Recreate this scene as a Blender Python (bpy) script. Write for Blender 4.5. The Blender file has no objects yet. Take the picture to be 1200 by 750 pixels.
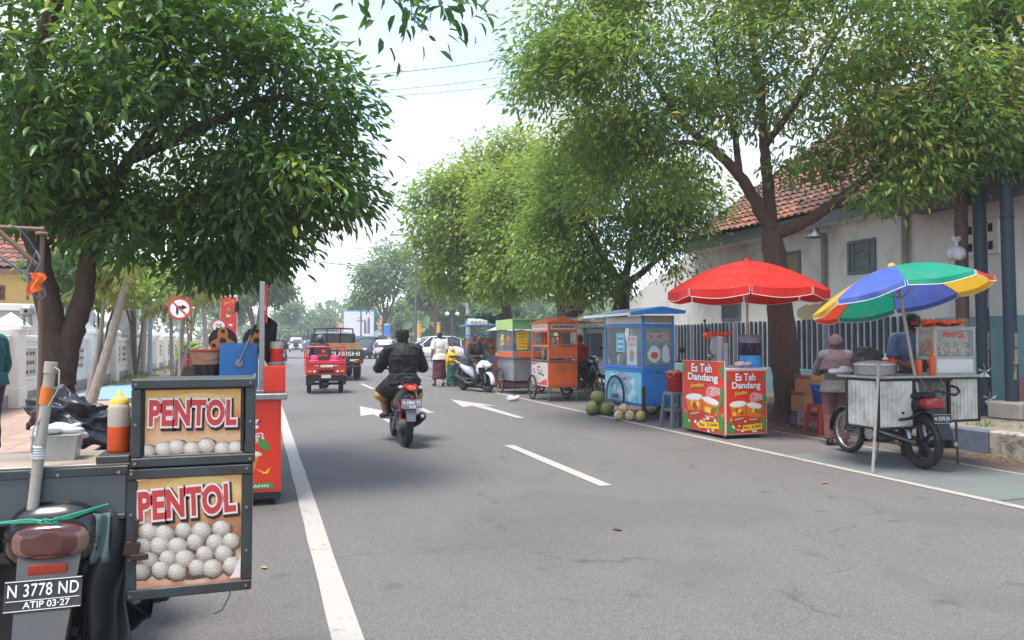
import bpy, bmesh, math, random
import numpy as np
from mathutils import Vector, Matrix, Euler, noise
V = Vector
rad = math.radians
PI = math.pi
random.seed(7)
RNG = np.random.default_rng(11)
scene = bpy.context.scene
COL = scene.collection

# ---------------------------------------------------------------- materials
def S(r, g, b):
    def f(c):
        c /= 255.0
        return c / 12.92 if c <= 0.04045 else ((c + 0.055) / 1.055) ** 2.4
    return (f(r), f(g), f(b), 1.0)

def shade(c, k):
    return (min(1, c[0] * k), min(1, c[1] * k), min(1, c[2] * k), 1.0)

class NT:
    """small helper round a material's node tree"""
    def __init__(s, m):
        m.use_nodes = True
        s.t = m.node_tree
        s.n = s.t.nodes
        s.n.clear()
        s.out = s.n.new('ShaderNodeOutputMaterial')
        s.bsdf = s.n.new('ShaderNodeBsdfPrincipled')
        s.link(s.bsdf.outputs[0], s.out.inputs[0])
    def link(s, a, b):
        s.t.links.new(a, b)
    def new(s, k, **kw):
        n = s.n.new('ShaderNode' + k)
        for a, v in kw.items():
            setattr(n, a, v)
        return n
    def noise(s, scale, detail=4, rough=0.55, coord=None, dist=0.0):
        n = s.new('TexNoise')
        n.inputs['Scale'].default_value = scale
        n.inputs['Detail'].default_value = detail
        n.inputs['Roughness'].default_value = rough
        n.inputs['Distortion'].default_value = dist
        if coord is not None:
            s.link(coord, n.inputs['Vector'])
        return n
    def obj(s):
        return s.new('TexCoord').outputs['Object']
    def geo(s):
        return s.new('NewGeometry').outputs['Position']
    def ramp(s, fac, stops):
        r = s.new('ValToRGB')
        e = r.color_ramp.elements
        while len(e) < len(stops):
            e.new(0.5)
        for el, (p, c) in zip(e, stops):
            el.position = p
            el.color = c if len(c) == 4 else (*c, 1)
        s.link(fac, r.inputs[0])
        return r.outputs[0]
    def mix(s, fac, a, b, mode='MIX'):
        m = s.new('MixRGB', blend_type=mode)
        for inp, v in ((0, fac), (1, a), (2, b)):
            if hasattr(v, 'is_output'):
                s.link(v, m.inputs[inp])
            elif inp == 0:
                m.inputs[0].default_value = v
            else:
                m.inputs[inp].default_value = v
        return m.outputs[0]
    def math(s, op, a, b=0.0):
        m = s.new('Math', operation=op)
        for i, v in ((0, a), (1, b)):
            if hasattr(v, 'is_output'):
                s.link(v, m.inputs[i])
            else:
                m.inputs[i].default_value = v
        return m.outputs[0]
    def bump(s, h, strength=0.3, dist=0.01):
        b = s.new('Bump')
        b.inputs['Strength'].default_value = strength
        b.inputs['Distance'].default_value = dist
        s.link(h, b.inputs['Height'])
        s.link(b.outputs[0], s.bsdf.inputs['Normal'])
    def mapping(s, coord, scale=(1, 1, 1), rot=(0, 0, 0), loc=(0, 0, 0)):
        m = s.new('Mapping')
        m.inputs['Scale'].default_value = scale
        m.inputs['Rotation'].default_value = rot
        m.inputs['Location'].default_value = loc
        s.link(coord, m.inputs['Vector'])
        return m.outputs[0]

MATS = {}
def mat(name, col, rough=0.5, metal=0.0, var=0.18, scale=6.0, bump=0.0, dirt=0.0, dirtcol=None,
        spec=0.5, emit=0.0, trans=0.0, alpha=1.0, coat=0.0, fine=0.08, grain=120.0, dlo=.48):
    """procedural surface: base colour broken up by coarse and fine noise, worn dirt patches, rough variation"""
    if name in MATS:
        return MATS[name]
    m = bpy.data.materials.new(name)
    t = NT(m)
    o = t.obj()
    n1 = t.noise(scale, 5, 0.6, o)
    base = t.mix(n1.outputs[0], shade(col, 1 - var), shade(col, 1 + var))
    if fine > 0:
        n2 = t.noise(grain, 2, 0.5, o)
        base = t.mix(fine * 2, base, t.ramp(n2.outputs[0], [(0.3, shade(col, 0.55)), (0.7, shade(col, 1.35))]))
    if dirt > 0:
        n3 = t.noise(scale * 0.55, 6, 0.7, o, 0.6)
        f = t.ramp(n3.outputs[0], [(dlo, (0, 0, 0, 1)), (dlo + .24, (dirt, dirt, dirt, 1))])
        base = t.mix(f, base, dirtcol or S(92, 78, 60))
    t.link(base, t.bsdf.inputs['Base Color'])
    r = t.ramp(n1.outputs[0], [(0.25, (max(0.02, rough - 0.1),) * 3), (0.75, (min(1, rough + 0.12),) * 3)])
    t.link(r, t.bsdf.inputs['Roughness'])
    t.bsdf.inputs['Metallic'].default_value = metal
    t.bsdf.inputs['Specular IOR Level'].default_value = spec
    if coat:
        t.bsdf.inputs['Coat Weight'].default_value = coat
        t.bsdf.inputs['Coat Roughness'].default_value = 0.08
    if trans:
        t.bsdf.inputs['Transmission Weight'].default_value = trans
    if alpha < 1:
        t.bsdf.inputs['Alpha'].default_value = alpha
    if emit:
        t.bsdf.inputs['Emission Color'].default_value = col
        t.bsdf.inputs['Emission Strength'].default_value = emit
    if bump:
        nb = t.noise(scale * 8, 4, 0.6, o)
        t.bump(nb.outputs[0], bump, 0.01)
    MATS[name] = m
    return m

# ---------------------------------------------------------------- text glyphs
_GL = {}
def glyphs(s, offset=0.0, shear=0.0, spacing=1.0):
    k = (s, offset, shear, spacing)
    if k not in _GL:
        cu = bpy.data.curves.new('lettering', 'FONT')
        cu.body = s
        cu.align_x = 'CENTER'
        cu.align_y = 'CENTER'
        cu.offset = offset
        cu.shear = shear
        cu.space_character = spacing
        cu.resolution_u = 4
        o = bpy.data.objects.new('lettering', cu)
        me = o.to_mesh()
        vs = [tuple(v.co) for v in me.vertices]
        fs = [tuple(p.vertices) for p in me.polygons]
        o.to_mesh_clear()
        bpy.data.objects.remove(o)
        bpy.data.curves.remove(cu)
        _GL[k] = (vs, fs)
    return _GL[k]

# ---------------------------------------------------------------- mesh builder
def frame_to(d):
    d = V(d).normalized()
    up = V((0, 0, 1)) if abs(d.z) < 0.95 else V((0, 1, 0))
    x = up.cross(d).normalized()
    y = d.cross(x)
    return x, y, d

class MB:
    def __init__(s, M=None):
        s.v, s.f, s.mi, s.sm, s.mats = [], [], [], [], []
        s.M = M or Matrix()
    def _m(s, m):
        if m not in s.mats:
            s.mats.append(m)
        return s.mats.index(m)
    def add(s, vs, fs, m, smooth=False, M=None):
        X = s.M @ M if M is not None else s.M
        b = len(s.v)
        s.v += [X @ V(p) for p in vs]
        i = s._m(m)
        for f in fs:
            s.f.append([b + k for k in f])
            s.mi.append(i)
            s.sm.append(smooth)
    def box(s, c, size, m, rot=None, bev=0.0):
        hx, hy, hz = size[0] / 2, size[1] / 2, size[2] / 2
        M = Matrix.Translation(c)
        if rot:
            M = M @ Euler(rot).to_matrix().to_4x4()
        b = min(bev, hx * 0.9, hy * 0.9, hz * 0.9)
        if b <= 0:
            vs = [(x, y, z) for x in (-hx, hx) for y in (-hy, hy) for z in (-hz, hz)]
            fs = [(0, 1, 3, 2), (4, 6, 7, 5), (0, 4, 5, 1), (2, 3, 7, 6), (0, 2, 6, 4), (1, 5, 7, 3)]
            s.add(vs, fs, m, False, M)
            return
        vs, idx = [], {}
        for sx in (-1, 1):
            for sy in (-1, 1):
                for sz in (-1, 1):
                    for a in range(3):
                        p = [sx * (hx - b), sy * (hy - b), sz * (hz - b)]
                        p[a] = (sx * hx, sy * hy, sz * hz)[a]
                        idx[(sx, sy, sz, a)] = len(vs)
                        vs.append(p)
        g = lambda x, y, z, a: idx[(x, y, z, a)]
        fs = []
        for q in (-1, 1):
            fs += [[g(q, -1, -1, 0), g(q, 1, -1, 0), g(q, 1, 1, 0), g(q, -1, 1, 0)][::q],
                   [g(-1, q, -1, 1), g(-1, q, 1, 1), g(1, q, 1, 1), g(1, q, -1, 1)][::q],
                   [g(-1, -1, q, 2), g(1, -1, q, 2), g(1, 1, q, 2), g(-1, 1, q, 2)][::q]]
        for a in (-1, 1):
            for c2 in (-1, 1):
                fs += [[g(a, c2, -1, 0), g(a, c2, 1, 0), g(a, c2, 1, 1), g(a, c2, -1, 1)],
                       [g(a, -1, c2, 0), g(a, 1, c2, 0), g(a, 1, c2, 2), g(a, -1, c2, 2)],
                       [g(-1, a, c2, 1), g(1, a, c2, 1), g(1, a, c2, 2), g(-1, a, c2, 2)]]
                for d in (-1, 1):
                    fs.append([g(a, c2, d, 0), g(a, c2, d, 1), g(a, c2, d, 2)])
        s.add(vs, fs, m, False, M)
    def span(s, a, b, m, bev=0.0):
        s.box([(a[i] + b[i]) / 2 for i in range(3)], [abs(b[i] - a[i]) for i in range(3)], m, None, bev)
    def cyl(s, p0, p1, r0, m, r1=None, n=14, caps=True, smooth=True):
        s.tube([p0, p1], [r0, r0 if r1 is None else r1], m, n, caps, smooth)
    def tube(s, pts, r, m, n=8, caps=True, smooth=True, flat=None):
        pts = [V(p) for p in pts]
        k = len(pts)
        rs = list(r) if hasattr(r, '__len__') else [r] * k
        vs, fs = [], []
        d = (pts[1] - pts[0]).normalized()
        x, y, _ = frame_to(d)
        for i, p in enumerate(pts):
            if 0 < i < k - 1:
                nd = ((pts[i + 1] - p).normalized() + (p - pts[i - 1]).normalized())
                nd = nd.normalized() if nd.length > 1e-6 else d
            elif i == k - 1:
                nd = (p - pts[i - 1]).normalized()
            else:
                nd = d
            q = d.rotation_difference(nd)
            x = q @ x
            y = q @ y
            d = nd
            fy = flat if flat else 1.0
            for j in range(n):
                a = 2 * PI * j / n
                vs.append(p + x * math.cos(a) * rs[i] + y * math.sin(a) * rs[i] * fy)
        for i in range(k - 1):
            for j in range(n):
                fs.append((i * n + j, i * n + (j + 1) % n, (i + 1) * n + (j + 1) % n, (i + 1) * n + j))
        s.add(vs, fs, m, smooth)
        if caps:
            s.add(vs[:n], [tuple(range(n))[::-1]], m)
            s.add(vs[-n:], [tuple(range(n))], m)
    def lathe(s, prof, m, n=24, M=None, smooth=True, a0=0.0, a1=2 * PI):
        full = abs(a1 - a0 - 2 * PI) < 1e-6
        c = n if full else n + 1
        vs = [(r * math.cos(a0 + (a1 - a0) * j / n), r * math.sin(a0 + (a1 - a0) * j / n), z) for r, z in prof for j in range(c)]
        fs = []
        for i in range(len(prof) - 1):
            for j in range(n):
                k = (j + 1) % c
                fs.append((i * c + j, i * c + k, (i + 1) * c + k, (i + 1) * c + j))
        s.add(vs, fs, m, smooth, M)
    def ell(s, c, r, m, n=14, rot=None, smooth=True):
        if not hasattr(r, '__len__'):
            r = (r, r, r)
        k = max(6, n // 2 + 2)
        vs, fs = [(0, 0, -r[2])], []
        for i in range(1, k):
            a = -PI / 2 + PI * i / k
            for j in range(n):
                b = 2 * PI * j / n
                vs.append((r[0] * math.cos(a) * math.cos(b), r[1] * math.cos(a) * math.sin(b), r[2] * math.sin(a)))
        vs.append((0, 0, r[2]))
        for j in range(n):
            fs.append((0, 1 + (j + 1) % n, 1 + j))
            fs.append((len(vs) - 1, 1 + (k - 2) * n + j, 1 + (k - 2) * n + (j + 1) % n))
        for i in range(k - 2):
            for j in range(n):
                fs.append((1 + i * n + j, 1 + i * n + (j + 1) % n, 1 + (i + 1) * n + (j + 1) % n, 1 + (i + 1) * n + j))
        M = Matrix.Translation(c)
        if rot:
            M = M @ Euler(rot).to_matrix().to_4x4()
        s.add(vs, fs, m, smooth, M)
    def torus(s, c, axis, R, r, m, n=32, k=8, flat=1.0):
        x, y, d = frame_to(axis)
        vs, fs = [], []
        for i in range(n):
            a = 2 * PI * i / n
            e = x * math.cos(a) + y * math.sin(a)
            for j in range(k):
                b = 2 * PI * j / k
                vs.append(V(c) + e * (R + r * math.cos(b)) + d * r * math.sin(b) * flat)
        for i in range(n):
            for j in range(k):
                fs.append((i * k + j, ((i + 1) % n) * k + j, ((i + 1) % n) * k + (j + 1) % k, i * k + (j + 1) % k))
        s.add(vs, fs, m, True)
    def prism(s, pts, m, M=None, depth=0.01, smooth=False):
        """2-D outline in the local xy plane, extruded along +z"""
        n = len(pts)
        vs = [(p[0], p[1], 0) for p in pts] + [(p[0], p[1], depth) for p in pts]
        fs = [tuple(range(n))[::-1], tuple(range(n, 2 * n))]
        s.add(vs, fs, m, False, M)
        s.add(vs, [(i, (i + 1) % n, n + (i + 1) % n, n + i) for i in range(n)], m, smooth, M)
    def flat(s, pts, m, M=None):
        s.add([(p[0], p[1], p[2] if len(p) > 2 else 0) for p in pts], [tuple(range(len(pts)))], m, False, M)
    def grid(s, fn, nu, nv, m, smooth=True, M=None):
        vs = [fn(i / nu, j / nv) for i in range(nu + 1) for j in range(nv + 1)]
        fs = [(i * (nv + 1) + j, (i + 1) * (nv + 1) + j, (i + 1) * (nv + 1) + j + 1, i * (nv + 1) + j + 1)
              for i in range(nu) for j in range(nv)]
        s.add(vs, fs, m, smooth, M)
    def loft(s, rings, m, smooth=True, caps=True, closed=True):
        n = len(rings[0])
        vs = [p for r in rings for p in r]
        fs = []
        e = n if closed else n - 1
        for i in range(len(rings) - 1):
            for j in range(e):
                fs.append((i * n + j, i * n + (j + 1) % n, (i + 1) * n + (j + 1) % n, (i + 1) * n + j))
        s.add(vs, fs, m, smooth)
        if caps:
            s.add(rings[0], [tuple(range(n))[::-1]], m)
            s.add(rings[-1], [tuple(range(n))], m)
    def text(s, t, size, m, M, offset=0.0, shear=0.0, spacing=1.0, sx=1.0):
        """lettering laid as raised print in the plane of M (x along the line, y up)"""
        vs, fs = glyphs(t, offset, shear, spacing)
        s.add([(v[0] * size * sx, v[1] * size, 0) for v in vs], fs, m, False, M)
    def build(s, name, parent=None, loc=None, rot=None, solid=0.0, bevel=0.0, subsurf=0):
        me = bpy.data.meshes.new(name)
        me.from_pydata([tuple(p) for p in s.v], [], s.f)
        for m in s.mats:
            me.materials.append(m)
        me.polygons.foreach_set('material_index', s.mi)
        me.polygons.foreach_set('use_smooth', s.sm)
        me.update()
        o = bpy.data.objects.new(name, me)
        COL.objects.link(o)
        if parent is not None:
            o.parent = parent
        if loc is not None:
            o.location = loc
        if rot is not None:
            o.rotation_euler = (0, 0, rot) if not hasattr(rot, '__len__') else rot
        if bevel:
            md = o.modifiers.new('edge', 'BEVEL')
            md.width = bevel
            md.segments = 2
            md.limit_method = 'ANGLE'
        if solid:
            md = o.modifiers.new('thick', 'SOLIDIFY')
            md.thickness = solid
            md.offset = 0
        if subsurf:
            md = o.modifiers.new('smooth', 'SUBSURF')
            md.levels = md.render_levels = subsurf
        return o

def tag(o, label=None, cat=None, group=None, kind=None):
    if label: o['label'] = label
    if cat: o['category'] = cat
    if group: o['group'] = group
    if kind: o['kind'] = kind
    return o

def thing(name, label, cat, loc=(0, 0, 0), rot=0, group=None):
    o = bpy.data.objects.new(name, None)
    COL.objects.link(o)
    o.location = loc
    o.rotation_euler = (0, 0, rot)
    return tag(o, label, cat, group)

def dup(root, loc, rot, label, group=None):
    """a copy of a thing with copies of its parts and sub-parts"""
    r = root.copy()
    COL.objects.link(r)
    r.location = loc
    r.rotation_euler = (0, 0, rot)
    r['label'] = label
    if group: r['group'] = group
    for ch in list(root.children):
        c = ch.copy()
        COL.objects.link(c)
        c.parent = r
        for g in ch.children:
            d = g.copy()
            COL.objects.link(d)
            d.parent = c
    return r

def face_M(origin, right, up):
    """matrix whose xy plane is the face spanned by right/up, z out of the face"""
    r, u = V(right).normalized(), V(up).normalized()
    z = r.cross(u)
    M = Matrix((r, u, z)).transposed().to_4x4()
    M.translation = V(origin)
    return M

def bez(p0, p1, p2, n=10):
    p0, p1, p2 = V(p0), V(p1), V(p2)
    return [p0 * (1 - t) ** 2 + p1 * 2 * t * (1 - t) + p2 * t * t for t in [i / n for i in range(n + 1)]]

def cable(a, b, sag, n=12):
    a, b = V(a), V(b)
    return [a.lerp(b, i / n) - V((0, 0, sag * 4 * (i / n) * (1 - i / n))) for i in range(n + 1)]

def remesh(mb, name, parent, voxel, m, smooth=6, disp=0.0, dscale=8.0, loc=None):
    """fuse overlapping volumes into one continuous skin"""
    o = mb.build(name)
    md = o.modifiers.new('fuse', 'REMESH')
    md.mode = 'VOXEL'
    md.voxel_size = voxel
    md2 = o.modifiers.new('soft', 'SMOOTH')
    md2.iterations = smooth
    md2.factor = 0.5
    bpy.context.view_layer.update()
    dg = bpy.context.evaluated_depsgraph_get()
    me = bpy.data.meshes.new_from_object(o.evaluated_get(dg))
    old = o.data
    bpy.data.objects.remove(o)
    bpy.data.meshes.remove(old)
    me.name = name
    me.materials.clear()
    me.materials.append(m)
    me.polygons.foreach_set('use_smooth', [True] * len(me.polygons))
    if disp:
        n = len(me.vertices)
        co = np.empty(n * 3, np.float32); me.vertices.foreach_get('co', co)
        nv = np.empty(n * 3, np.float32); me.vertices.foreach_get('normal', nv)
        co, nv = co.reshape(-1, 3), nv.reshape(-1, 3)
        k = np.array([.9 * noise.noise(V(p) * dscale * .6) + 1.1 * (.38 - abs(noise.noise(V((p[0], p[1], p[2] * 1.5)) * dscale + V((3, 1, 7))))) + .4 * (.35 - abs(noise.noise(V(p) * dscale * 2.4))) for p in co], np.float32)
        me.vertices.foreach_set('co', (co + nv * (disp * k)[:, None]).ravel())
    me.polygons.foreach_set('material_index', [0] * len(me.polygons))
    me.update()
    o = bpy.data.objects.new(name, me)
    COL.objects.link(o)
    if parent is not None:
        o.parent = parent
    if loc is not None:
        o.location = loc
    return o
SUN_E = 1.7
SKY_E = 0.15
CLOUD = 2.2
CLO, CHI = .0, .88
EXPO = 1.8
HAZE = .0013
# ---------------------------------------------------------------- camera, light, sky
cam = bpy.data.cameras.new('camera')
cam_o = bpy.data.objects.new('camera', cam)
COL.objects.link(cam_o)
cam.sensor_width = 36
cam.lens = 36 * 880 / 1200
cam.clip_end = 3000
cam.clip_start = 0.05
cam_o.location = (0, 0, 1.4)
cam_o.rotation_euler = (rad(90) + math.atan(25 / 880), 0, -math.atan(296 / 880))
scene.camera = cam_o
SUN_DIR = V((-0.24, -0.14, 0.96)).normalized()
sun = bpy.data.lights.new('sun', 'SUN')
sun.energy = SUN_E
sun.angle = rad(18)
sun.color = (1.0, 0.955, 0.89)
so = bpy.data.objects.new('sun', sun)
COL.objects.link(so)
so.rotation_euler = SUN_DIR.to_track_quat('Z', 'Y').to_euler()
w = bpy.data.worlds.new('World')
scene.world = w
w.use_nodes = True
nt = w.node_tree
nt.nodes.clear()
out = nt.nodes.new('ShaderNodeOutputWorld')
bg = nt.nodes.new('ShaderNodeBackground')
sky = nt.nodes.new('ShaderNodeTexSky')
sky.sky_type = 'NISHITA'
sky.sun_disc = False
sky.sun_elevation = math.asin(SUN_DIR.z)
sky.sun_rotation = math.atan2(SUN_DIR.x, SUN_DIR.y)
sky.air_density = 1.0
sky.dust_density = 1.0
sky.ozone_density = 1.4
bg.inputs[1].default_value = SKY_E
tc = nt.nodes.new('ShaderNodeTexCoord')
mp = nt.nodes.new('ShaderNodeMapping')
mp.inputs['Scale'].default_value = (1.6, 1.6, 4.2)
mp.inputs['Location'].default_value = (0.1, 0.55, 0.3)
nt.links.new(tc.outputs['Generated'], mp.inputs['Vector'])
cn = nt.nodes.new('ShaderNodeTexNoise')
cn.inputs['Scale'].default_value = 1.5
cn.inputs['Detail'].default_value = 7
cn.inputs['Roughness'].default_value = 0.55
cn.inputs['Distortion'].default_value = 0.4
nt.links.new(mp.outputs[0], cn.inputs['Vector'])
cr = nt.nodes.new('ShaderNodeValToRGB')
cr.color_ramp.elements[0].position = 0.36
cr.color_ramp.elements[0].color = (CLO, CLO, CLO, 1)
cr.color_ramp.elements[1].position = 0.62
cr.color_ramp.elements[1].color = (CHI, CHI, CHI, 1)
nt.links.new(cn.outputs[0], cr.inputs[0])
cm = nt.nodes.new('ShaderNodeMixRGB')
nt.links.new(cr.outputs[0], cm.inputs[0])
nt.links.new(sky.outputs[0], cm.inputs[1])
cm.inputs[2].default_value = (CLOUD, CLOUD * 0.985, CLOUD * 0.955, 1)
nt.links.new(cm.outputs[0], bg.inputs[0])
nt.links.new(bg.outputs[0], out.inputs[0])
vs = scene.view_settings
scene.display_settings.display_device = 'sRGB'
vs.view_transform = 'Standard'
vs.look = 'None'
vs.exposure = EXPO
vs.gamma = 1
vs.use_curve_mapping = False
scene.cycles.max_bounces = 7
scene.cycles.transparent_max_bounces = 12
scene.cycles.volume_bounces = 1
scene.cycles.caustics_reflective = False
scene.cycles.caustics_refractive = False

# ---------------------------------------------------------------- ground, road, pavements
def asphalt(name, col, dirt_x=None):
    m = bpy.data.materials.new(name)
    t = NT(m)
    g = t.geo()
    big = t.noise(0.22, 4, 0.6, g, 0.3)
    mid = t.noise(1.7, 5, 0.65, g)
    fine = t.noise(95, 3, 0.7, g)
    grit = t.new('TexVoronoi')
    grit.inputs['Scale'].default_value = 130
    t.link(g, grit.inputs['Vector'])
    c = t.mix(big.outputs[0], shade(col, 0.78), shade(col, 1.22))
    c = t.mix(t.ramp(mid.outputs[0], [(0.36, (0, 0, 0, 1)), (0.7, (0.6, 0.6, 0.6, 1))]), c, shade(col, 0.8))
    # long streaks along the direction of travel
    st = t.noise(1.0, 4, 0.6, t.mapping(g, (2.6, 0.06, 1)))
    c = t.mix(t.ramp(st.outputs[0], [(0.42, (0, 0, 0, 1)), (0.7, (0.4, 0.4, 0.4, 1))]), c, shade(col, 1.28))
    c = t.mix(0.55, c, t.ramp(fine.outputs[0], [(0.30, shade(col, 0.35)), (0.5, shade(col, 1.0)), (0.72, shade(col, 1.9))]))
    c = t.mix(t.ramp(grit.outputs['Distance'], [(0.06, (0.55, 0.55, 0.55, 1)), (0.2, (0, 0, 0, 1))]), c, t.mix(grit.outputs['Color'], shade(col, 0.5), shade(col, 2.3)))
    # oil drips and dark marks
    sp = t.noise(3.3, 2, 0.4, g)
    c = t.mix(t.ramp(sp.outputs[0], [(0.66, (0, 0, 0, 1)), (0.78, (0.55, 0.55, 0.55, 1))]), c, shade(col, 0.45))
    pa = t.noise(.55, 3, .5, g, .8)
    c = t.mix(t.ramp(pa.outputs[0], [(.56, (0, 0, 0, 1)), (.60, (.28, .28, .28, 1))]), c, shade(col, .72))
    # hairline cracks
    wv = t.noise(1.2, 4, 0.6, g)
    vo = t.new('TexVoronoi', feature='DISTANCE_TO_EDGE')
    vo.inputs['Scale'].default_value = 0.33
    add = t.new('VectorMath', operation='ADD')
    t.link(g, add.inputs[0])
    t.link(wv.outputs['Color'], add.inputs[1])
    t.link(add.outputs[0], vo.inputs['Vector'])
    ck = t.math('MULTIPLY', t.ramp(vo.outputs['Distance'], [(0.002, (1, 1, 1, 1)), (0.007, (0, 0, 0, 1))]),
                t.ramp(mid.outputs[0], [(0.47, (0, 0, 0, 1)), (0.60, (0.55, 0.55, 0.55, 1))]))
    c = t.mix(ck, c, shade(col, 0.4))
    if dirt_x:
        sep = t.new('SeparateXYZ')
        t.link(g, sep.inputs[0])
        f = t.math('ADD', sep.outputs[0], t.math('MULTIPLY', t.math('SUBTRACT', mid.outputs[0], 0.5), 2.4))
        mr = t.new('MapRange')
        mr.inputs[1].default_value, mr.inputs[2].default_value = dirt_x
        t.link(f, mr.inputs[0])
        soil = t.ramp(t.noise(38, 4, 0.8, g).outputs[0], [(0.3, S(46, 37, 30)), (0.5, S(82, 68, 56)), (0.72, S(136, 116, 94))])
        c = t.mix(t.math('MULTIPLY', mr.outputs[0], 0.95), c, soil)
    t.link(c, t.bsdf.inputs['Base Color'])
    t.bsdf.inputs['Roughness'].default_value = 0.82
    t.bsdf.inputs['Specular IOR Level'].default_value = 0.35
    t.bump(t.math('ADD', fine.outputs[0], t.math('MULTIPLY', grit.outputs['Distance'], 0.8)), 0.5, 0.006)
    return m

def sheet(name, x0, x1, y0, y1, z, m, kind='structure'):
    b = MB()
    b.add([(x0, y0, z), (x1, y0, z), (x1, y1, z), (x0, y1, z)], [(0, 1, 2, 3)], m)
    return tag(b.build(name), kind=kind)

M_asph = asphalt('asphalt', S(101, 98, 95), (7.2, 8.35))
M_far = asphalt('far asphalt', S(112, 110, 108))
b = MB()
b.add([(-900, -300, 0), (900, -300, 0), (900, 1500, 0), (-900, 1500, 0)], [(0, 1, 2, 3)], M_far)
tag(b.build('ground'), kind='structure')
sheet('road', -1.0, 8.56, -14, 47, 0.004, M_asph)

def paint(name, col, wear, under=S(98, 97, 98)):
    m = bpy.data.materials.new(name)
    t = NT(m)
    g = t.geo()
    a = t.noise(22, 5, 0.75, g)
    b_ = t.noise(2.2, 5, 0.7, g)
    gr = t.noise(140, 2, 0.6, g)
    f = t.math('ADD', t.math('MULTIPLY', a.outputs[0], 0.5), t.math('MULTIPLY', b_.outputs[0], 0.5))
    f = t.math('ADD', f, t.math('MULTIPLY', t.math('SUBTRACT', gr.outputs[0], 0.5), 0.16))
    w_ = t.ramp(f, [(wear, (0, 0, 0, 1)), (wear + 0.09, (1, 1, 1, 1))])
    c = t.mix(b_.outputs[0], shade(col, 0.8), shade(col, 1.12))
    c = t.mix(0.25, c, t.ramp(gr.outputs[0], [(0.3, shade(col, 0.55)), (0.7, shade(col, 1.2))]))
    c = t.mix(w_, c, shade(under, 1.05))
    t.link(c, t.bsdf.inputs['Base Color'])
    t.bsdf.inputs['Roughness'].default_value = 0.75
    t.bump(gr.outputs[0], 0.3, 0.004)
    return m
M_line = paint('road paint', S(170, 165, 156), 0.55)
M_lineR = paint('worn road paint', S(164, 158, 148), 0.53)
M_pad = paint('faded turquoise paint', S(104, 117, 110), 0.455)

def stripe(x0, x1, y0, y1, m=None, z=0.009):
    b = MB()
    n = max(2, int(abs(y1 - y0) / 0.5))
    vs, fs = [], []
    for i in range(n + 1):
        y = y0 + (y1 - y0) * i / n
        vs += [(x0 + random.uniform(-.005, .005), y, z), (x1 + random.uniform(-.005, .005), y, z)]
    fs = [(2 * i, 2 * i + 1, 2 * i + 3, 2 * i + 2) for i in range(n)]
    b.add(vs, fs, m or M_line)
    return tag(b.build('road_marking'), kind='structure')
stripe(0.335, 0.475, -3, 46)
stripe(6.02, 6.13, -3, 46, M_lineR)
for y0, y1 in ((-1.0, 1.6), (6.62, 9.6), (14.4, 17.2), (22.2, 25), (30, 33), (38, 41)):
    stripe(3.12, 3.25, y0, y1)
def arrow(x, y0, y1, side):
    b = MB()
    p = [(0.07, 0), (0.10, 2.9), (0.38, 2.62), (-0.16, 4.85), (-0.42, 2.62), (-0.14, 2.9), (-0.07, 0)]
    k = (y1 - y0) / 4.85
    b.flat([(x + q[0], y0 + q[1] * k, 0.009) for q in p], M_line)
    return tag(b.build('road_marking'), kind='structure')
arrow(2.22, 11.6, 16.4, 0)
arrow(4.52, 12.9, 17.6, 0)
# painted bay under the food motorcycle
b = MB()
b.flat([(6.14, 4.9, 0.009), (7.55, 4.9, 0.009), (7.55, 7.7, 0.009), (6.14, 7.7, 0.009)], M_pad)
tag(b.build('road_marking'), kind='structure')
stripe(7.56, 7.63, 3.4, 9.9, M_lineR)

# right pavement and its painted kerb
M_pave = asphalt('pavement concrete', S(128, 120, 110))
b = MB()
b.span((8.74, -10, -0.2), (16, 24, 0.27), M_pave)
tag(b.build('pavement'), kind='structure')
M_kb = mat('kerb blue', S(88, 112, 138), .85, var=.3, scale=16, bump=.4, dirt=.95, dirtcol=S(98, 88, 78), fine=.3, dlo=.40)
M_kw = mat('kerb white', S(172, 166, 156), .85, var=.2, scale=16, bump=.4, dirt=.95, dirtcol=S(84, 74, 64), fine=.3, dlo=.42)
b = MB()
y = -8.0
i = 0
while y < 23.5:
    L = 0.88
    b.box((8.65 + random.uniform(-.008, .008), y + L / 2, 0.13 + random.uniform(-.008, .008)), (0.19, L - 0.012, 0.33), M_kb if i % 2 else M_kw, (0, random.uniform(-.02, .02), random.uniform(-.006, .006)), 0.02)
    y += L
    i += 1
tag(b.build('kerb'), kind='structure')
# left pavement: pinkish tiles, grey kerb
m = bpy.data.materials.new('pink paving')
t = NT(m)
g = t.geo()
br = t.new('TexBrick')
br.offset = 0.0
br.inputs['Color1'].default_value = S(176, 150, 132)
br.inputs['Color2'].default_value = S(160, 134, 118)
br.inputs['Mortar'].default_value = S(110, 96, 86)
br.inputs['Scale'].default_value = 1.0
br.inputs['Mortar Size'].default_value = 0.008
br.inputs['Brick Width'].default_value = 0.4
br.inputs['Row Height'].default_value = 0.4
t.link(g, br.inputs['Vector'])
n1 = t.noise(2.2, 5, 0.7, g)
t.link(t.mix(t.ramp(n1.outputs[0], [(0.4, (0, 0, 0, 1)), (0.7, (.6, .6, .6, 1))]), br.outputs[0], S(128, 110, 98)), t.bsdf.inputs['Base Color'])
t.bsdf.inputs['Roughness'].default_value = 0.8
b = MB()
b.span((-4.75, -10, -0.2), (-1.17, 64, 0.12), m)
tag(b.build('pavement'), kind='structure')
M_conc = mat('old concrete', S(150, 145, 136), .85, var=.2, scale=3, bump=.3, dirt=.6, dirtcol=S(96, 88, 78))
b = MB()
y = -9
while y < 63:
    b.box((-1.08, y + .5, 0.0), (0.18, .985, 0.27 + random.uniform(0, .006)), M_conc, None, 0.015)
    y += 1
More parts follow.
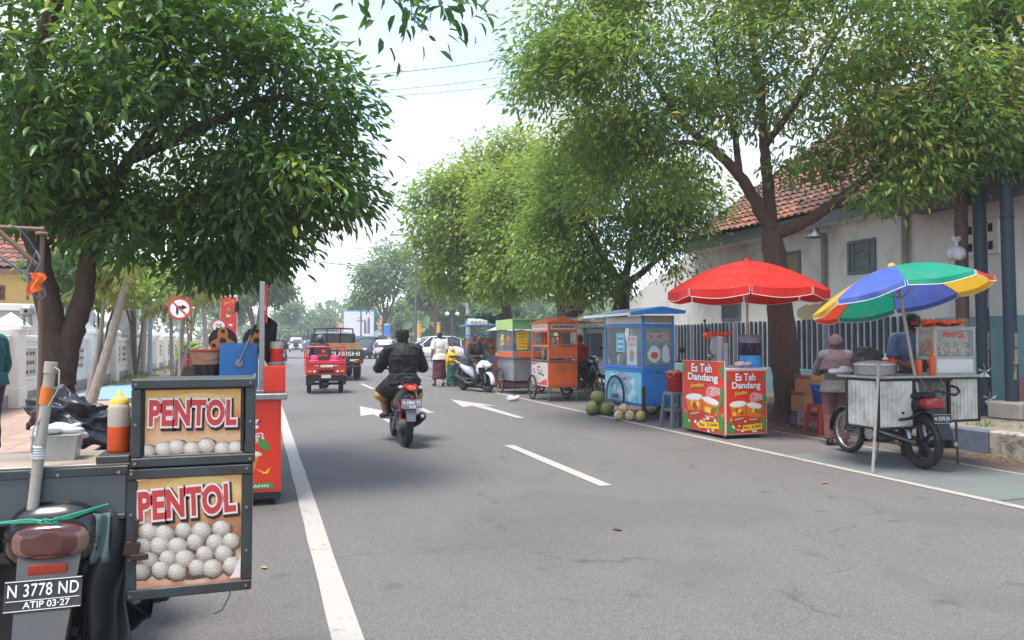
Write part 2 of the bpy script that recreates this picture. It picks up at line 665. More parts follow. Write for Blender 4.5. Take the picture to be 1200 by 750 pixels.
tag(b.build('kerb'), kind='structure')
# blue painted slab and grass verge beside the left wall
M_blue = mat('blue painted concrete', S(120, 156, 186), .8, var=.25, scale=3, dirt=.5, dirtcol=S(150, 150, 145))
b = MB()
b.span((-4.0, 18.2, .10), (-2.7, 24.5, .17), M_blue, .02)
tag(b.build('pavement'), kind='structure')

def tufts(name, pts, n, hgt, spread, cols, seed=1):
    r = random.Random(seed)
    b = MB()
    for (x, y, z) in pts:
        for _ in range(n):
            px, py = x + r.gauss(0, spread), y + r.gauss(0, spread)
            a = r.uniform(0, 2 * PI)
            h = hgt * r.uniform(.5, 1.2)
            dx, dy = math.cos(a) * .006, math.sin(a) * .006
            lx, ly = r.gauss(0, h * .4), r.gauss(0, h * .4)
            b.add([(px - dx, py - dy, z), (px + dx, py + dy, z), (px + lx, py + ly, z + h)], [(0, 1, 2)], r.choice(cols))
    return tag(b.build(name), kind='stuff')
M_gr1 = mat('grass light', S(112, 132, 60), .6, var=.3)
M_gr2 = mat('grass dark', S(70, 98, 44), .6, var=.3)
tufts('grass', [(-4.1 + random.uniform(-.3, .5), random.uniform(23, 40), .12) for _ in range(60)], 40, .16, .18, [M_gr1, M_gr2])
tufts('weeds', [(9.3 + random.uniform(-.25, .25), random.uniform(6.2, 7.6), .27) for _ in range(7)], 26, .09, .07, [M_gr1, M_gr2], 3)

# fallen leaves: the few big ones lie on the asphalt one by one, the litter by the kerb is stuff
M_lf = [mat('dry leaf ochre', S(158, 116, 44), .6, var=.3), mat('dry leaf brown', S(96, 70, 46), .7, var=.3), mat('dry leaf yellow', S(176, 144, 60), .6, var=.3)]
def leaf_shape(b, x, y, z, L, a, m, curl=.25):
    W = L * .24
    pts = [(-.5, 0, 0), (-.15, W / L, .15), (.2, W / L * .9, .15), (.55, 0, .25), (.2, -W / L * .9, .15), (-.15, -W / L, .15), (0, 0, 0)]
    vs = []
    for p in pts:
        ca, sa = math.cos(a), math.sin(a)
        vs.append((x + L * (p[0] * ca - p[1] * sa), y + L * (p[0] * sa + p[1] * ca), z + L * p[2] * curl))
    b.add(vs, [(0, 6, 1), (1, 6, 2), (2, 6, 3), (0, 5, 6), (5, 4, 6), (4, 3, 6)], m)
for i, (x, y, k, lab) in enumerate(((5.22, 8.55, 0, 'single ochre leaf lying on the asphalt left of the turquoise painted bay'),
                                    (4.15, 9.62, 2, 'yellow leaf lying on the road in front of the red drinks stall'),
                                    (5.28, 6.05, 0, 'curled ochre leaf on the road near the right edge line, closest to the painted bay'),
                                    (0.04, 4.9, 2, 'small yellow scrap on the asphalt beside the black meatball cart'),
                                    (4.84, 10.9, 0, 'tiny ochre leaf on the road below the blue drinks cart'),
                                    (2.52, 5.05, 1, 'small brown leaf alone in the middle of the empty near lane'))):
    b = MB()
    leaf_shape(b, 0, 0, 0, .065 + .015 * (i % 3), i * 1.7, M_lf[k])
    tag(b.build('fallen_leaf', loc=(x, y, .012)), lab, 'leaf', 'fallen leaves on the asphalt')
b = MB()
r = random.Random(5)
for _ in range(900):
    x = 8.5 - abs(r.gauss(0, .45))
    leaf_shape(b, x, r.uniform(3, 22), .010, r.uniform(.03, .085), r.uniform(0, 6), r.choice(M_lf), r.uniform(.1, .5))
for _ in range(420):
    leaf_shape(b, r.uniform(8.8, 10.7), r.uniform(4.5, 14), .275, r.uniform(.04, .09), r.uniform(0, 6), r.choice(M_lf), r.uniform(.1, .5))
for _ in range(40):
    leaf_shape(b, r.uniform(-1, 6.5), r.uniform(3, 22), .010, r.uniform(.012, .03), r.uniform(0, 6), M_lf[1], .3)
tag(b.build('leaf_litter'), 'dry brown leaf litter gathered along the blue and white kerb', 'leaf litter', kind='stuff')
# ---------------------------------------------------------------- long white house behind the fence (right)
M_plaster = mat('white plaster', S(226, 221, 214), .85, var=.07, scale=1.6, bump=.15, dirt=.6, dirtcol=S(152, 142, 132), fine=.04)
M_turq = mat('turquoise limewash', S(122, 162, 166), .85, var=.14, scale=1.5, bump=.15, dirt=.85, dirtcol=S(168, 176, 172), fine=.06)
M_pinkw = mat('peeling pink wall', S(190, 120, 118), .85, var=.25, scale=2.2, bump=.2, dirt=.9, dirtcol=S(112, 140, 142), fine=.1)
M_fascia = mat('grey fascia board', S(122, 130, 138), .7, var=.2, scale=3, dirt=.5, dirtcol=S(86, 84, 82))
M_dkboard = mat('weathered dark board', S(84, 88, 94), .75, var=.3, scale=4, dirt=.6, dirtcol=S(60, 54, 48))
M_dark = mat('dark interior', S(20, 20, 22), .9, var=.3)
M_frame = mat('blue grey window frame', S(98, 112, 126), .6, var=.15)
M_glass = mat('window glass', S(120, 130, 128), .08, var=.3, scale=2, spec=.6)
M_tile = [mat('terracotta tile %s' % n, c, .8, var=.28, scale=7, bump=.2, dirt=.55, dirtcol=S(84, 66, 58), fine=.15)
          for n, c in (('red', S(114, 74, 62)), ('worn', S(100, 72, 64)), ('orange', S(146, 92, 66)), ('sooty', S(78, 58, 52)))]
house = thing('white_house', 'long white plastered house with a sagging terracotta roof behind the slatted fence', 'house', (11, 8, .27))
H0 = V((11, 8, .27))
def L(x, y, z): return (x - H0.x, y - H0.y, z - H0.z)
b = MB()
def wallpoly(pts, x, thick, m):
    M = face_M(L(x, 0, 0), (0, 1, 0), (0, 0, 1))   # z of M = +X
    b.prism([(p[0], p[1]) for p in pts], m, M, thick)
wallpoly([(-6, 1.80), (9.9, 1.80), (9.9, .27), (21.6, .27), (21.6, 2.55), (20.4, 2.95), (18.6, 3.45), (17.2, 3.98), (-6, 4.06)], 11, .25, M_plaster)
wallpoly([(-6, .27), (9.9, .27), (9.9, 1.80), (-6, 1.80)], 10.985, .265, M_turq)
wallpoly([(9.05, .27), (9.7, .27), (9.62, .8), (9.5, 1.2), (9.34, 1.32), (9.2, 1.0)], 10.981, .004, M_pinkw)
wallpoly([(7.7, .27), (8.7, .27), (8.62, .7), (8.3, .9), (7.9, .72)], 10.981, .004, M_pinkw)
b.span(L(11.25, 17, .27), L(17, 17.2, 4.0), M_plaster)
b.build('wall', house)
# patch of bare brick where the plaster fell off, near the fence
b = MB()
r = random.Random(3)
pts = [(12.9 + .62 * math.cos(a) * r.uniform(.7, 1.1), 2.02 + .18 * math.sin(a) * r.uniform(.7, 1.15)) for a in [i * PI / 9 for i in range(18)]]
b.prism(pts, mat('bare brick patch', S(172, 152, 126), .9, var=.3, scale=14, bump=.5), face_M(L(10.995, 0, 0), (0, 1, 0), (0, 0, 1)), .004)
b.build('bare_patch', house)
# roof tiles, each a curved shell, laid row over row
b = MB()
r = random.Random(21)
tan = .68
sl = math.sqrt(1 + tan * tan)
ex, ez = 10.52, 3.98
dn = V((-tan, 0, 1)).normalized()
up = V((1, 0, tan)).normalized()
b.add([L(ex + .05, -6, ez - .03), L(ex + 6.6, -6, ez - .03 + 6.6 * tan), L(ex + 6.6, 17.35, ez - .03 + 6.6 * tan), L(ex + .05, 17.35, ez - .03)], [(0, 1, 2, 3)], M_dark)
b.add([L(ex + 6.6, -6, ez - .03 + 6.6 * tan), L(ex + 13, -6, ez - 1), L(ex + 13, 17.35, ez - 1), L(ex + 6.6, 17.35, ez - .03 + 6.6 * tan)], [(0, 1, 2, 3)], M_tile[1])
pw, ph = .205, .27
for j in range(int((17.4 + 2) / pw)):
    y = -2 + j * pw
    for i in range(30):
        d = i * ph
        hole = (9.0 < y < 11.15 + .12 * math.sin(i * 2.3)) and i < (4.6 + 1.4 * math.sin(y * 3.1)) and not (y < 9.25 and i > 2)
        if hole or r.random() < .006:
            continue
        c = V(L(ex, y, ez)) + up * d
        tilt = r.gauss(0, .03)
        mm = r.choices(M_tile, (5, 5, 1.3 if i > 3 else 4, 2.2))[0]
        vs = []
        sag = .05 * math.sin(y * .9) + .03 * math.sin(y * 2.1 + i * .3)
        for e, (uu, lift) in enumerate(((-.03, .05), (ph + .02, .012))):
            for k in range(6):
                a = PI * k / 5
                off = (k / 5 - .5) * (pw * 1.02)
                hgt = math.sin(a) * .055 * (1 if e == 0 else .85) + lift + r.uniform(-.003, .003) + sag * .5
                vs.append(c + up * (uu + tilt * off) + V((0, 1, 0)) * off + dn * hgt)
        b.add(vs, [(k, k + 1, k + 7, k + 6) for k in range(5)], mm, True)
        b.add(vs[:6] + [vs[0] + dn * .0, ], [(0, 1, 2, 3, 4, 5)], mm)
b.build('roof', house)
b = MB()
b.span(L(10.56, 10.05, 3.74), L(10.60, 17.3, 3.97), M_fascia, .004)
b.box(L(10.56, 10.55, 3.90), (.05, .95, .27), M_fascia, (.03, 0, 0), .004)
b.span(L(10.62, 10.1, 3.72), L(11.0, 17.25, 3.76), M_plaster)
b.build('fascia', house)
b = MB()
b.box(L(10.50, 6.9, 3.68), (.05, 7.2, .26), M_dkboard, (.006, 0, 0), .004)
b.span(L(10.6, 3.2, 3.62), L(11.0, 10.1, 3.68), M_dkboard)
for k in range(9):
    b.box(L(10.75, 8.2 + k * .37, 4.06), (.9, .05, .06), M_dkboard, (0, -math.atan(tan), r.uniform(-.2, .2)))
b.build('broken_fascia', house)

def window(y0, y1, z0, z1, pane, style, x=11.0):
    b = MB()
    f = .06
    for (a, c) in (((y0, z0), (y1, z0 + f)), ((y0, z1 - f), (y1, z1)), ((y0, z0 + f), (y0 + f, z1 - f)), ((y1 - f, z0 + f), (y1, z1 - f))):
        b.span(L(x - .045, a[0], a[1]), L(x + .02, c[0], c[1]), M_frame, .004)
    o = b.build('window', house)
    b = MB()
    b.span(L(x - .012, y0 + f, z0 + f), L(x - .004, y1 - f, z1 - f), pane)
    if style:
        t_ = .012
        yc, zc = (y0 + y1) / 2, (z0 + z1) / 2
        for q in (.22, .78):
            b.span(L(x - .03, y0 + (y1 - y0) * q - t_, z0 + f), L(x - .016, y0 + (y1 - y0) * q + t_, z1 - f), M_frame)
            b.span(L(x - .029, y0 + f, z0 + (z1 - z0) * q - t_), L(x - .015, y1 - f, z0 + (z1 - z0) * q + t_), M_frame)
        b.tube([L(x - .022, yc - .2, zc), L(x - .022, yc, zc + .14), L(x - .022, yc + .2, zc), L(x - .022, yc - .2, zc)], .011, M_frame, 5)
    b.build('pane', o)
window(11.18, 11.88, 2.70, 3.36, M_glass, True)
window(13.25, 14.05, 2.6, 3.36, mat('weathered ply', S(150, 132, 112), .8, var=.2), False)
window(15.38, 16.15, 1.9, 2.75, mat('dark louvre', S(70, 76, 84), .4, var=.3), False)
for (yy, zz) in ((8.98, 3.06), (7.92, 2.95)):
    b = MB()
    b.box(L(10.97, yy, zz), (.06, .62, .56), M_plaster, None, .01)
    for k in range(4):
        b.box(L(10.936, yy - .18 + .36 * (k % 2), zz - .14 + .28 * (k // 2)), (.02, .07, .13), M_dark)
    b.box(L(10.936, yy, zz), (.02, .10, .09), M_dark)
    b.box(L(10.936, yy - .02, zz + .21), (.02, .12, .05), M_dark)
    b.build('air_vent', house)
b = MB()
b.cyl(L(10.93, 12.5, .9), L(10.93, 12.5, 3.62), .05, M_conc)
b.build('drainpipe', house)
b = MB()
b.cyl(L(10.93, 10.45, .9), L(10.93, 10.45, 3.66), .055, M_conc)
b.build('drainpipe', house)
b = MB()
M_tin = mat('grey enamel tin', S(130, 140, 142), .45, .4, var=.2)
b.lathe([(.21, 0), (.20, .015), (.07, .10), (.05, .17), (.02, .19)], M_tin, 20, Matrix.Translation(L(10.62, 12.35, 3.5)))
b.tube([L(10.62, 12.35, 3.68), L(10.66, 12.38, 3.76), L(10.99, 12.45, 3.74)], .012, M_tin, 6)
b.build('wall_lamp', house)

# ---------------------------------------------------------------- slatted fence on a low turquoise wall
fence = thing('slatted_fence', 'dark vertical slatted metal fence on a low turquoise wall before the white house', 'fence', (10.75, 10, .27))
b = MB()
M_slat = [mat('zinc slat %d' % k, c, .5, .35, var=.2, scale=3, dirt=.5, dirtcol=S(96, 88, 82)) for k, c in enumerate((S(48, 58, 72), S(66, 74, 86), S(42, 52, 68), S(122, 128, 134)))]
M_slatred = mat('red slat', S(128, 62, 58), .6, var=.3)
r = random.Random(9)
y = .03
k = 0
while y < 10.6:
    wv = .085
    mm = r.choices(M_slat, (5, 4, 4, 1))[0]
    b.box((0, y + wv / 2, 1.07 + r.uniform(-.012, .012)), (.022, wv, 1.02), mm, (r.uniform(-.006, .006), 0, r.uniform(-.08, .08)), .003)
    y += .158 + r.uniform(-.006, .006)
b.span((.028, 0, .56), (.032, 10.6, 1.56), mat('pale zinc sheet', S(206, 212, 218), .6, 0, var=.12, scale=4, dirt=.4))
b.build('slats', fence)
b = MB()
for z in (.72, 1.42):
    b.box((.046, 5.3, z), (.02, 10.6, .05), M_slat[2], None, .003)
b.build('rail', fence)
b = MB()
b.span((-.07, 0, 0), (.09, 10.7, .55), M_turq, .01)
b.build('low_wall', fence)

# three old pipe poles with torn bills, by the house wall
M_rust = mat('brown rusted pipe', S(104, 82, 74), .75, .2, var=.25, scale=5, dirt=.6, dirtcol=S(70, 52, 44), bump=.2)
M_teal = mat('dark teal painted pipe', S(44, 62, 74), .55, .2, var=.25, scale=5, dirt=.4, dirtcol=S(70, 66, 60), bump=.1)
M_bill = mat('torn paper bill', S(150, 138, 116), .85, var=.45, scale=18, dirt=.8, dirtcol=S(70, 66, 60), grain=60, fine=.4)
def pole(x, y, m, r_, top, bills, lab, lean=0.0):
    o = thing('utility_pole', lab, 'pole', (x, y, .27), 0, 'old pipe poles by the house wall')
    b = MB()
    b.tube([(0, 0, -.02), (lean * .5, 0, top / 2), (lean, 0, top)], [r_, r_ * .98, r_ * .9], m, 16)
    b.torus((lean * .42, 0, top * .42), (0, 0, 1), r_, .012, m, 16, 6)
    b.build('shaft', o)
    if bills:
        b = MB()
        rr = random.Random(x * 7)
        for z0, z1 in bills:
            for q in range(5):
                za, zb = z0 + (z1 - z0) * q / 5, z0 + (z1 - z0) * (q + .94) / 5
                a0 = rr.uniform(2.1, 2.7)
                b.lathe([(r_ + .004 + .001 * (q % 2), za + rr.uniform(0, .03)), (r_ + .004 + .001 * (q % 2), zb)], M_bill, 12, None, True, a0, a0 + rr.uniform(1.7, 2.9))
        b.build('torn_bill', o)
    return o
pole(10.4, 8.86, M_rust, .095, 7, [(.5, 1.5)], 'brown rusted pole with a white plastic bag hung from it')
pole(10.5, 8.58, M_teal, .092, 7, [(.7, 2.2)], 'dark teal pole in the middle of the three by the white house wall', -.12)
p3 = pole(10.38, 8.05, M_teal, .088, 7, [(.55, 1.75)], 'dark teal pole with brown torn bills standing in a concrete block', -.10)
b = MB()
b.box((0, 0, .13), (.42, .5, .26), M_conc, (0, 0, .1), .03)
b.build('footing', p3)
M_poly = mat('thin white plastic', S(226, 228, 230), .35, var=.06, scale=10, trans=.25)
bag = MB()
for a in range(3):
    bag.ell((.05 * math.cos(a * 2.1), .05 * math.sin(a * 2.1), -.10), (.10, .10, .11), M_poly)
bag.ell((0, 0, .06), (.03, .03, .09), M_poly)
bag.ell((.05, 0, .13), (.045, .02, .05), M_poly, rot=(0, .6, 0))
bag.ell((-.05, 0, .13), (.045, .02, .05), M_poly, rot=(0, -.6, 0))
bag.ell((.09, .02, -.14), (.06, .05, .07), M_poly)
o = remesh(bag, 'plastic_bag', None, .012, M_poly, 3, .012, 14, (10.22, 8.80, 2.86))
tag(o, 'knotted white plastic bag hanging on the brown rusted pole', 'plastic bag')
for zz, yy, xx, lab in ((.95, 8.60, 10.36, 'upper torn white plastic scrap tied low on the middle teal pole'), (.55, 8.52, 10.36, 'lower torn white plastic scrap tied at the foot of the teal pole')):
    b = MB()
    for k in range(5):
        a = k * 1.3
        b.add([(0, 0, 0), (0, .12 * math.cos(a), .12 * math.sin(a)), (-.03, .09 * math.cos(a + .5), .09 * math.sin(a + .5))], [(0, 1, 2)], M_poly)
    tag(b.build('plastic_scrap', loc=(xx, yy - .14, zz)), lab, 'plastic scrap')

# ---------------------------------------------------------------- small gatehouse with blue shutter beyond the blue cart
gh = thing('gatehouse', 'small grey gatehouse with a dark blue slatted shutter between the orange and blue carts', 'gatehouse', (10.7, 22.4, .27))
M_gh = mat('grey plaster', S(168, 166, 160), .85, var=.1, scale=2, dirt=.6, dirtcol=S(120, 114, 106))
b = MB()
b.span((0, 0, -.3), (2.6, 1.5, 1.55), M_gh, .01)
b.span((-.1, 1.38, -.3), (.05, 1.56, 1.62), M_gh, .01)
b.build('wall', gh)
b = MB()
b.box((1.2, .7, 1.62), (3.0, 2.0, .09), M_fascia, None, .01)
b.build('roof', gh)
b = MB()
M_shut = mat('navy shutter', S(44, 62, 84), .6, .2, var=.2)
for k in range(8):
    b.span((-.03, .10 + k * .15, .55), (.02, .22 + k * .15, 1.4), M_shut, .004)
    b.span((-.015, .21 + k * .15, .55), (.02, .26 + k * .15, 1.4), M_shut)
b.build('shutter', gh)

# ---------------------------------------------------------------- white boundary wall on the left
M_ww = mat('white limewash', S(232, 229, 219), .85, var=.05, scale=1.2, bump=.1, dirt=.35, dirtcol=S(184, 182, 168), fine=.04)
M_cream = mat('cream vent block', S(206, 200, 178), .85, var=.15, scale=8, bump=.3, dirt=.5, dirtcol=S(150, 140, 120))
M_wdark = mat('vent shadow grey', S(96, 96, 92), .9, var=.3)
bw = thing('boundary_wall', 'long white boundary wall with capped pillars and vent panels along the left pavement', 'wall', (-4.5, 12, .12))
b = MB()
b.span((-.12, -12, 0), (.02, 52, .26), M_conc, .01)
b.span((-.10, -12, .26), (0, 52, 1.28), M_ww)
b.span((-.15, -12, 1.28), (.05, 52, 1.40), M_ww, .015)
b.build('wall', bw)
for k in range(15):
    y = 4.75 - 6.8 + k * 3.4
    b = MB()
    b.box((-.03, y, .78), (.42, .46, 1.56), M_ww, None, .015)
    b.box((-.03, y, .2), (.47, .51, .4), M_ww, None, .015)
    o = b.build('pillar', bw)
    b = MB()
    b.box((-.03, y, 1.53), (.56, .6, .09), M_ww, None, .02)
    h = .27
    b.add([(-.31, y - .3, 1.57), (.25, y - .3, 1.57), (.25, y + .3, 1.57), (-.31, y + .3, 1.57), (-.03, y, 1.57 + h)], [(0, 1, 4), (1, 2, 4), (2, 3, 4), (3, 0, 4)], M_ww)
    b.build('cap', o)
    for q in (0.95, 2.15):
        b = MB()
        yy = y + q + .15
        for (a, c) in (((-.5, 0), (.5, .05)), ((-.5, .63), (.5, .68)), ((-.5, .05), (-.45, .63)), ((.45, .05), (.5, .63))):
            b.span((-.02, yy + a[0], .5 + a[1]), (.04, yy + c[0], .5 + c[1]), M_ww, .006)
        b.span((-.01, yy - .45, .55), (.006, yy + .45, 1.13), M_cream)
        rr = random.Random(k * 3 + int(q * 10))
        for u in range(4):
            for v in range(3):
                b.box((.008, yy - .34 + u * .22 + rr.uniform(-.02, .02), .65 + v * .19), (.02, .10, .07), M_wdark)
        b.build('vent_panel', bw)
# blank bright stretch and notice boards standing inside the wall
M_ban = mat('white vinyl notice', S(222, 224, 226), .5, var=.04)
M_ink = mat('grey print', S(104, 110, 118), .6)
nb = thing('notice_board', 'white printed notice board on posts rising above the white wall', 'notice board', (-5.1, 24.0, 0), rad(18))
b = MB()
b.box((0, 0, 2.22), (1.25, .04, 1.05), M_ban, None, .005)
rr = random.Random(2)
for k in range(9):
    for x0, x1 in ((-.55, -.08), (.06, .54)):
        b.box(((x0 + x1) / 2 - rr.uniform(0, .05), -.022, 2.62 - k * .09), ((x1 - x0) * rr.uniform(.5, .95), .004, .03), M_ink)
b.build('board', nb)
for x in (-.5, .5):
    b = MB(); b.cyl((x, .04, 0), (x, .04, 2.6), .03, M_tin); b.build('post', nb)
nb2 = thing('notice_board', 'narrow blank white notice panel beside the pale pole inside the wall', 'notice board', (-4.95, 33, 0), rad(10))
b = MB(); b.box((0, 0, 2.3), (.75, .04, 1.35), mat('pale vinyl', S(196, 202, 210), .5, var=.06), None, .004); b.build('board', nb2)
b = MB(); b.cyl((0, .05, 0), (0, .05, 2.9), .03, M_tin); b.build('post', nb2)

# yellow house with tiled roof beyond the left wall, white porch before it
M_yel = mat('yellow plaster', S(218, 180, 112), .85, var=.08, scale=1.5, dirt=.4, dirtcol=S(176, 140, 90))
yh = thing('yellow_house', 'yellow house with red tiled roof and a white porch beyond the left wall', 'house', (-8.5, 27, 0))
b = MB()
b.span((-9, 0, 0), (2.0, 6, 3.6), M_yel, .02)
b.build('wall', yh)
b = MB()
rr = random.Random(8)
for j in range(56):
    x = -9.3 + j * .21
    for i in range(14):
        vs = []
        for e, (d, lift) in enumerate(((i * .3 - .02, .045), (i * .3 + .32, .01))):
            for k in range(4):
                vs.append((x + k * .07, -.75 + d * .84, 3.61 + d * .54 + lift + .05 * math.sin(PI * k / 3)))
        b.add(vs, [(0, 1, 5, 4), (1, 2, 6, 5), (2, 3, 7, 6)], rr.choice(M_tile[:3]), True)
b.add([(-9.4, -.78, 3.57), (2.5, -.78, 3.57), (2.5, 2.75, 5.85), (-9.4, 2.75, 5.85)], [(0, 1, 2, 3)], M_dark)
b.add([(-9.4, 2.75, 5.9), (2.5, 2.75, 5.9), (2.5, 6.7, 3.55), (-9.4, 6.7, 3.55)], [(0, 1, 2, 3)], M_tile[0])
b.span((-9.4, -.8, 3.41), (2.5, -.74, 3.58), mat('brown eaves board', S(112, 78, 60), .7))
b.build('roof', yh)
M_brick = mat('dark vent brick', S(104, 60, 50), .8, var=.3)
for x in (-.35, 1.0):
    b = MB()
    b.box((x - .2, -.02, 2.9), (.44, .06, .44), M_brick, None, .01)
    for q in range(4):
        b.box((x - .2 - .1 + .2 * (q % 2), -.055, 2.8 + .2 * (q // 2)), (.08, .02, .08), M_dark)
    b.build('vent_brick', yh)
b = MB()
b.span((-8, -2.4, 0), (2.7, -.02, 2.25), M_ww, .01)
b.span((-8.2, -2.75, 2.25), (2.85, -.03, 2.45), M_ww, .02)
b.build('porch', yh)
b = MB()
for (a, c) in (((.4, 1.1), (2.3, 1.18)), ((.4, 2.05), (2.3, 2.13)), ((.4, 1.18), (.48, 2.05)), ((2.22, 1.18), (2.3, 2.05)), ((1.6, 1.18), (1.66, 2.05))):
    b.span((a[0], -2.46, a[1]), (c[0], -2.38, c[1]), M_ww, .004)
o = b.build('window', yh)
b = MB(); b.span((.48, -2.42, 1.18), (2.22, -2.405, 2.05), mat('dim pane', S(84, 92, 98), .1, var=.3, scale=1.5)); b.build('pane', o)
# ---------------------------------------------------------------- trees
_ps, _pc = math.sin(math.atan(296 / 880)), math.cos(math.atan(296 / 880))
def at(px, py, zc):
    """a point of the place: lateral and vertical offset seen at distance zc down the camera's heading"""
    lat = (px - 600) / 880 * zc
    return V((zc * _ps + lat * _pc, zc * _pc - lat * _ps, 1.4 + (400 - py) * zc / 880))

def leaf_mat(name, stops, transl, rough=.42):
    m = bpy.data.materials.new(name)
    t = NT(m)
    a = t.new('Attribute', attribute_name='tone')
    c = t.ramp(a.outputs['Fac'], stops)
    t.link(c, t.bsdf.inputs['Base Color'])
    t.bsdf.inputs['Roughness'].default_value = rough
    t.bsdf.inputs['Specular IOR Level'].default_value = .4
    tr = t.new('BsdfTranslucent')
    t.link(t.mix(.55, c, transl), tr.inputs['Color'])
    mx = t.new('MixShader')
    mx.inputs[0].default_value = .36
    t.link(t.bsdf.outputs[0], mx.inputs[1])
    t.link(tr.outputs[0], mx.inputs[2])
    t.link(mx.outputs[0], t.out.inputs[0])
    return m

def bark_mat(name, c1, c2):
    m = bpy.data.materials.new(name)
    t = NT(m)
    o = t.obj()
    n = t.noise(5, 6, .7, t.mapping(o, (3.2, 3.2, .8)))
    n2 = t.noise(30, 4, .7, t.mapping(o, (1, 1, .35)))
    c = t.mix(n.outputs[0], c1, c2)
    c = t.mix(.4, c, t.ramp(n2.outputs[0], [(.3, shade(c1, .5)), (.7, shade(c2, 1.3))]))
    t.link(c, t.bsdf.inputs['Base Color'])
    t.bsdf.inputs['Roughness'].default_value = .9
    t.bump(t.math('ADD', n.outputs[0], t.math('MULTIPLY', n2.outputs[0], .6)), .9, .03)
    return m

def leaves_object(name, parent, loc, cen, nrm, dirs, size, tone, m, fold=.18, width=.27, two_part=True):
    """one mesh of folded leaf blades; every leaf its own tone"""
    n = len(cen)
    d = dirs / (np.linalg.norm(dirs, axis=1, keepdims=True) + 1e-9)
    s_ = np.cross(d, nrm)
    s_ /= (np.linalg.norm(s_, axis=1, keepdims=True) + 1e-9)
    u = np.cross(s_, d)
    L_ = size[:, None]
    W = L_ * width
    rb = np.random.default_rng(n)
    bend = rb.uniform(.05, .32, (n, 1))
    def pt(f, w_, lift):
        return cen + d * L_ * f + s_ * W * w_ + u * L_ * (lift - bend * f * f)
    P = np.stack([pt(0, 0, 0), pt(.22, .72, fold * .5), pt(.58, .86, fold * .5), pt(1, 0, 0), pt(.58, -.86, fold * .5), pt(.22, -.72, fold * .5), pt(.22, 0, 0), pt(.58, 0, 0)], axis=1)
    vs = P.reshape(-1, 3)
    base = (np.arange(n) * 8)[:, None]
    F = np.concatenate([base + np.array([t_]) for t_ in ((0, 1, 6), (1, 2, 6), (2, 7, 6), (2, 3, 7), (0, 6, 5), (5, 6, 4), (6, 7, 4), (7, 3, 4))], axis=1).reshape(-1)
    me = bpy.data.meshes.new(name)
    me.vertices.add(len(vs))
    me.vertices.foreach_set('co', vs.astype(np.float32).ravel())
    nf = n * 8
    me.loops.add(nf * 3)
    me.loops.foreach_set('vertex_index', F.astype(np.int32))
    me.polygons.add(nf)
    me.polygons.foreach_set('loop_start', (np.arange(nf) * 3).astype(np.int32))
    me.polygons.foreach_set('loop_total', np.full(nf, 3, np.int32))
    me.update(calc_edges=True)
    at_ = me.attributes.new('tone', 'FLOAT', 'POINT')
    at_.data.foreach_set('value', np.repeat(tone, 8).astype(np.float32))
    me.materials.append(m)
    o = bpy.data.objects.new(name, me)
    COL.objects.link(o)
    o.parent = parent
    return o

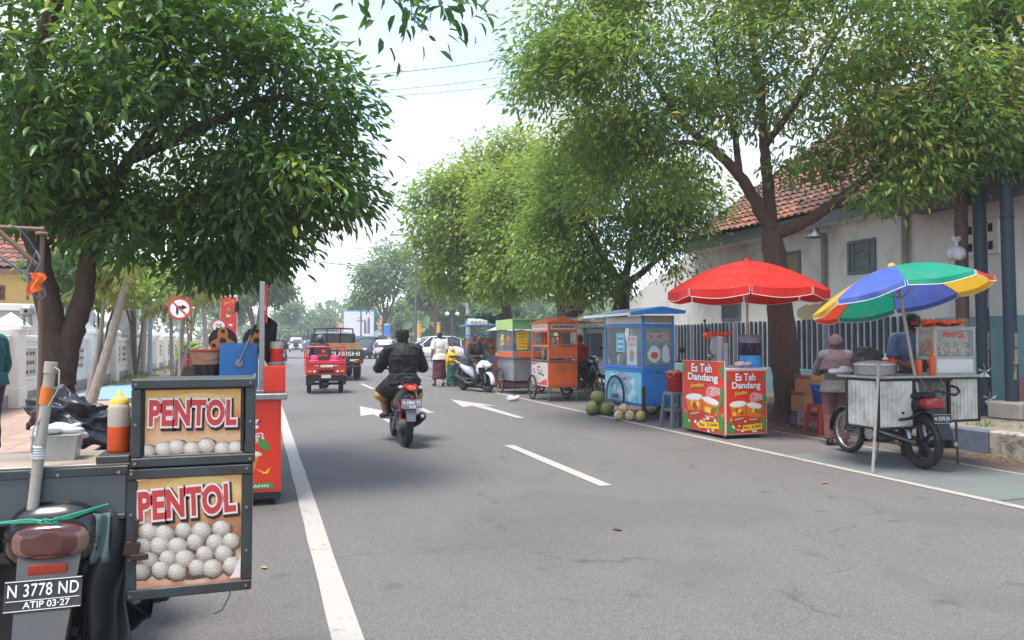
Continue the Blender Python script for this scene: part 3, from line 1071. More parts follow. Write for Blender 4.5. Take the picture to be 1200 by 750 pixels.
def make_tree(label, base, limbs, lobes, n_cl, per, leaf, lm, bm, seed, group=None, thr=.42, droop=.45, spread=.26, tone_shift=0.0, nscale=.9, name='tree', twig=.012, width=.27, yellow=.0):
    """limbs: list of (points, r0, r1); lobes: list of (centre, radii, weight)"""
    rg = np.random.default_rng(seed)
    rr = random.Random(seed)
    base = V(base)
    root = thing(name, label, 'tree', base, 0, group)
    b = MB(Matrix.Translation(-base))
    nodes, nrad = [], []
    for pts, r0, r1 in limbs:
        pts = [V(p) for p in pts]
        # smooth the limb and roughen it a little
        q = []
        for i in range(len(pts) - 1):
            p0, p1 = pts[max(0, i - 1)], pts[i]
            p2, p3 = pts[i + 1], pts[min(len(pts) - 1, i + 2)]
            for k in range(6):
                t_ = k / 6
                q.append(.5 * ((2 * p1) + (p2 - p0) * t_ + (2 * p0 - 5 * p1 + 4 * p2 - p3) * t_ ** 2 + (-p0 + 3 * p1 - 3 * p2 + p3) * t_ ** 3))
        q.append(pts[-1])
        rs = []
        for i in range(len(q)):
            f = i / (len(q) - 1)
            rs.append((r0 + (r1 - r0) * f ** .8) * (1 + rr.uniform(-.05, .05)))
            if 0 < i < len(q) - 1:
                q[i] = q[i] + V((rr.gauss(0, r0 * .06), rr.gauss(0, r0 * .06), 0))
        if limbs[0][0] is pts or (pts[0] - V(limbs[0][0][0])).length < .3:
            rs[0] *= 1.55; rs[1] *= 1.25; rs[2] *= 1.1
        b.tube(q, rs, bm, 12 if r0 > .06 else 7)
        for p, r_ in list(zip(q, rs))[3:]:
            nodes.append(tuple(p)); nrad.append(r_)
    # clump centres inside the lobes, with holes where the noise is low
    wts = np.array([l[2] * l[1][0] * l[1][1] * l[1][2] for l in lobes]) ** .8
    wts /= wts.sum()
    cl = []
    guard = 0
    while len(cl) < n_cl and guard < n_cl * 30:
        guard += 1
        k = rg.choice(len(lobes), p=wts)
        c, rd, _ = lobes[k]
        v = rg.normal(size=3)
        v /= np.linalg.norm(v)
        v *= rg.uniform(.12, 1.0) ** .45
        p = np.array(c) + v * np.array(rd)
        if noise.noise(V(p) * nscale + V((seed, 0, 0))) * .5 + .5 < thr + .12 * rg.uniform(-1, 1):
            continue
        if p[2] < base.z + 1.3:
            continue
        cl.append(p)
    cl = np.array(cl)
    N = np.array(nodes)
    order = np.argsort([np.min(np.linalg.norm(N - c, axis=1)) for c in cl])
    for c in cl[order]:
        D = np.linalg.norm(N - c, axis=1)
        i = int(np.argmin(D))
        p0, p2 = V(N[i]), V(c)
        if D[i] > .05:
            midp = (p0 + p2) / 2 + V((rr.gauss(0, .1), rr.gauss(0, .1), .10 * D[i])) * min(1, D[i])
            ra = min(nrad[i] * .6, twig * (1 + 1.4 * D[i]))
            pts = bez(p0, midp, p2, 4)
            b.tube(pts, [ra + (twig * .4 - ra) * k / 4 for k in range(5)], bm, 4, False)
            N = np.vstack([N, np.array([tuple(p) for p in pts[1:]])])
            nrad += [max(twig * .5, ra * (1 - .15 * k)) for k in range(1, 5)]
    b.build('trunk', root)
    # leaves in sprays around each clump
    n = len(cl) * per
    cc = np.repeat(cl, per, axis=0)
    off = rg.normal(size=(n, 3)) * spread * np.array([1, 1, .6])
    cen = cc + off
    ctr = np.repeat(np.array([np.average([l[0] for l in lobes], axis=0)]), n, axis=0)
    outw = cen - ctr
    outw /= np.linalg.norm(outw, axis=1, keepdims=True) + 1e-9
    d = off / (np.linalg.norm(off, axis=1, keepdims=True) + 1e-9) * .8 + outw * .4 + rg.normal(size=(n, 3)) * .35
    d[:, 2] -= droop
    nr = np.array([[0, 0, 1.]]) + rg.normal(size=(n, 3)) * .55 + outw * .25
    size = leaf * rg.uniform(.6, 1.25, n)
    ct = rg.normal(0, .10, len(cl)) + np.array([noise.noise(V(c) * 1.1) * .30 for c in cl])
    tone = np.clip(.42 + tone_shift + np.repeat(ct, per) + rg.normal(0, .11, n) + (rg.random(n) < yellow) * .4, 0, 1)
    leaves_object('crown', root, base, cen - np.array(base), nr, d, size, tone, lm, width=width)
    return root

M_bark = bark_mat('grey brown bark', S(86, 74, 64), S(124, 110, 98))
M_bark2 = bark_mat('dark brown bark', S(58, 47, 40), S(92, 76, 66))
M_bark3 = bark_mat('warm brown bark', S(66, 52, 44), S(100, 82, 70))
M_leafD = leaf_mat('dark glossy leaves', [(0, S(32, 58, 30)), (.45, S(54, 88, 42)), (.75, S(92, 126, 54)), (1, S(186, 186, 60))], S(130, 178, 50), .34)
M_leafA = leaf_mat('olive leaves', [(0, S(52, 88, 42)), (.5, S(84, 122, 54)), (.8, S(128, 152, 66)), (1, S(200, 172, 70))], S(186, 214, 84))
M_leafC = leaf_mat('yellow green leaves', [(0, S(64, 102, 42)), (.5, S(104, 142, 56)), (.8, S(148, 170, 66)), (1, S(206, 178, 70))], S(200, 212, 80))
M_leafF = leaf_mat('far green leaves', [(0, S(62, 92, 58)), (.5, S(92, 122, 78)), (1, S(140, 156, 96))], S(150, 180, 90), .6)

# big dark tree on the left pavement
B = (-1.78, 8.05, .1)
fork = V((-1.74, 8.0, 1.55))
crD = [(at(190, 170, 7.8), (1.6, 1.7, 1.05), 1), (at(340, 165, 7.3), (.66, 1.2, .85), 1.25), (at(372, 210, 7.2), (.36, .8, .45), 1.5),
       (at(225, 270, 7.4), (1.1, 1.2, .42), 1.4), (at(300, 240, 7.2), (.75, .8, .5), 1.3), (at(90, 70, 6.6), (1.5, 1.4, .9), 1.1), (at(250, 40, 7.4), (.85, 1.4, .7), 1.1),
       (at(60, 200, 6.8), (.9, 1.2, .6), 1.3), (at(30, 225, 7.6), (.6, .9, .35), 1.4), (at(335, 95, 7.3), (.6, 1.0, .6), 1.0),
       (at(150, -110, 7.5), (1.6, 2.0, .9), .6), (at(255, 312, 7.2), (.35, .4, .13), 3.0), (at(400, 130, 7.3), (.22, .4, .3), 2.5), (at(310, 290, 7.1), (.25, .35, .14), 3.0), (at(410, 240, 7.1), (.2, .35, .2), 2.5), (at(482, -4, 4.7), (.25, .35, .14), 7.0), (at(500, 6, 4.75), (.10, .18, .10), 9)]
make_tree('big dark-leaved tree with forked trunk on the left pavement behind the black meatball cart', B,
          [([B, (-1.80, 8.05, .5), (-1.79, 8.04, 1.0), (-1.82, 8.02, 1.5), (-1.93, 7.95, 2.1), (-2.0, 7.7, 2.8), (-1.8, 7.2, 3.8), (-1.4, 6.8, 4.6)], .19, .05),
           ([(-1.76, 8.04, 1.0), (-1.70, 8.04, 1.4), (-1.60, 8.03, 1.75), (-1.53, 8.05, 2.3), (-1.42, 8.1, 2.8), (-1.1, 8.2, 3.4), (-.5, 8.0, 4.2)], .125, .045),
           ([(-1.52, 8.03, 2.3), (-1.0, 7.9, 2.62), (-.4, 7.7, 2.8), (.1, 7.5, 2.95)], .06, .02),
           ([(-1.2, 8.15, 3.2), (-.5, 7.8, 3.5), (.1, 7.4, 3.7), (.55, 7.3, 3.6)], .06, .02),
           ([(-1.6, 7.0, 4.2), (-.8, 6.0, 4.75), (.2, 5.1, 4.5), (.75, 4.6, 3.75)], .05, .012)],
          crD, 1250, 26, .115, M_leafD, M_bark2, 4, thr=.45, spread=.15, twig=.008, yellow=.012, nscale=1.3, width=.20)

# big tree on the right kerb
B = (8.78, 10.85, .12)
c0 = at(905, 268, 12.75)
make_tree('big spreading olive-leaved tree with bare trunk behind the red umbrella', B,
          [([B, at(921, 440, 12.75), at(914, 360, 12.7), at(911, 315, 12.7), c0], .27, .17),
           ([c0, at(885, 232, 12.7), at(868, 205, 12.6), at(835, 170, 12.4), at(800, 140, 12.2), at(760, 80, 12), at(720, 40, 12)], .135, .03),
           ([c0 + V((0, 0, .02)), at(902, 215, 12.8), at(898, 170, 12.9), at(895, 110, 13), at(885, 40, 13), at(880, -30, 13)], .12, .04),
           ([c0 + V((0, 0, -.1)), at(940, 262, 12.5), at(975, 240, 12.2), at(1020, 205, 11.8), at(1080, 165, 11.5), at(1150, 120, 11.2)], .13, .035),
           ([at(868, 205, 12.6), at(862, 150, 12.8), at(845, 90, 13), at(838, 20, 13)], .07, .02),
           ([at(835, 170, 12.4), at(800, 165, 12), at(760, 175, 11.8), at(700, 150, 11.6)], .05, .015),
           ([at(898, 170, 12.9), at(935, 120, 12.6), at(965, 70, 12.4), at(1000, 10, 12.2)], .07, .02),
           ([at(1020, 205, 11.8), at(1050, 215, 11.4), at(1100, 205, 11.2), at(1150, 215, 11)], .04, .012)],
          [(at(760, 85, 12.2), (2.0, 2.0, 1.35), 1), (at(655, 85, 12.4), (.85, 1.3, .75), 1.4), (at(690, 20, 12.4), (1.2, 1.6, .8), 1.1), (at(720, 165, 12.3), (.9, 1.1, .5), 1.2),
           (at(930, 55, 12.2), (2.0, 2.2, 1.2), .9), (at(1110, 60, 11.4), (1.7, 1.8, 1.2), 1.1), (at(1130, 165, 11.2), (1.2, 1.2, .55), 1.5), (at(1030, 150, 11.4), (1.1, 1.1, .5), 1.1),
           (at(955, 190, 11.8), (.7, .8, .28), 1.3), (at(870, -60, 12.5), (3.4, 2.6, 1.1), .6), (at(1050, 225, 11.2), (.5, .5, .16), 1.6), (at(840, 175, 11.6), (.5, .5, .2), 1.2), (at(1180, 40, 11), (1.0, 1.2, 1.1), 1.2), (at(1185, 150, 10.8), (.7, .8, .7), 1.5), (at(1090, 205, 11), (.8, .7, .3), 1.6), (at(1150, 110, 10.8), (.9, .8, .6), 1.6), (at(775, 215, 12.6), (.7, .8, .3), 1.4), (at(690, 225, 12.6), (.6, .7, .35), 1.2)],
          2000, 28, .13, M_leafA, M_bark3, 12, thr=.485, spread=.19, tone_shift=.10, twig=.010, yellow=.05, nscale=1.0, width=.19)
# its dead hanging twigs over the pipe poles
# tree behind the blue cart
B = (8.75, 17.0, .1)
make_tree('broad green tree with low leaning limbs standing behind the blue drinks cart', B,
          [([B, at(722, 400, 18.6), at(728, 355, 18.6), at(730, 335, 18.5)], .24, .19),
           ([at(730, 335, 18.5), at(712, 310, 18.2), at(690, 270, 17.8), at(680, 220, 17.5)], .14, .04),
           ([at(730, 335, 18.5), at(745, 325, 18), at(770, 305, 17.2), at(800, 280, 16.6)], .13, .03),
           ([at(729, 340, 18.5), at(740, 290, 18.4), at(745, 230, 18.2), at(735, 170, 18)], .12, .03)],
          [(at(725, 230, 17.5), (1.7, 1.9, 1.5), 1), (at(680, 175, 17.5), (1.1, 1.4, 1.0), 1), (at(650, 290, 17.8), (1.1, 1.4, 1.1), 1.1), (at(780, 265, 16.8), (.9, 1.1, .9), 1.2), (at(690, 330, 18), (1.0, 1.2, .5), 1.1),
           (at(640, 235, 18), (.8, 1.2, .9), 1.0), (at(790, 320, 16.6), (.45, .6, .35), 1.3), (at(815, 240, 16.4), (.6, .8, .55), 1.3)],
          1050, 30, .135, M_leafA, M_bark2, 31, thr=.44, spread=.23, nscale=1.1, twig=.012, tone_shift=.08, yellow=.06, width=.20)
# yellow-green tree farther along
B = (8.7, 20.6, .1)
make_tree('bright yellow-green tree with dark trunk rising behind the orange cart', B,
          [([B, at(661, 400, 22.3), at(660, 370, 22.4), at(655, 330, 22.8)], .2, .16),
           ([at(655, 330, 22.8), at(630, 290, 23.4), at(600, 240, 24)], .12, .03), ([at(655, 330, 22.8), at(660, 280, 23), at(650, 220, 23)], .11, .03)],
          [(at(610, 250, 24), (1.6, 1.8, 1.7), 1), (at(640, 310, 23), (1.0, 1.2, .9), 1), (at(590, 320, 24), (1.0, 1.2, .8), 1.0)],
          620, 28, .165, M_leafC, M_bark2, 41, thr=.43, spread=.27, nscale=1.0, tone_shift=.08, twig=.014, yellow=.05)
B = (8.7, 27.5, .1)
make_tree('tallest yellow-green tree overhanging the carts at the far end of the right kerb', B,
          [([B, at(598, 400, 28.6), at(592, 350, 28.6), at(585, 310, 28.6)], .2, .16), ([at(585, 310, 28.6), at(560, 260, 28.6), at(545, 200, 28.6)], .12, .03),
           ([at(585, 310, 28.6), at(600, 250, 28.6), at(600, 180, 28.6)], .12, .03), ([at(588, 330, 28.6), at(550, 320, 28.2), at(515, 300, 28)], .09, .03)],
          [(at(575, 235, 28.6), (2.3, 2.4, 2.2), 1), (at(530, 260, 28.4), (1.6, 1.8, 1.9), 1), (at(610, 185, 28.6), (1.3, 1.6, 1.1), 1), (at(525, 325, 28.2), (1.0, 1.3, .9), 1), (at(580, 325, 28.6), (1.3, 1.4, .9), 1), (at(503, 235, 28.4), (.8, 1.2, .8), 1)],
          1000, 28, .185, M_leafC, M_bark2, 42, thr=.43, spread=.30, nscale=.9, twig=.016, yellow=.04, tone_shift=.14)

# far trees at the junction and beyond
def far_tree(label, px, py_top, py_base, zc, wpx, seed, n_cl=260, per=26, leaf=.4, lm=None, sparse=.42, trunk_top=.5, group='trees round the junction'):
    k = zc / 880
    base = at(px, py_base, zc)
    base.z = 0
    top = 1.4 + (400 - py_top) * k
    R = wpx * k / 2
    rr = random.Random(seed)
    limbs = [([base, base + V((rr.uniform(-.3, .3), 0, top * trunk_top * .6)), base + V((rr.uniform(-.4, .4), 0, top * trunk_top))], .28, .18)]
    t0 = base + V((0, 0, top * trunk_top * .7))
    lobes = []
    nl = 7
    for i in range(nl):
        a = 2 * PI * i / nl + rr.uniform(-.4, .4)
        c = V((base.x, base.y, 0)) + V((math.cos(a) * R * .55, math.sin(a) * R * .55, top * rr.uniform(trunk_top + .08, .86)))
        lobes.append((c, (R * rr.uniform(.34, .5), R * .45, top * rr.uniform(.11, .17)), 1))
        limbs.append(([t0, t0.lerp(c, .5) + V((0, 0, top * .03)), c], .13, .03))
    lobes.append((V((base.x, base.y, top * .86)), (R * .5, R * .5, top * .13), 1.2))
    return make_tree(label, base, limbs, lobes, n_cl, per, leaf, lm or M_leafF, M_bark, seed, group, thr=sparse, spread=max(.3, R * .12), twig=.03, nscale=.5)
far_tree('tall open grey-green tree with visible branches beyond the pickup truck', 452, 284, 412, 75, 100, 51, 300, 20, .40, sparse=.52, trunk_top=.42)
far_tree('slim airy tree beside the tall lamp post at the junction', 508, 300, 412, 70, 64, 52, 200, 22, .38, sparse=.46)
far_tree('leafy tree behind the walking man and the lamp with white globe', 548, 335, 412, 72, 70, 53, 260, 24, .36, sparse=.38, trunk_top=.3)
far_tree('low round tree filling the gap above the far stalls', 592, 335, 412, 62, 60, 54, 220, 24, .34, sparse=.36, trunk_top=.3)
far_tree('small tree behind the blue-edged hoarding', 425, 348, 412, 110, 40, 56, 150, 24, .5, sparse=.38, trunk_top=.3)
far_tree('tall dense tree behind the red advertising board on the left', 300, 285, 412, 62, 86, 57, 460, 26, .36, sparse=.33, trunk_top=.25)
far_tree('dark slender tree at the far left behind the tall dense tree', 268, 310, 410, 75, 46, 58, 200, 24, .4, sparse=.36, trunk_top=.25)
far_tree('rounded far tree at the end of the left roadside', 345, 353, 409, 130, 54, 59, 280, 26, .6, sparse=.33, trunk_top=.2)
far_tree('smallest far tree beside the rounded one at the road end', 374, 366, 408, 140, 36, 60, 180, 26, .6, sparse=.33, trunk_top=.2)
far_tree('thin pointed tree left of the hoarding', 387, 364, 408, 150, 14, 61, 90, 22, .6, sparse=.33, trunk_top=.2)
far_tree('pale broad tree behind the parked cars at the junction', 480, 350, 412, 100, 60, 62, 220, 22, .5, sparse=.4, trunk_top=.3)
# distant wood closing the view
def wood(name, x0, x1, y, h, n, seed, lab):
    rg = np.random.default_rng(seed)
    cx = rg.uniform(x0, x1, n)
    ph = np.abs(np.sin(cx * .09 + seed)) * .35 + np.abs(np.sin(cx * .23 + 1)) * .25 + .45
    cz = rg.uniform(.02, 1, n) ** .8 * h * ph
    cen = np.stack([cx, y + rg.uniform(-6, 6, n), cz], axis=1)
    d = rg.normal(size=(n, 3)); d[:, 2] -= .4
    nr = np.array([[0, -.3, 1.]]) + rg.normal(size=(n, 3)) * .6
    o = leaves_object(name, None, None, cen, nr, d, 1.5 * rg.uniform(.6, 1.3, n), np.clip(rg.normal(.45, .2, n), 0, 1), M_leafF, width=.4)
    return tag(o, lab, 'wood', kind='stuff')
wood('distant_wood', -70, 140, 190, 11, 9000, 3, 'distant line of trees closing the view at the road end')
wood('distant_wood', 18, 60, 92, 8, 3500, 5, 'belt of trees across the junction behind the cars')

# shrubbery inside the left wall, behind the palms
def shrub(label, c, r_, n, seed, lm, leaf=.12, group=None):
    rg = np.random.default_rng(seed)
    root = thing('shrub', label, 'shrub', (c[0], c[1], 0), 0, group)
    b = MB()
    rr = random.Random(seed)
    for _ in range(7):
        a = rr.uniform(0, 6.3)
        e = V((math.cos(a) * r_[0] * .5, math.sin(a) * r_[1] * .5, c[2] + r_[2] * .3))
        b.tube([(0, 0, 0), (e.x * .3, e.y * .3, e.z * .55), tuple(e)], [.05, .035, .012], M_bark, 6)
    b.build('trunk', root)
    k = max(12, n // 30)
    v = rg.normal(size=(k, 3)); v /= np.linalg.norm(v, axis=1, keepdims=True); v *= rg.uniform(.2, 1, (k, 1)) ** .5
    cl = v * np.array(r_) + np.array([0, 0, c[2]])
    cen = np.repeat(cl, 30, axis=0) + rg.normal(size=(k * 30, 3)) * .22
    d = rg.normal(size=cen.shape); d[:, 2] -= .2
    nr = np.array([[0, 0, 1.]]) + rg.normal(size=cen.shape) * .6
    leaves_object('crown', root, None, cen, nr, d, leaf * rg.uniform(.7, 1.3, len(cen)), np.clip(rg.normal(.5, .2, len(cen)), 0, 1), lm)
    return root
g_ = 'shrubs inside the left wall'
shrub('yellow-green shrub between the forked trunk and the white notice board', tuple(at(118, 332, 22)), (1.2, 1.5, .7), 2600, 71, M_leafC, .2, g_)
shrub('olive shrub behind the pale leaning palm trunks', tuple(at(160, 330, 27)), (1.4, 1.6, .8), 2600, 72, M_leafC, .22, g_)
shrub('dense shrub behind the no right turn sign', tuple(at(225, 335, 40)), (2.0, 1.8, 1.1), 2600, 73, M_leafC, .24, g_)
shrub('dark shrub under the left end of the tree crown beside the yellow house', tuple(at(75, 318, 21)), (.8, 1.2, .8), 1500, 74, M_leafD, .2, g_)

# palms
M_frond = leaf_mat('dry palm frond', [(0, S(78, 98, 50)), (.5, S(116, 128, 66)), (1, S(176, 152, 96))], S(180, 185, 90), .6)
M_frondg = leaf_mat('green palm frond', [(0, S(70, 96, 46)), (.5, S(110, 130, 60)), (1, S(170, 160, 84))], S(180, 190, 80), .55)
M_palm = bark_mat('pale ringed palm stem', S(136, 126, 116), S(170, 160, 150))
def palm(label, stems, seed, lm, L0=1.5, nf=11):
    rg = np.random.default_rng(seed)
    rr = random.Random(seed)
    base = V(stems[0][0])
    root = thing('palm_tree', label, 'palm tree', base, 0, 'palms along the left wall')
    C, Nn, D, Z, T = [], [], [], [], []
    for p0, p1, r0 in stems:
        p0, p1 = V(p0) - base, V(p1) - base
        b = MB()
        mid = (p0 + p1) / 2 + V((rr.uniform(-.1, .1), rr.uniform(-.1, .1), 0)) - (p1 - p0).cross(V((0, 1, 0))).normalized() * .05
        q = bez(p0, mid, p1, 22)
        b.tube(q, [r0 * (1.15 - .4 * i / 22) * (1.05 if i % 2 else .95) for i in range(23)], M_palm, 10)
        b.build('trunk', root)
        for k in range(nf):
            a = rr.uniform(0, 2 * PI)
            el = rr.uniform(-.2, 1.15)
            dirv = V((math.cos(a) * math.cos(el), math.sin(a) * math.cos(el), math.sin(el)))
            L_ = L0 * rr.uniform(.7, 1.15)
            q = bez(p1, p1 + dirv * L_ * .6, p1 + V((dirv.x * L_, dirv.y * L_, dirv.z * L_ * .3 - L_ * .45)), 14)
            tone = rr.uniform(.1, .95)
            for i in range(2, 15):
                t_ = (q[i] - q[i - 1]).normalized()
                sd = t_.cross(V((0, 0, 1))).normalized()
                for s_ in (-1, 1):
                    for _ in range(2):
                        C.append(tuple(q[i - 1].lerp(q[i], rr.random())))
                        D.append(tuple(sd * s_ + t_ * .7 + V((rr.gauss(0, .12), rr.gauss(0, .12), -.35 + rr.gauss(0, .15)))))
                        Nn.append((rr.gauss(0, .3), rr.gauss(0, .3), 1))
                        Z.append(L_ * .34 * (1 - .6 * abs(i / 14 - .4)))
                        T.append(min(1, max(0, tone + rr.gauss(0, .1))))
    leaves_object('crown', root, None, np.array(C), np.array(Nn), np.array(D), np.array(Z), np.array(T), lm, width=.055)
    return root
def gp(px, py, zc, z=None):
    p = at(px, py, zc)
    if z is not None: p.z = z
    return p
palm('pale palm with two leaning trunks just behind the forked dark tree', [(gp(103, 0, 13, .12), gp(150, 318, 13.4), .08), (gp(98, 0, 13.2, .12), gp(122, 335, 13.6), .04)], 81, M_frond, .8, 9)
palm('clump of thin grey palm stems just beyond the no right turn sign', [(gp(203, 0, 24, .12), gp(200, 362, 24), .055), (gp(208, 0, 24, .12), gp(232, 345, 24), .05), (gp(206, 0, 24.2, .12), gp(216, 350, 24.2), .06)], 82, M_frond, 1.1, 8)
palm('taller dry palm near the speed limit sign', [(gp(243, 0, 33, .12), gp(236, 342, 33), .11)], 83, M_frond, 1.3, 10)
palm('single green palm behind the pale notice panel', [(gp(165, 0, 30, 0), gp(168, 338, 30), .12)], 84, M_frondg, 1.4, 10)
# broad-leaved potted plant by the wall
pl = thing('frangipani_plant', 'star shaped leafy plant in a dark pot by the red and green boxes', 'plant', gp(220, 0, 26, .12))
b = MB()
b.lathe([(0, 0), (.2, 0), (.26, .38), (.28, .4), (.24, .4), (.22, .34), (0, .34)], mat('dark plant pot', S(70, 66, 64), .6), 18)
b.build('pot', pl)
b = MB()
b.tube([(0, 0, .34), (.03, 0, .7), (0, .02, 1.05)], [.03, .026, .02], M_bark, 7)
b.build('stem', pl)
C, D, Nn, Z = [], [], [], []
r = random.Random(6)
for k in range(46):
    a = r.uniform(0, 6.28)
    C.append((0, .02, 1.0 + r.uniform(-.25, .12))); D.append((math.cos(a), math.sin(a), r.uniform(-.3, .75))); Nn.append((0, 0, 1)); Z.append(r.uniform(.4, .68))
leaves_object('foliage', pl, None, np.array(C), np.array(Nn), np.array(D), np.array(Z), np.random.default_rng(1).uniform(.3, .7, 46), M_leafC, width=.16)
# ---------------------------------------------------------------- shared materials
M_rubber = mat('tyre rubber', S(34, 34, 35), .8, var=.25, scale=9, dirt=.35, dirtcol=S(84, 78, 70))
M_chrome = mat('scuffed chrome', S(176, 176, 174), .28, .9, var=.15, dirt=.3, dirtcol=S(96, 86, 74))
M_steel = mat('dull steel', S(140, 142, 142), .42, .8, var=.2, dirt=.4, dirtcol=S(98, 84, 70))
M_engine = mat('oily engine alloy', S(98, 98, 98), .5, .6, var=.35, scale=14, dirt=.6, dirtcol=S(40, 36, 32))
M_blackp = mat('black plastic', S(28, 28, 30), .45, var=.25, dirt=.25, dirtcol=S(70, 66, 60))
M_blackg = mat('gloss black paint', S(18, 18, 20), .22, var=.2, coat=.5, dirt=.12)
M_whitep = mat('scuffed white paint', S(214, 214, 214), .35, var=.06, coat=.3, dirt=.25, dirtcol=S(140, 134, 126))
M_redlens = mat('red lens', S(150, 20, 24), .12, var=.15, coat=.6)
M_brake = mat('lit brake lens', S(255, 40, 30), .15, var=.05, emit=1.6)
M_amber = mat('amber lens', S(220, 120, 30), .15, var=.1, coat=.5)
M_clear = mat('clear lens', S(206, 210, 212), .08, var=.08, metal=.2)
M_plate = mat('black number plate', S(36, 37, 39), .5, var=.15, dirt=.3, dirtcol=S(110, 104, 96))
M_plategrey = mat('grey number plate', S(104, 106, 110), .5, var=.12, dirt=.25)
M_white = mat('print white', S(232, 232, 230), .55, var=.04, fine=.03)
M_ptxt = mat('dull plate lettering', S(188, 188, 184), .6, var=.08)
M_vinyl = mat('black vinyl seat', S(26, 26, 28), .5, var=.2, bump=.15)
M_red = mat('red paint', S(204, 36, 30), .4, var=.1, dirt=.2)
M_wood = mat('pale crate wood', S(190, 150, 98), .75, var=.22, scale=9, dirt=.3)

def ring(y, w, z0, z1, p=2.6, n=18, cx=0.0):
    """rounded cross-section in the xz plane"""
    cz, h = (z0 + z1) / 2, (z1 - z0) / 2
    o = []
    for i in range(n):
        a = 2 * PI * i / n
        c, s_ = math.cos(a), math.sin(a)
        o.append((cx + w * math.copysign(abs(c) ** (2 / p), c), y, cz + h * math.copysign(abs(s_) ** (2 / p), s_)))
    return o

def wheel(parent, c, R, r, style='cast', axis=(1, 0, 0), rim_m=None, hub_m=None, tw=1.0, name='wheel', spokes=None):
    c = V(c)
    rim_m = rim_m or M_blackp
    x, y, d = frame_to(axis)
    b = MB()
    b.cyl(c - d * .05, c + d * .05, .035, hub_m or rim_m, n=12)
    ri = R - r * 1.9
    if style == 'cast':
        for k in range(spokes or 5):
            a = 2 * PI * k / (spokes or 5)
            e = x * math.cos(a) + y * math.sin(a)
            b.tube([c + e * .02, c + e * ri], [.022, .014], hub_m or rim_m, 6)
    elif style == 'wire':
        n = spokes or 28
        for k in range(n):
            a = 2 * PI * k / n
            a2 = a + (.35 if k % 2 else -.35)
            sd = .03 if k % 4 < 2 else -.03
            b.tube([c + (x * math.cos(a2) + y * math.sin(a2)) * .03 + d * sd, c + (x * math.cos(a) + y * math.sin(a)) * ri], .0022, M_steel, 3)
    elif style == 'disc':
        b.cyl(c - d * .02, c + d * .02, ri, hub_m or rim_m, n=24)
        for k in range(5):
            a = 2 * PI * k / 5
            e = x * math.cos(a) + y * math.sin(a)
            b.cyl(c + e * ri * .55 + d * .015, c + e * ri * .55 + d * .024, ri * .18, M_blackp, n=10)
    o = b.build(name, parent)
    b = MB()
    b.torus(c, axis, R - r, r, M_rubber, 36, 10, tw)
    b.build('tyre', o)
    b = MB()
    b.torus(c, axis, ri + .004, r * .62, rim_m, 36, 6, 1.2 * tw)
    b.build('rim', o)
    return o

def plate(parent, c, w, h, big, small, m=None, right=(1, 0, 0), up=(0, 0, 1), size=None):
    b = MB(face_M(c, right, up))
    b.box((0, 0, -.002), (w, h, .003), m or M_plate, None, .001)
    s_ = size or h * .62
    b.text(big, s_ * .92, M_white, Matrix.Translation((0, h * .15 if small else 0, .0015)), .008, 0, 1.08, .72)
    if small:
        b.text(small, h * .3, M_white, Matrix.Translation((w * .05, -h * .31, .0015)), .012)
        b.box((0, -h * .15, .0012), (w * .94, h * .02, .001), M_white)
    b.box((0, h * .47, .001), (w * .98, .002, .0015), M_white)
    b.box((0, -h * .47, .001), (w * .98, .002, .0015), M_white)
    return b.build('number_plate', parent)

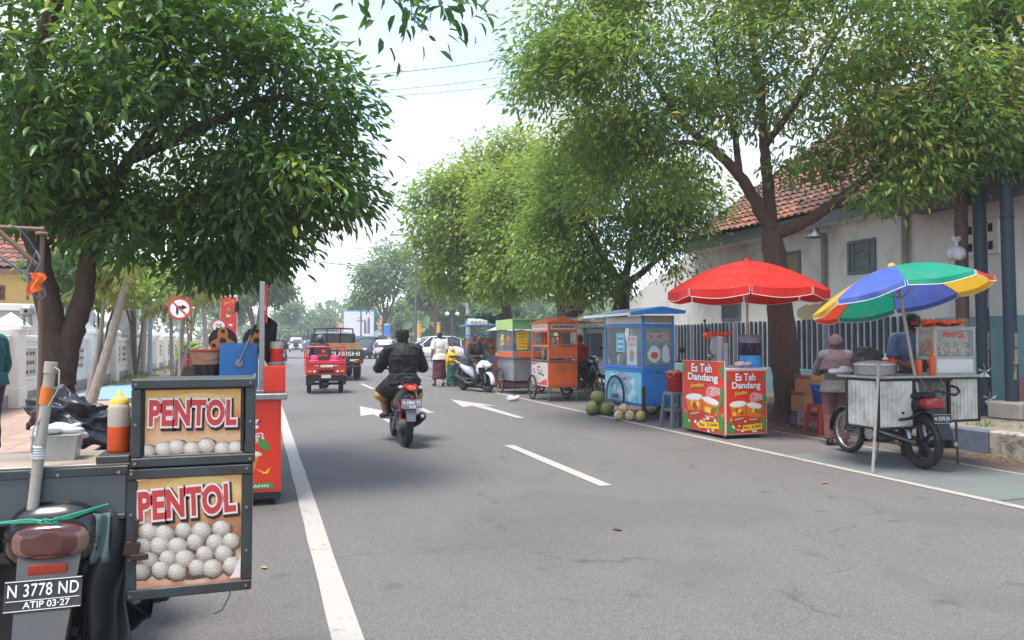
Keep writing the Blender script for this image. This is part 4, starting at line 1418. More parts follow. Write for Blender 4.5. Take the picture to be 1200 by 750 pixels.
def motorbike(name, label, loc, rot, style='scooter', body=None, accent=None, plate_t=('N 6865 YS', '04 28'), plate_m=None, group=None,
              tail=None, rim=None, wheel_style='cast', seat=True, cat='motorcycle', fender=None, lean=0.0, mirrors=True, front_style=None, front_rim=None, side_lens=None):
    """origin on the ground midway between the wheels, forward = +Y"""
    root = thing(name, label, cat, loc, rot, group)
    root.rotation_euler = (0, lean, rot)
    body = body or M_blackg
    accent = accent or M_blackp
    R, wb = (.27, .62) if style == 'scooter' else (.29, .61)
    wheel(root, (0, -wb, R), R, .052 if style == 'scooter' else .042, wheel_style, rim_m=rim or M_blackp)
    wheel(root, (0, wb, R), R, .045 if style == 'scooter' else .036, front_style or wheel_style, rim_m=front_rim or rim or M_blackp)
    # fork
    b = MB()
    for s_ in (-1, 1):
        b.tube([(s_ * .07, wb, R), (s_ * .07, wb - .05, R + .22), (s_ * .06, wb - .17, R + .50)], [.022, .026, .026], M_steel, 8)
    b.tube([(0, wb - .15, R + .45), (0, wb - .24, .98)], .03, M_blackp, 8)
    b.build('fork', root)
    b = MB()
    for k in range(1):
        vs = []
        n = 14
        for i in range(n + 1):
            a = rad(-10 + 150 * i / n)
            for j in range(7):
                t_ = -1 + 2 * j / 6
                rr_ = R + .03 - .045 * abs(t_) ** 2.5
                vs.append((t_ * .075, wb + math.cos(a) * rr_, R + math.sin(a) * rr_))
        b.add(vs, [(i * 7 + j, i * 7 + j + 1, (i + 1) * 7 + j + 1, (i + 1) * 7 + j) for i in range(n) for j in range(6)], fender or body, True)
    b.build('front_mudguard', root, solid=.006)
    # handlebar
    b = MB()
    hy, hz = wb - .26, (1.0 if style == 'scooter' else 1.0)
    b.tube([(-.34, hy - .10, hz + .01), (-.2, hy - .02, hz), (0, hy, hz - .03), (.2, hy - .02, hz), (.34, hy - .10, hz + .01)], .013, M_blackp, 8)
    for s_ in (-1, 1):
        b.tube([(s_ * .22, hy - .03, hz), (s_ * .345, hy - .10, hz + .01)], .019, M_vinyl, 8)
        b.tube([(s_ * .2, hy + .03, hz - .01), (s_ * .33, hy - .04, hz - .01)], .006, M_steel, 5)
    b.loft([ring(hy - .08, .09, hz - .04, hz + .02), ring(hy, .15, hz - .06, hz + .035, 2.2), ring(hy + .08, .12, hz - .09, hz + .015, 2.2), ring(hy + .12, .05, hz - .08, hz - .03)], body if style != 'scooter' else accent)
    b.build('handlebar', root)
    for s_ in (-1, 1) if mirrors else ():
        b = MB()
        b.tube([(s_ * .2, hy - .02, hz + .01), (s_ * .24, hy - .01, hz + .12), (s_ * .28, hy, hz + .2)], .006, M_blackp, 5)
        b.ell((s_ * .30, hy, hz + .23), (.062, .02, .045), M_blackp, 12)
        b.ell((s_ * .30, hy - .014, hz + .23), (.052, .010, .036), M_clear, 12)
        b.build('mirror', root)
    if style == 'scooter':
        b = MB()   # front apron
        b.loft([ring(wb - .36, .17, .34, .56, 4), ring(wb - .30, .19, .36, .80, 4), ring(wb - .18, .18, .46, .88, 3.2), ring(wb - .04, .12, .58, .84, 2.6), ring(wb + .04, .05, .64, .76, 2.4)], body)
        b.build('apron', root)
        b = MB()
        b.loft([ring(wb - .04, .13, .68, .80, 2.2), ring(wb + .03, .10, .67, .77, 2.2), ring(wb + .06, .05, .67, .73, 2.2)], M_clear)
        for s_ in (-1, 1):
            b.box((s_ * .13, wb - .09, .56), (.012, .20, .26), accent, (0, s_ * .35, s_ * .5), .004)
        b.loft([ring(wb - .12, .05, .42, .70), ring(wb + .02, .05, .50, .71), ring(wb + .06, .03, .56, .69)], accent)
        b.build('headlight', root)
        for s_ in (-1, 1):
            b = MB()
            b.ell((s_ * .13, wb - .03, .76), (.03, .05, .03), M_amber, 10, (0, 0, -s_ * .6))
            b.build('indicator', root)
        b = MB()
        b.loft([ring(-.1, .15, .30, .40), ring(.3, .15, .30, .37)], accent)
        b.build('floorboard', root)
        b = MB()   # tail body
        b.loft([ring(.08, .13, .34, .66), ring(-.05, .155, .38, .72), ring(-.3, .16, .46, .75), ring(-.55, .13, .56, .79), ring(-.74, .085, .66, .83), ring(-.84, .04, .74, .84)], body)
        b.build('body', root)
        b = MB()
        b.loft([ring(.10, .10, .66, .73), ring(-.05, .14, .69, .78), ring(-.3, .155, .71, .80), ring(-.55, .13, .75, .85), ring(-.70, .09, .79, .87)], M_vinyl)
        b.build('seat', root)
        b = MB()
        b.tube([(-.12, -.5, .80), (-.14, -.7, .88), (-.08, -.86, .92), (.08, -.86, .92), (.14, -.7, .88), (.12, -.5, .80)], .015, accent, 8)
        b.build('grab_rail', root)
        ty, tz = -.845, .80
        b = MB()
        b.loft([ring(ty + .10, .115, tz - .06, tz + .045, 2.4), ring(ty + .03, .105, tz - .055, tz + .04, 2.2), ring(ty, .06, tz - .035, tz + .03, 2.2)], M_redlens)
        b.loft([ring(ty + .0, .06, tz - .035, tz + .025, 2.), ring(ty - .015, .03, tz - .02, tz + .012, 2.)], tail or M_redlens)
        b.build('tail_light', root)
        b = MB()
        for s_ in (-1, 1):
            b.ell((s_ * .125, ty + .09, tz - .01), (.03, .05, .025), M_clear, 10, (0, 0, s_ * .5))
        b.build('rear_indicators', root)
        b = MB()
        b.loft([ring(-.68, .09, .50, .70), ring(-.80, .085, .46, .74), ring(-.86, .075, .44, .70)], M_blackp)
        b.prism([(-.055, 0), (.055, 0), (.075, .22), (-.075, .22)], fender or M_plategrey, face_M((0, -.93, .36), (1, 0, 0), (0, .35, 1)), .012)
        b.box((0, -.885, .665), (.05, .03, .03), M_redlens, None, .006)
        b.build('mudguard', root)
        plate(root, (0, -.905, .585), .27, .12, *plate_t, m=plate_m or M_plategrey, up=(0, .25, 1))
        b = MB()
        b.span((-.11, -.62, .17), (-.03, -.12, .36), M_engine, .03)
        b.cyl((-.12, -.62, R), (-.02, -.62, R), .10, M_engine, n=16)
        b.cyl((-.13, -.2, .28), (-.02, -.2, .28), .09, M_engine, n=16)
        b.box((-.09, -.45, .42), (.10, .3, .14), M_blackp, (0, .1, 0), .03)
        b.tube([(0.05, -.1, .3), (.06, -.3, .22), (.06, -.6, .25)], .03, M_engine, 8)
        b.build('engine', root)
        b = MB()
        b.tube([(.05, -.05, .26), (.12, -.2, .22), (.15, -.35, .27)], .02, M_steel, 8)
        b.tube([(.14, -.33, .26), (.155, -.5, .33), (.155, -.82, .42), (.155, -.85, .43)], [.035, .058, .058, .035], M_blackp, 14)
        b.tube([(.155, -.84, .425), (.155, -.87, .432)], .022, M_chrome, 10)
        b.build('exhaust', root)
        b = MB()
        for s_ in (-1, 1):
            b.tube([(s_ * .10, -.18, .34), (s_ * .24, -.2, .34)], .014, M_steel, 8)
            b.tube([(s_ * .12, -.18, .34), (s_ * .095, -.5, .36)], .012, M_steel, 6)
            b.tube([(s_ * .09, -.62, .34), (s_ * .10, -.5, .62)], .022, M_redlens if s_ < 0 else M_steel, 8)
        b.tube([(-.12, -.18, .34), (.12, -.18, .34)], .012, M_steel, 6); b.build('foot_pegs', root)
    else:
        b = MB()   # step-through frame, leg shield, tail
        b.loft([ring(wb - .18, .08, .58, .92), ring(wb - .28, .20, .40, .88), ring(wb - .34, .22, .34, .80), ring(wb - .38, .18, .32, .66)], body)
        b.build('leg_shield', root)
        b = MB()
        b.loft([ring(wb - .12, .08, .86, .98, 2.2), ring(wb - .05, .055, .88, .96, 2.2)], M_clear)
        b.build('headlight', root)
        b = MB()
        b.tube([(0, .3, .72), (0, .1, .5), (0, -.15, .52)], [.05, .06, .06], accent, 10)
        b.loft([ring(.05, .09, .42, .68), ring(-.2, .12, .50, .72), ring(-.5, .12, .58, .76), ring(-.72, .09, .64, .80), ring(-.80, .06, .68, .79)], body)
        b.build('body', root)
        if seat:
            b = MB()
            b.loft([ring(.12, .09, .68, .74), ring(-.1, .13, .70, .79), ring(-.4, .14, .73, .81), ring(-.66, .11, .76, .84), ring(-.74, .07, .78, .83)], M_vinyl)
            b.build('seat', root)
        b = MB()
        b.loft([ring(-.73 - dy, w_, .655 + q, .785 - q, 2.6, 36) for dy, w_, q in ((0, .13, 0), (.07, .125, 0), (.095, .11, .006), (.108, .085, .016), (.113, .04, .03))], tail or M_redlens)
        if side_lens:
            k_ = b._m(side_lens)
            for i, f in enumerate(b.f):
                c_ = sum((b.v[k] for k in f), V()) / len(f)
                if abs(c_.x) > .062 + (c_.z - .655) * .25:
                    b.mi[i] = k_
        b.build('tail_light', root)
        b = MB()
        b.prism([(-.07, 0), (.07, 0), (.095, .36), (-.095, .36)], fender or M_blackp, face_M((0, -.97, .36), (1, 0, 0), (0, .5, 1)), .014)
        vs = []
        n = 12
        for i in range(n + 1):
            a = rad(50 + 120 * i / n)
            for j in range(7):
                t_ = -1 + 2 * j / 6
                rr_ = R + .045 - .04 * abs(t_) ** 2.5
                vs.append((t_ * .07, -wb + math.cos(a) * rr_, R + math.sin(a) * rr_))
        b.add(vs, [(i * 7 + j, i * 7 + j + 1, (i + 1) * 7 + j + 1, (i + 1) * 7 + j) for i in range(n) for j in range(6)], M_blackp, True)
        b.build('mudguard', root)
        if plate_t:
            plate(root, (0, -.90, .57), .225, .098, *plate_t, m=plate_m or M_plate, up=(0, .18, 1))
        b = MB()
        b.box((0, .08, .33), (.20, .34, .22), M_engine, (.1, 0, 0), .05)
        for k in range(6):
            b.box((0, .27 + k * .022, .37 + k * .008), (.14, .008, .13), M_engine, (.3, 0, 0), .002)
        b.cyl((-.14, .05, .31), (.14, .05, .31), .10, M_engine, n=18)
        b.cyl((-.15, .05, .31), (-.14, .05, .31), .07, M_chrome, n=18)
        b.build('engine', root)
        b = MB()
        for s_ in (-1, 1):
            b.tube([(s_ * .08, -.05, .34), (s_ * .09, -wb, R)], .02, M_steel, 8)
            b.tube([(s_ * .10, -wb + .06, R + .03), (s_ * .10, -.42, .64)], .024, M_chrome, 10)
        b.box((-.075, -.32, .32), (.03, .56, .09), M_blackp, (.05, 0, 0), .02)
        b.build('swing_arm', root)
        b = MB()
        b.tube([(.06, .3, .3), (.12, .15, .2), (.13, -.2, .2), (.14, -.4, .23)], .018, M_chrome, 8)
        b.tube([(.14, -.36, .225), (.145, -.5, .25), (.15, -.9, .30)], [.02, .045, .045], M_blackp, 12)
        b.tube([(.15, -.9, .30), (.15, -.92, .302)], .026, M_chrome, 10)
        b.build('exhaust', root)
        b = MB()
        for s_ in (-1, 1):
            b.tube([(s_ * .08, .02, .22), (s_ * .26, .02, .23)], .012, M_steel, 6)
            b.box((s_ * .24, .02, .24), (.10, .05, .03), M_vinyl, None, .01)
        b.tube([(-.1, .02, .22), (.1, .02, .22)], .012, M_steel, 6)
        b.tube([(-.1, -.05, .22), (-.18, -.1, .04), (-.2, -.14, .01)], .011, M_steel, 6)
        b.build('foot_pegs', root)
    return root

# ---------------------------------------------------------------- people
M_skin = mat('brown skin', S(150, 104, 78), .55, var=.1, scale=10, fine=.05)
M_skin2 = mat('warm tan skin', S(176, 128, 98), .55, var=.1, scale=10, fine=.05)
M_hair = mat('black hair', S(24, 21, 20), .5, var=.4, scale=40, bump=.5)
M_eye = mat('dark eye', S(24, 18, 16), .2, var=.1)

def add_hand(b, wr, d, nrm, side, m, curl=.5, k=1.0):
    """palm, four unequal fingers with two bends and a thumb leaving the side of the palm"""
    d = V(d).normalized()
    n = V(nrm).normalized()
    n = (n - d * n.dot(d)).normalized()
    lat = d.cross(n) * side
    wr = V(wr)
    for t_ in (-1, -.33, .33, 1):
        b.tube([wr + lat * t_ * .014 * k, wr + d * .09 * k + lat * t_ * .032 * k], [.015 * k, .0135 * k], m, 7)
    for q, (o, L_) in enumerate(((1, .066), (.36, .078), (-.30, .073), (-.95, .056))):
        p = wr + d * .085 * k + lat * o * .033 * k
        dd = d.copy()
        for sgm, f in ((0, .45), (1, .32), (2, .26)):
            a = curl * (.55 + .45 * sgm)
            dd = (dd * math.cos(a) + n * math.sin(a)).normalized()
            q_ = p + dd * L_ * f * k
            b.tube([p, q_], [.0095 * k * (1 - .08 * sgm), .0088 * k * (1 - .08 * sgm)], m, 6)
            b.ell(q_, .0088 * k * (1 - .06 * sgm), m, 6)
            p = q_
    p = wr + d * .025 * k + lat * .026 * k
    dd = (lat * .75 + d * .6 + n * .25).normalized()
    q_ = p + dd * .04 * k
    b.tube([p, q_], [.014 * k, .011 * k], m, 7)
    b.tube([q_, q_ + (d * .75 + n * .45 + lat * .1).normalized() * .032 * k], [.0105 * k, .0085 * k], m, 7)

def person(label, loc, rot, J, skin, wear, group=None, k=1.0, female=False, hair=True, curl=.5, gaze=(0, 1, -.05), voxel=.0085):
    """one continuous body from fused tapered volumes; clothes and hair are children.  J holds the joints in metres, facing +Y"""
    root_loc = V(loc)
    b = MB()
    J = {a: V(v) for a, v in J.items()}
    W = .155 if female else .17
    pel, che, nek, hed = J['pelvis'], J['chest'], J['neck'], J['head']
    spine = (che - pel).normalized()
    right = (J['sh_r'] - J['sh_l']).normalized()
    fwd = spine.cross(right) * -1
    fwd.normalize()
    def torso(bb, e, m):
        bb.tube([J['hip_l'], J['hip_r']], [.10 + e, .10 + e], m, 12)
        Mx = Matrix((right, fwd, spine)).transposed().to_euler()
        bb.ell(pel, (W * .95 + e, .115 + e, .12 + e), m, 16, Mx)
        bb.ell(pel.lerp(che, .5), (W * .86 + e, .11 + e, .18 + e), m, 16, Mx)
        bb.ell(che, (W * 1.0 + e, .118 + e, .19 + e), m, 16, Mx)
        bb.tube([J['sh_l'].lerp(che, .12), J['sh_l'].lerp(J['sh_r'], .5) + spine * .015, J['sh_r'].lerp(che, .12)], [.058 + e, .075 + e, .058 + e], m, 12)
    torso(b, 0, skin)
    b.tube([che + spine * .1, nek, hed - V((0, 0, .03))], [.07, .052, .05], skin, 12)
    g = V(gaze).normalized()
    side = g.cross(V((0, 0, 1))).normalized()
    hu = side.cross(g)
    Mh = Matrix((side, g, hu)).transposed().to_euler()
    b.ell(hed + hu * .02 - g * .01, (.073, .092, .098), skin, 18, Mh)
    b.ell(hed - hu * .055 + g * .022, (.052, .058, .062), skin, 14, Mh)
    b.tube([hed + hu * .012 + g * .082, hed - hu * .03 + g * .104], [.008, .014], skin, 8)
    b.ell(hed - hu * .062 + g * .083, (.022, .010, .009), skin, 10, Mh)
    b.ell(hed + hu * .022 + g * .076, (.05, .018, .011), skin, 10, Mh)
    for s_ in (-1, 1):
        b.ell(hed + side * s_ * .074 - g * .005 - hu * .01, (.010, .020, .030), skin, 10, Mh)
    for q, s_ in (('l', -1), ('r', 1)):
        sh, el, wr = J['sh_' + q], J['el_' + q], J['wr_' + q]
        b.tube([sh, sh.lerp(el, .4), el], [.052, .047, .038], skin, 10)
        b.tube([el, el.lerp(wr, .3), wr], [.039, .040, .026], skin, 10)
        add_hand(b, wr, J.get('hd_' + q, wr - el), J.get('hn_' + q, V((-s_, 0, 0))), 1, skin, curl)
        hp, kn, an = J['hip_' + q], J['kn_' + q], J['an_' + q]
        b.tube([hp, hp.lerp(kn, .4), kn], [.088, .078, .054], skin, 12)
        b.tube([kn, kn.lerp(an, .3), an], [.053, .055, .036], skin, 12)
        toe = J.get('toe_' + q, an + V((0, .17, -.045)))
        b.ell(an - V((0, .01, .01)), (.038, .045, .045), skin, 10)
        b.tube([an - (toe - an).normalized() * .03 - V((0, 0, .03)), an.lerp(toe, .6) - V((0, 0, .012)), toe], [.033, .036, .022], skin, 10)
    if k != 1.0:
        b.v = [p * k for p in b.v]
    root = remesh(b, 'person', None, voxel * k, skin, 4)
    root.location = root_loc
    root.rotation_euler = (0, 0, rot)
    tag(root, label, 'person', group)
    def cloth(name, fn, m, vox=.011, disp=.007, ds=9, sm=5):
        bb = MB()
        fn(bb)
        if k != 1.0:
            bb.v = [p * k for p in bb.v]
        return remesh(bb, name, root, vox * k, m, sm, disp, ds)
    def top(m, sleeve=1.0, e=.016, hem=.0, name='shirt'):
        def fn(bb):
            torso(bb, e, m)
            if hem:
                bb.tube([pel + spine * .05, pel - spine * hem], [W + e + .015, W + e + .045], m, 18, flat=.80)
            for q in 'lr':
                sh, el, wr = J['sh_' + q], J['el_' + q], J['wr_' + q]
                if sleeve <= .5:
                    p = sh.lerp(el, sleeve * 2)
                    bb.tube([sh, p], [.062 + e, .058 + e], m, 12)
                else:
                    bb.tube([sh, sh.lerp(el, .5), el], [.060 + e, .052 + e, .045 + e], m, 12)
                    p = el.lerp(wr, (sleeve - .5) * 2 * .96)
                    bb.tube([el, p], [.047 + e, .036 + e], m, 12)
            for q in 'lr':
                bb.ell(J['sh_' + q], .058 + e * .8, m, 12)
                if sleeve > .5:
                    bb.ell(J['el_' + q], .048 + e, m, 10)
            bb.tube([che + spine * .12, nek - spine * .015], [.09, .066 + e * .3], m, 12)
        return cloth(name, fn, m)
    def trousers(m, leg=1.0, e=.016, name='trousers'):
        def fn(bb):
            Mx = Matrix((right, fwd, spine)).transposed().to_euler()
            bb.ell(pel, (W * .97 + e, .118 + e, .12 + e), m, 16, Mx)
            bb.tube([J['hip_l'], J['hip_r']], [.10 + e, .10 + e], m, 12)
            for q in 'lr':
                hp, kn, an = J['hip_' + q], J['kn_' + q], J['an_' + q]
                bb.tube([hp, hp.lerp(kn, .5), kn], [.096 + e, .078 + e, .060 + e], m, 12)
                bb.tube([kn, kn.lerp(an, leg * .97)], [.060 + e, .050 + e], m, 12)
        return cloth(name, fn, m)
    def sarong(m, z0, z1, w0, w1, d0, d1, y1=0.0, name='sarong', disp=.02):
        def fn(bb):
            rs = []
            n = 24
            for i in range(13):
                f = i / 12
                z = z0 + (z1 - z0) * f
                w_, d_ = w0 + (w1 - w0) * f, d0 + (d1 - d0) * f
                rs.append([(pel.x + w_ * math.cos(2 * PI * j / n) * (1 + .05 * f * math.sin(5 * 2 * PI * j / n)), pel.y + y1 * f + d_ * math.sin(2 * PI * j / n) * (1 + .05 * f * math.cos(4 * 2 * PI * j / n)), z) for j in range(n)])
            bb.loft(rs, m)
        return cloth(name, fn, m, .012, disp, 6, 3)
    def shoes(m, name='sandal'):
        for q in 'lr':
            an = J['an_' + q]
            toe = J.get('toe_' + q, an + V((0, .17, -.045)))
            def fn(bb):
                bb.tube([an - (toe - an).normalized() * .05 - V((0, 0, .035)), an.lerp(toe, .6) - V((0, 0, .014)), toe + (toe - an).normalized() * .02], [.042, .046, .030], m, 10)
                bb.ell(an - V((0, .0, .012)), (.045, .052, .045), m, 10)
            cloth(name, fn, m, .009, 0, 1, 3)
    if hair:
        def hf(bb):
            bb.ell(hed + hu * .036 - g * .022, (.080, .094, .092), M_hair, 18, Mh)
            bb.ell(hed - hu * .01 - g * .052, (.068, .052, .07), M_hair, 14, Mh)
        cloth('hair', hf, M_hair, .008, .004, 40, 2)
    for s_ in (-1, 1):
        bb = MB()
        bb.ell((hed + side * s_ * .031 + g * .083 + hu * .004) * k, (.012 * k, .006 * k, .006 * k), M_eye, 8, Mh)
        bb.build('eye', root)
    api = dict(top=top, trousers=trousers, sarong=sarong, shoes=shoes, cloth=cloth, torso=torso, J=J, root=root, hed=hed, g=g, hu=hu, side=side, Mh=Mh, pel=pel, che=che, spine=spine)
    wear(api)
    return root

def stand_pose(H=1.66, step=0.0, arms='down', twist=0.0):
    s_ = H / 1.70
    J = dict(pelvis=(0, 0, .95), chest=(0, .01, 1.27), neck=(0, .0, 1.46), head=(0, .015, 1.58), sh_l=(-.175, 0, 1.40), sh_r=(.175, 0, 1.40),
             el_l=(-.235, -.03, 1.12), el_r=(.235, -.03, 1.12), wr_l=(-.245, .03, .88), wr_r=(.245, .03, .88), hip_l=(-.09, 0, .92), hip_r=(.09, 0, .92),
             kn_l=(-.10, .03 + step * .5, .50), kn_r=(.10, .03 - step * .3, .50), an_l=(-.10, step, .085), an_r=(.10, -step, .085 + .05 * (step > .05)))
    J['toe_l'] = (-.11, step + .17, .03)
    J['toe_r'] = (.11, -step + .17, .03)
    return {a: V(v) * s_ for a, v in J.items()}
# ---------------------------------------------------------------- lettering fitted to a box, with outline and shadow
def fit_text(b, t, w, h, m, M, offset=.02, shear=0.0, layers=(), spacing=1.0):
    """layers: (extra offset, dx, dy, material) drawn below the lettering, deepest first"""
    vs, fs = glyphs(t, offset, shear, spacing)
    xs = [v[0] for v in vs]; ys = [v[1] for v in vs]
    sx, sy = w / (max(xs) - min(xs)), h / (max(ys) - min(ys))
    cx, cy = (max(xs) + min(xs)) / 2, (max(ys) + min(ys)) / 2
    z = 0.0
    for e, dx, dy, mm in layers:
        v2, f2 = glyphs(t, offset + e, shear, spacing)
        b.add([((v[0] - cx) * sx + dx, (v[1] - cy) * sy + dy, z) for v in v2], f2, mm, False, M)
        z += .0006
    b.add([((v[0] - cx) * sx, (v[1] - cy) * sy, z) for v in vs], fs, m, False, M)

def grad_mat(name, stops, z0, z1, axis=2, rough=.4):
    """a printed gradient that belongs to the poster, laid along one object axis"""
    m = bpy.data.materials.new(name)
    t = NT(m)
    o = t.obj()
    sep = t.new('SeparateXYZ')
    t.link(o, sep.inputs[0])
    mr = t.new('MapRange')
    mr.inputs[1].default_value, mr.inputs[2].default_value = z0, z1
    n = t.noise(14, 5, .65, o)
    t.link(t.math('ADD', sep.outputs[axis], t.math('MULTIPLY', t.math('SUBTRACT', n.outputs[0], .5), (z1 - z0) * .22)), mr.inputs[0])
    c = t.ramp(mr.outputs[0], stops)
    n2 = t.noise(45, 4, .7, o)
    c = t.mix(t.ramp(n2.outputs[0], [(.55, (0, 0, 0, 1)), (.75, (.35, .35, .35, 1))]), c, S(120, 86, 56))
    n3 = t.noise(7, 4, .6, o)
    c = t.mix(t.ramp(n3.outputs[0], [(.55, (0, 0, 0, 1)), (.8, (.4, .4, .4, 1))]), c, S(226, 214, 196))
    t.link(c, t.bsdf.inputs['Base Color'])
    t.bsdf.inputs['Roughness'].default_value = rough
    return m

def blob(cx, cy, rx, ry, n, rr, rough=.08):
    return [(cx + rx * math.cos(2 * PI * i / n) * (1 + rr.uniform(-rough, rough)), cy + ry * math.sin(2 * PI * i / n) * (1 + rr.uniform(-rough, rough))) for i in range(n)]

M_gun = mat('grey green angle iron', S(60, 70, 72), .55, .3, var=.2, scale=9, dirt=.85, dlo=.44, dirtcol=S(60, 48, 38), fine=.1)
M_pan = mat('dull slate sheet metal', S(80, 88, 92), .5, .3, var=.14, scale=5, dirt=.5, dirtcol=S(96, 80, 66))
M_pred = mat('pentol red print', S(186, 58, 58), .5, var=.12, scale=30)
M_pout = mat('pentol white outline', S(228, 212, 206), .5, var=.06)
M_pshadow = mat('print black', S(30, 24, 22), .5)
M_ball = [mat('printed meatball %s' % n, c, .55, var=.2, scale=60, fine=.2, grain=220) for n, c in (('edge', S(96, 76, 62)), ('body', S(150, 136, 120)), ('mid', S(180, 168, 152)), ('light', S(202, 193, 179)), ('bright', S(220, 213, 202)))]
M_post1 = grad_mat('upper pentol print', [(0, S(196, 150, 116)), (.22, S(206, 166, 126)), (.5, S(196, 118, 62)), (.8, S(212, 172, 96)), (1, S(200, 140, 66))], .99, 1.235)
M_post2 = grad_mat('lower pentol print', [(0, S(202, 106, 56)), (.12, S(222, 190, 160)), (.42, S(150, 96, 66)), (.6, S(200, 140, 92)), (.8, S(220, 186, 122)), (1, S(204, 132, 62))], .49, .935)

fm = motorbike('food_motorcycle', 'black motorcycle carrying a grey meatball cart with two PENTOL panels, at the left road edge', (-.665, 3.75, 0), 0, 'underbone',
               M_blackp, M_blackp, ('N 3778 ND', 'ATIP 03\u00b727'), cat='food motorcycle', mirrors=False, side_lens=mat('yellowed lens', S(120, 90, 78), .18, var=.25, scale=30, coat=.5), fender=mat('grey rubber flap', S(66, 68, 70), .7, var=.2, dirt=.4),
               tail=mat('aged tail lens', S(84, 44, 42), .2, var=.25, scale=9, coat=.5))
FM = V((-.665, 3.75, 0))
def F(x, y, z): return (x + .665, y - 3.75, z)
# clear side lenses and amber strip of the tail lamp
b = MB()
b.box(F(-.665, 2.905, .635), (.11, .02, .035), mat('dull red reflector', S(150, 52, 34), .3))
b.build('reflector', fm)
b = MB()   # tail surround
b.loft([[(p[0], p[1], p[2]) for p in ring(-.70, .15, .60, .86)], ring(-.80, .145, .62, .83), ring(-.815, .12, .635, .80)], M_blackg)
b.build('tail_surround', fm)
# cart box frames with printed panels
def frame(b, x0, x1, z0, z1, y, t_, dep, m):
    b.span(F(x0, y, z1 - t_), F(x1, y + dep, z1), m, .004)
    b.span(F(x0, y, z0), F(x1, y + dep, z0 + t_), m, .004)
    b.span(F(x0, y + .002, z0 + t_), F(x0 + t_, y + dep, z1 - t_), m, .004)
    b.span(F(x1 - t_, y + .002, z0 + t_), F(x1, y + dep, z1 - t_), m, .004)
b = MB()
b.span(F(-.425, 3.03, .95), F(-.02, 3.42, 1.255), M_pan, .004)
frame(b, -.435, -.012, .945, 1.262, 3.0, .034, .04, M_gun)
frame(b, -.405, -.05, .972, 1.236, 3.012, .014, .02, M_blackp)
b.span(F(-.022, 3.04, .945), F(-.012, 3.44, 1.262), M_steel)
for x in (-.42, -.03):
    for z in (.96, 1.1, 1.245):
        b.cyl(F(x, 2.994, z), F(x, 3.001, z), .005, M_steel, n=8)
o = b.build('upper_cabinet', fm)
b = MB()
b.span(F(-.395, 3.020, .982), F(-.058, 3.026, 1.226), M_post1)
M1 = face_M(F(-.228, 3.0195, 1.118), (1, 0, .0), (0, 0, 1))
b.prism([(p[0], p[1]) for p in blob(.02, .055, .13, .035, 26, random.Random(1), .02)], mat('pale oval print', S(218, 186, 116), .45, var=.1), M1, .0004)
fit_text(b, 'PENTOL', .300, .098, M_pred, M1 @ Matrix.Translation((0, .018, .0024)) @ Matrix.Rotation(rad(-1), 4, 'Z'), .042, 0, [(.095, .005, -.007, M_pshadow), (.06, 0, 0, M_pout)], 1.08)
r = random.Random(4)
for k in range(7):
    c = (-.15 + k * .05 + r.uniform(-.008, .008), -.122 + r.uniform(-.002, .016))
    for q, (sc, mm) in enumerate(((1.14, M_ball[0]), (1, M_ball[1]), (.86, M_ball[2]), (.66, M_ball[3]), (.4, M_ball[4]))):
        pts = [(x, max(-.134, y)) for x, y in blob(c[0] - .003 * q, c[1] + .003 * q, .031 * sc, .028 * sc, 20, r, .07)]
        b.prism(pts, mm, M1 @ Matrix.Translation((0, 0, .0002 + .0003 * q + .00003 * k)), .0003)
b.build('poster', o)
b = MB()
b.span(F(-.435, 3.03, .482), F(-.03, 3.40, .938), M_pan, .004)
frame(b, -.448, -.02, .472, .94, 3.0, .038, .04, M_gun)
b.span(F(-.03, 3.04, .472), F(-.02, 3.42, .94), M_steel)
for x in (-.43, -.04):
    for z in (.49, .62, .78, .925):
        b.cyl(F(x, 2.994, z), F(x, 3.001, z), .005, M_steel, n=8)
o = b.build('lower_cabinet', fm)
b = MB()
b.span(F(-.425, 3.008, .50), F(-.052, 3.024, .918), M_post2, .006)
M2 = face_M(F(-.238, 3.0075, .72), (1, 0, 0), (0, 0, 1))
b.prism(blob(.03, .135, .13, .05, 26, random.Random(2), .02), MATS['pale oval print'], M2, .0004)
fit_text(b, 'PENTOL', .330, .108, M_pred, M2 @ Matrix.Translation((-.005, .092, .0030)) @ Matrix.Rotation(rad(2.5), 4, 'Z'), .042, 0, [(.095, .005, -.007, M_pshadow), (.06, 0, 0, M_pout)], 1.08)
b.prism([(x, y) for x, y in blob(0, -.10, .165, .095, 30, r, .05)], mat('print brown', S(86, 64, 50), .5, var=.3, scale=40), M2 @ Matrix.Translation((0, 0, .0002)), .0003)
k = 0
for row, (yy, n, off) in enumerate(((-.018, 5, .02), (-.066, 6, 0), (-.114, 5, .028), (-.158, 6, 0))):
    for i in range(n):
        c = (-.155 + off + i * .061 + r.uniform(-.006, .006), yy + r.uniform(-.007, .007))
        if abs(c[0]) > .168: continue
        k += 1
        R_ = .034 * r.uniform(.88, 1.08)
        for q, (sc, mm) in enumerate(((1.07, M_ball[0]), (.97, M_ball[1]), (.84, M_ball[2]), (.66, M_ball[3]), (.4, M_ball[4]))):
            pts = [(min(.178, max(-.178, x)), max(-.205, y)) for x, y in blob(c[0] - .003 * q, c[1] + .005 * q, R_ * sc, R_ * sc * .92, 22, r, .09)]
            b.prism(pts, mm, M2 @ Matrix.Translation((0, 0, .0006 + .0004 * q + .00001 * k)), .0003)
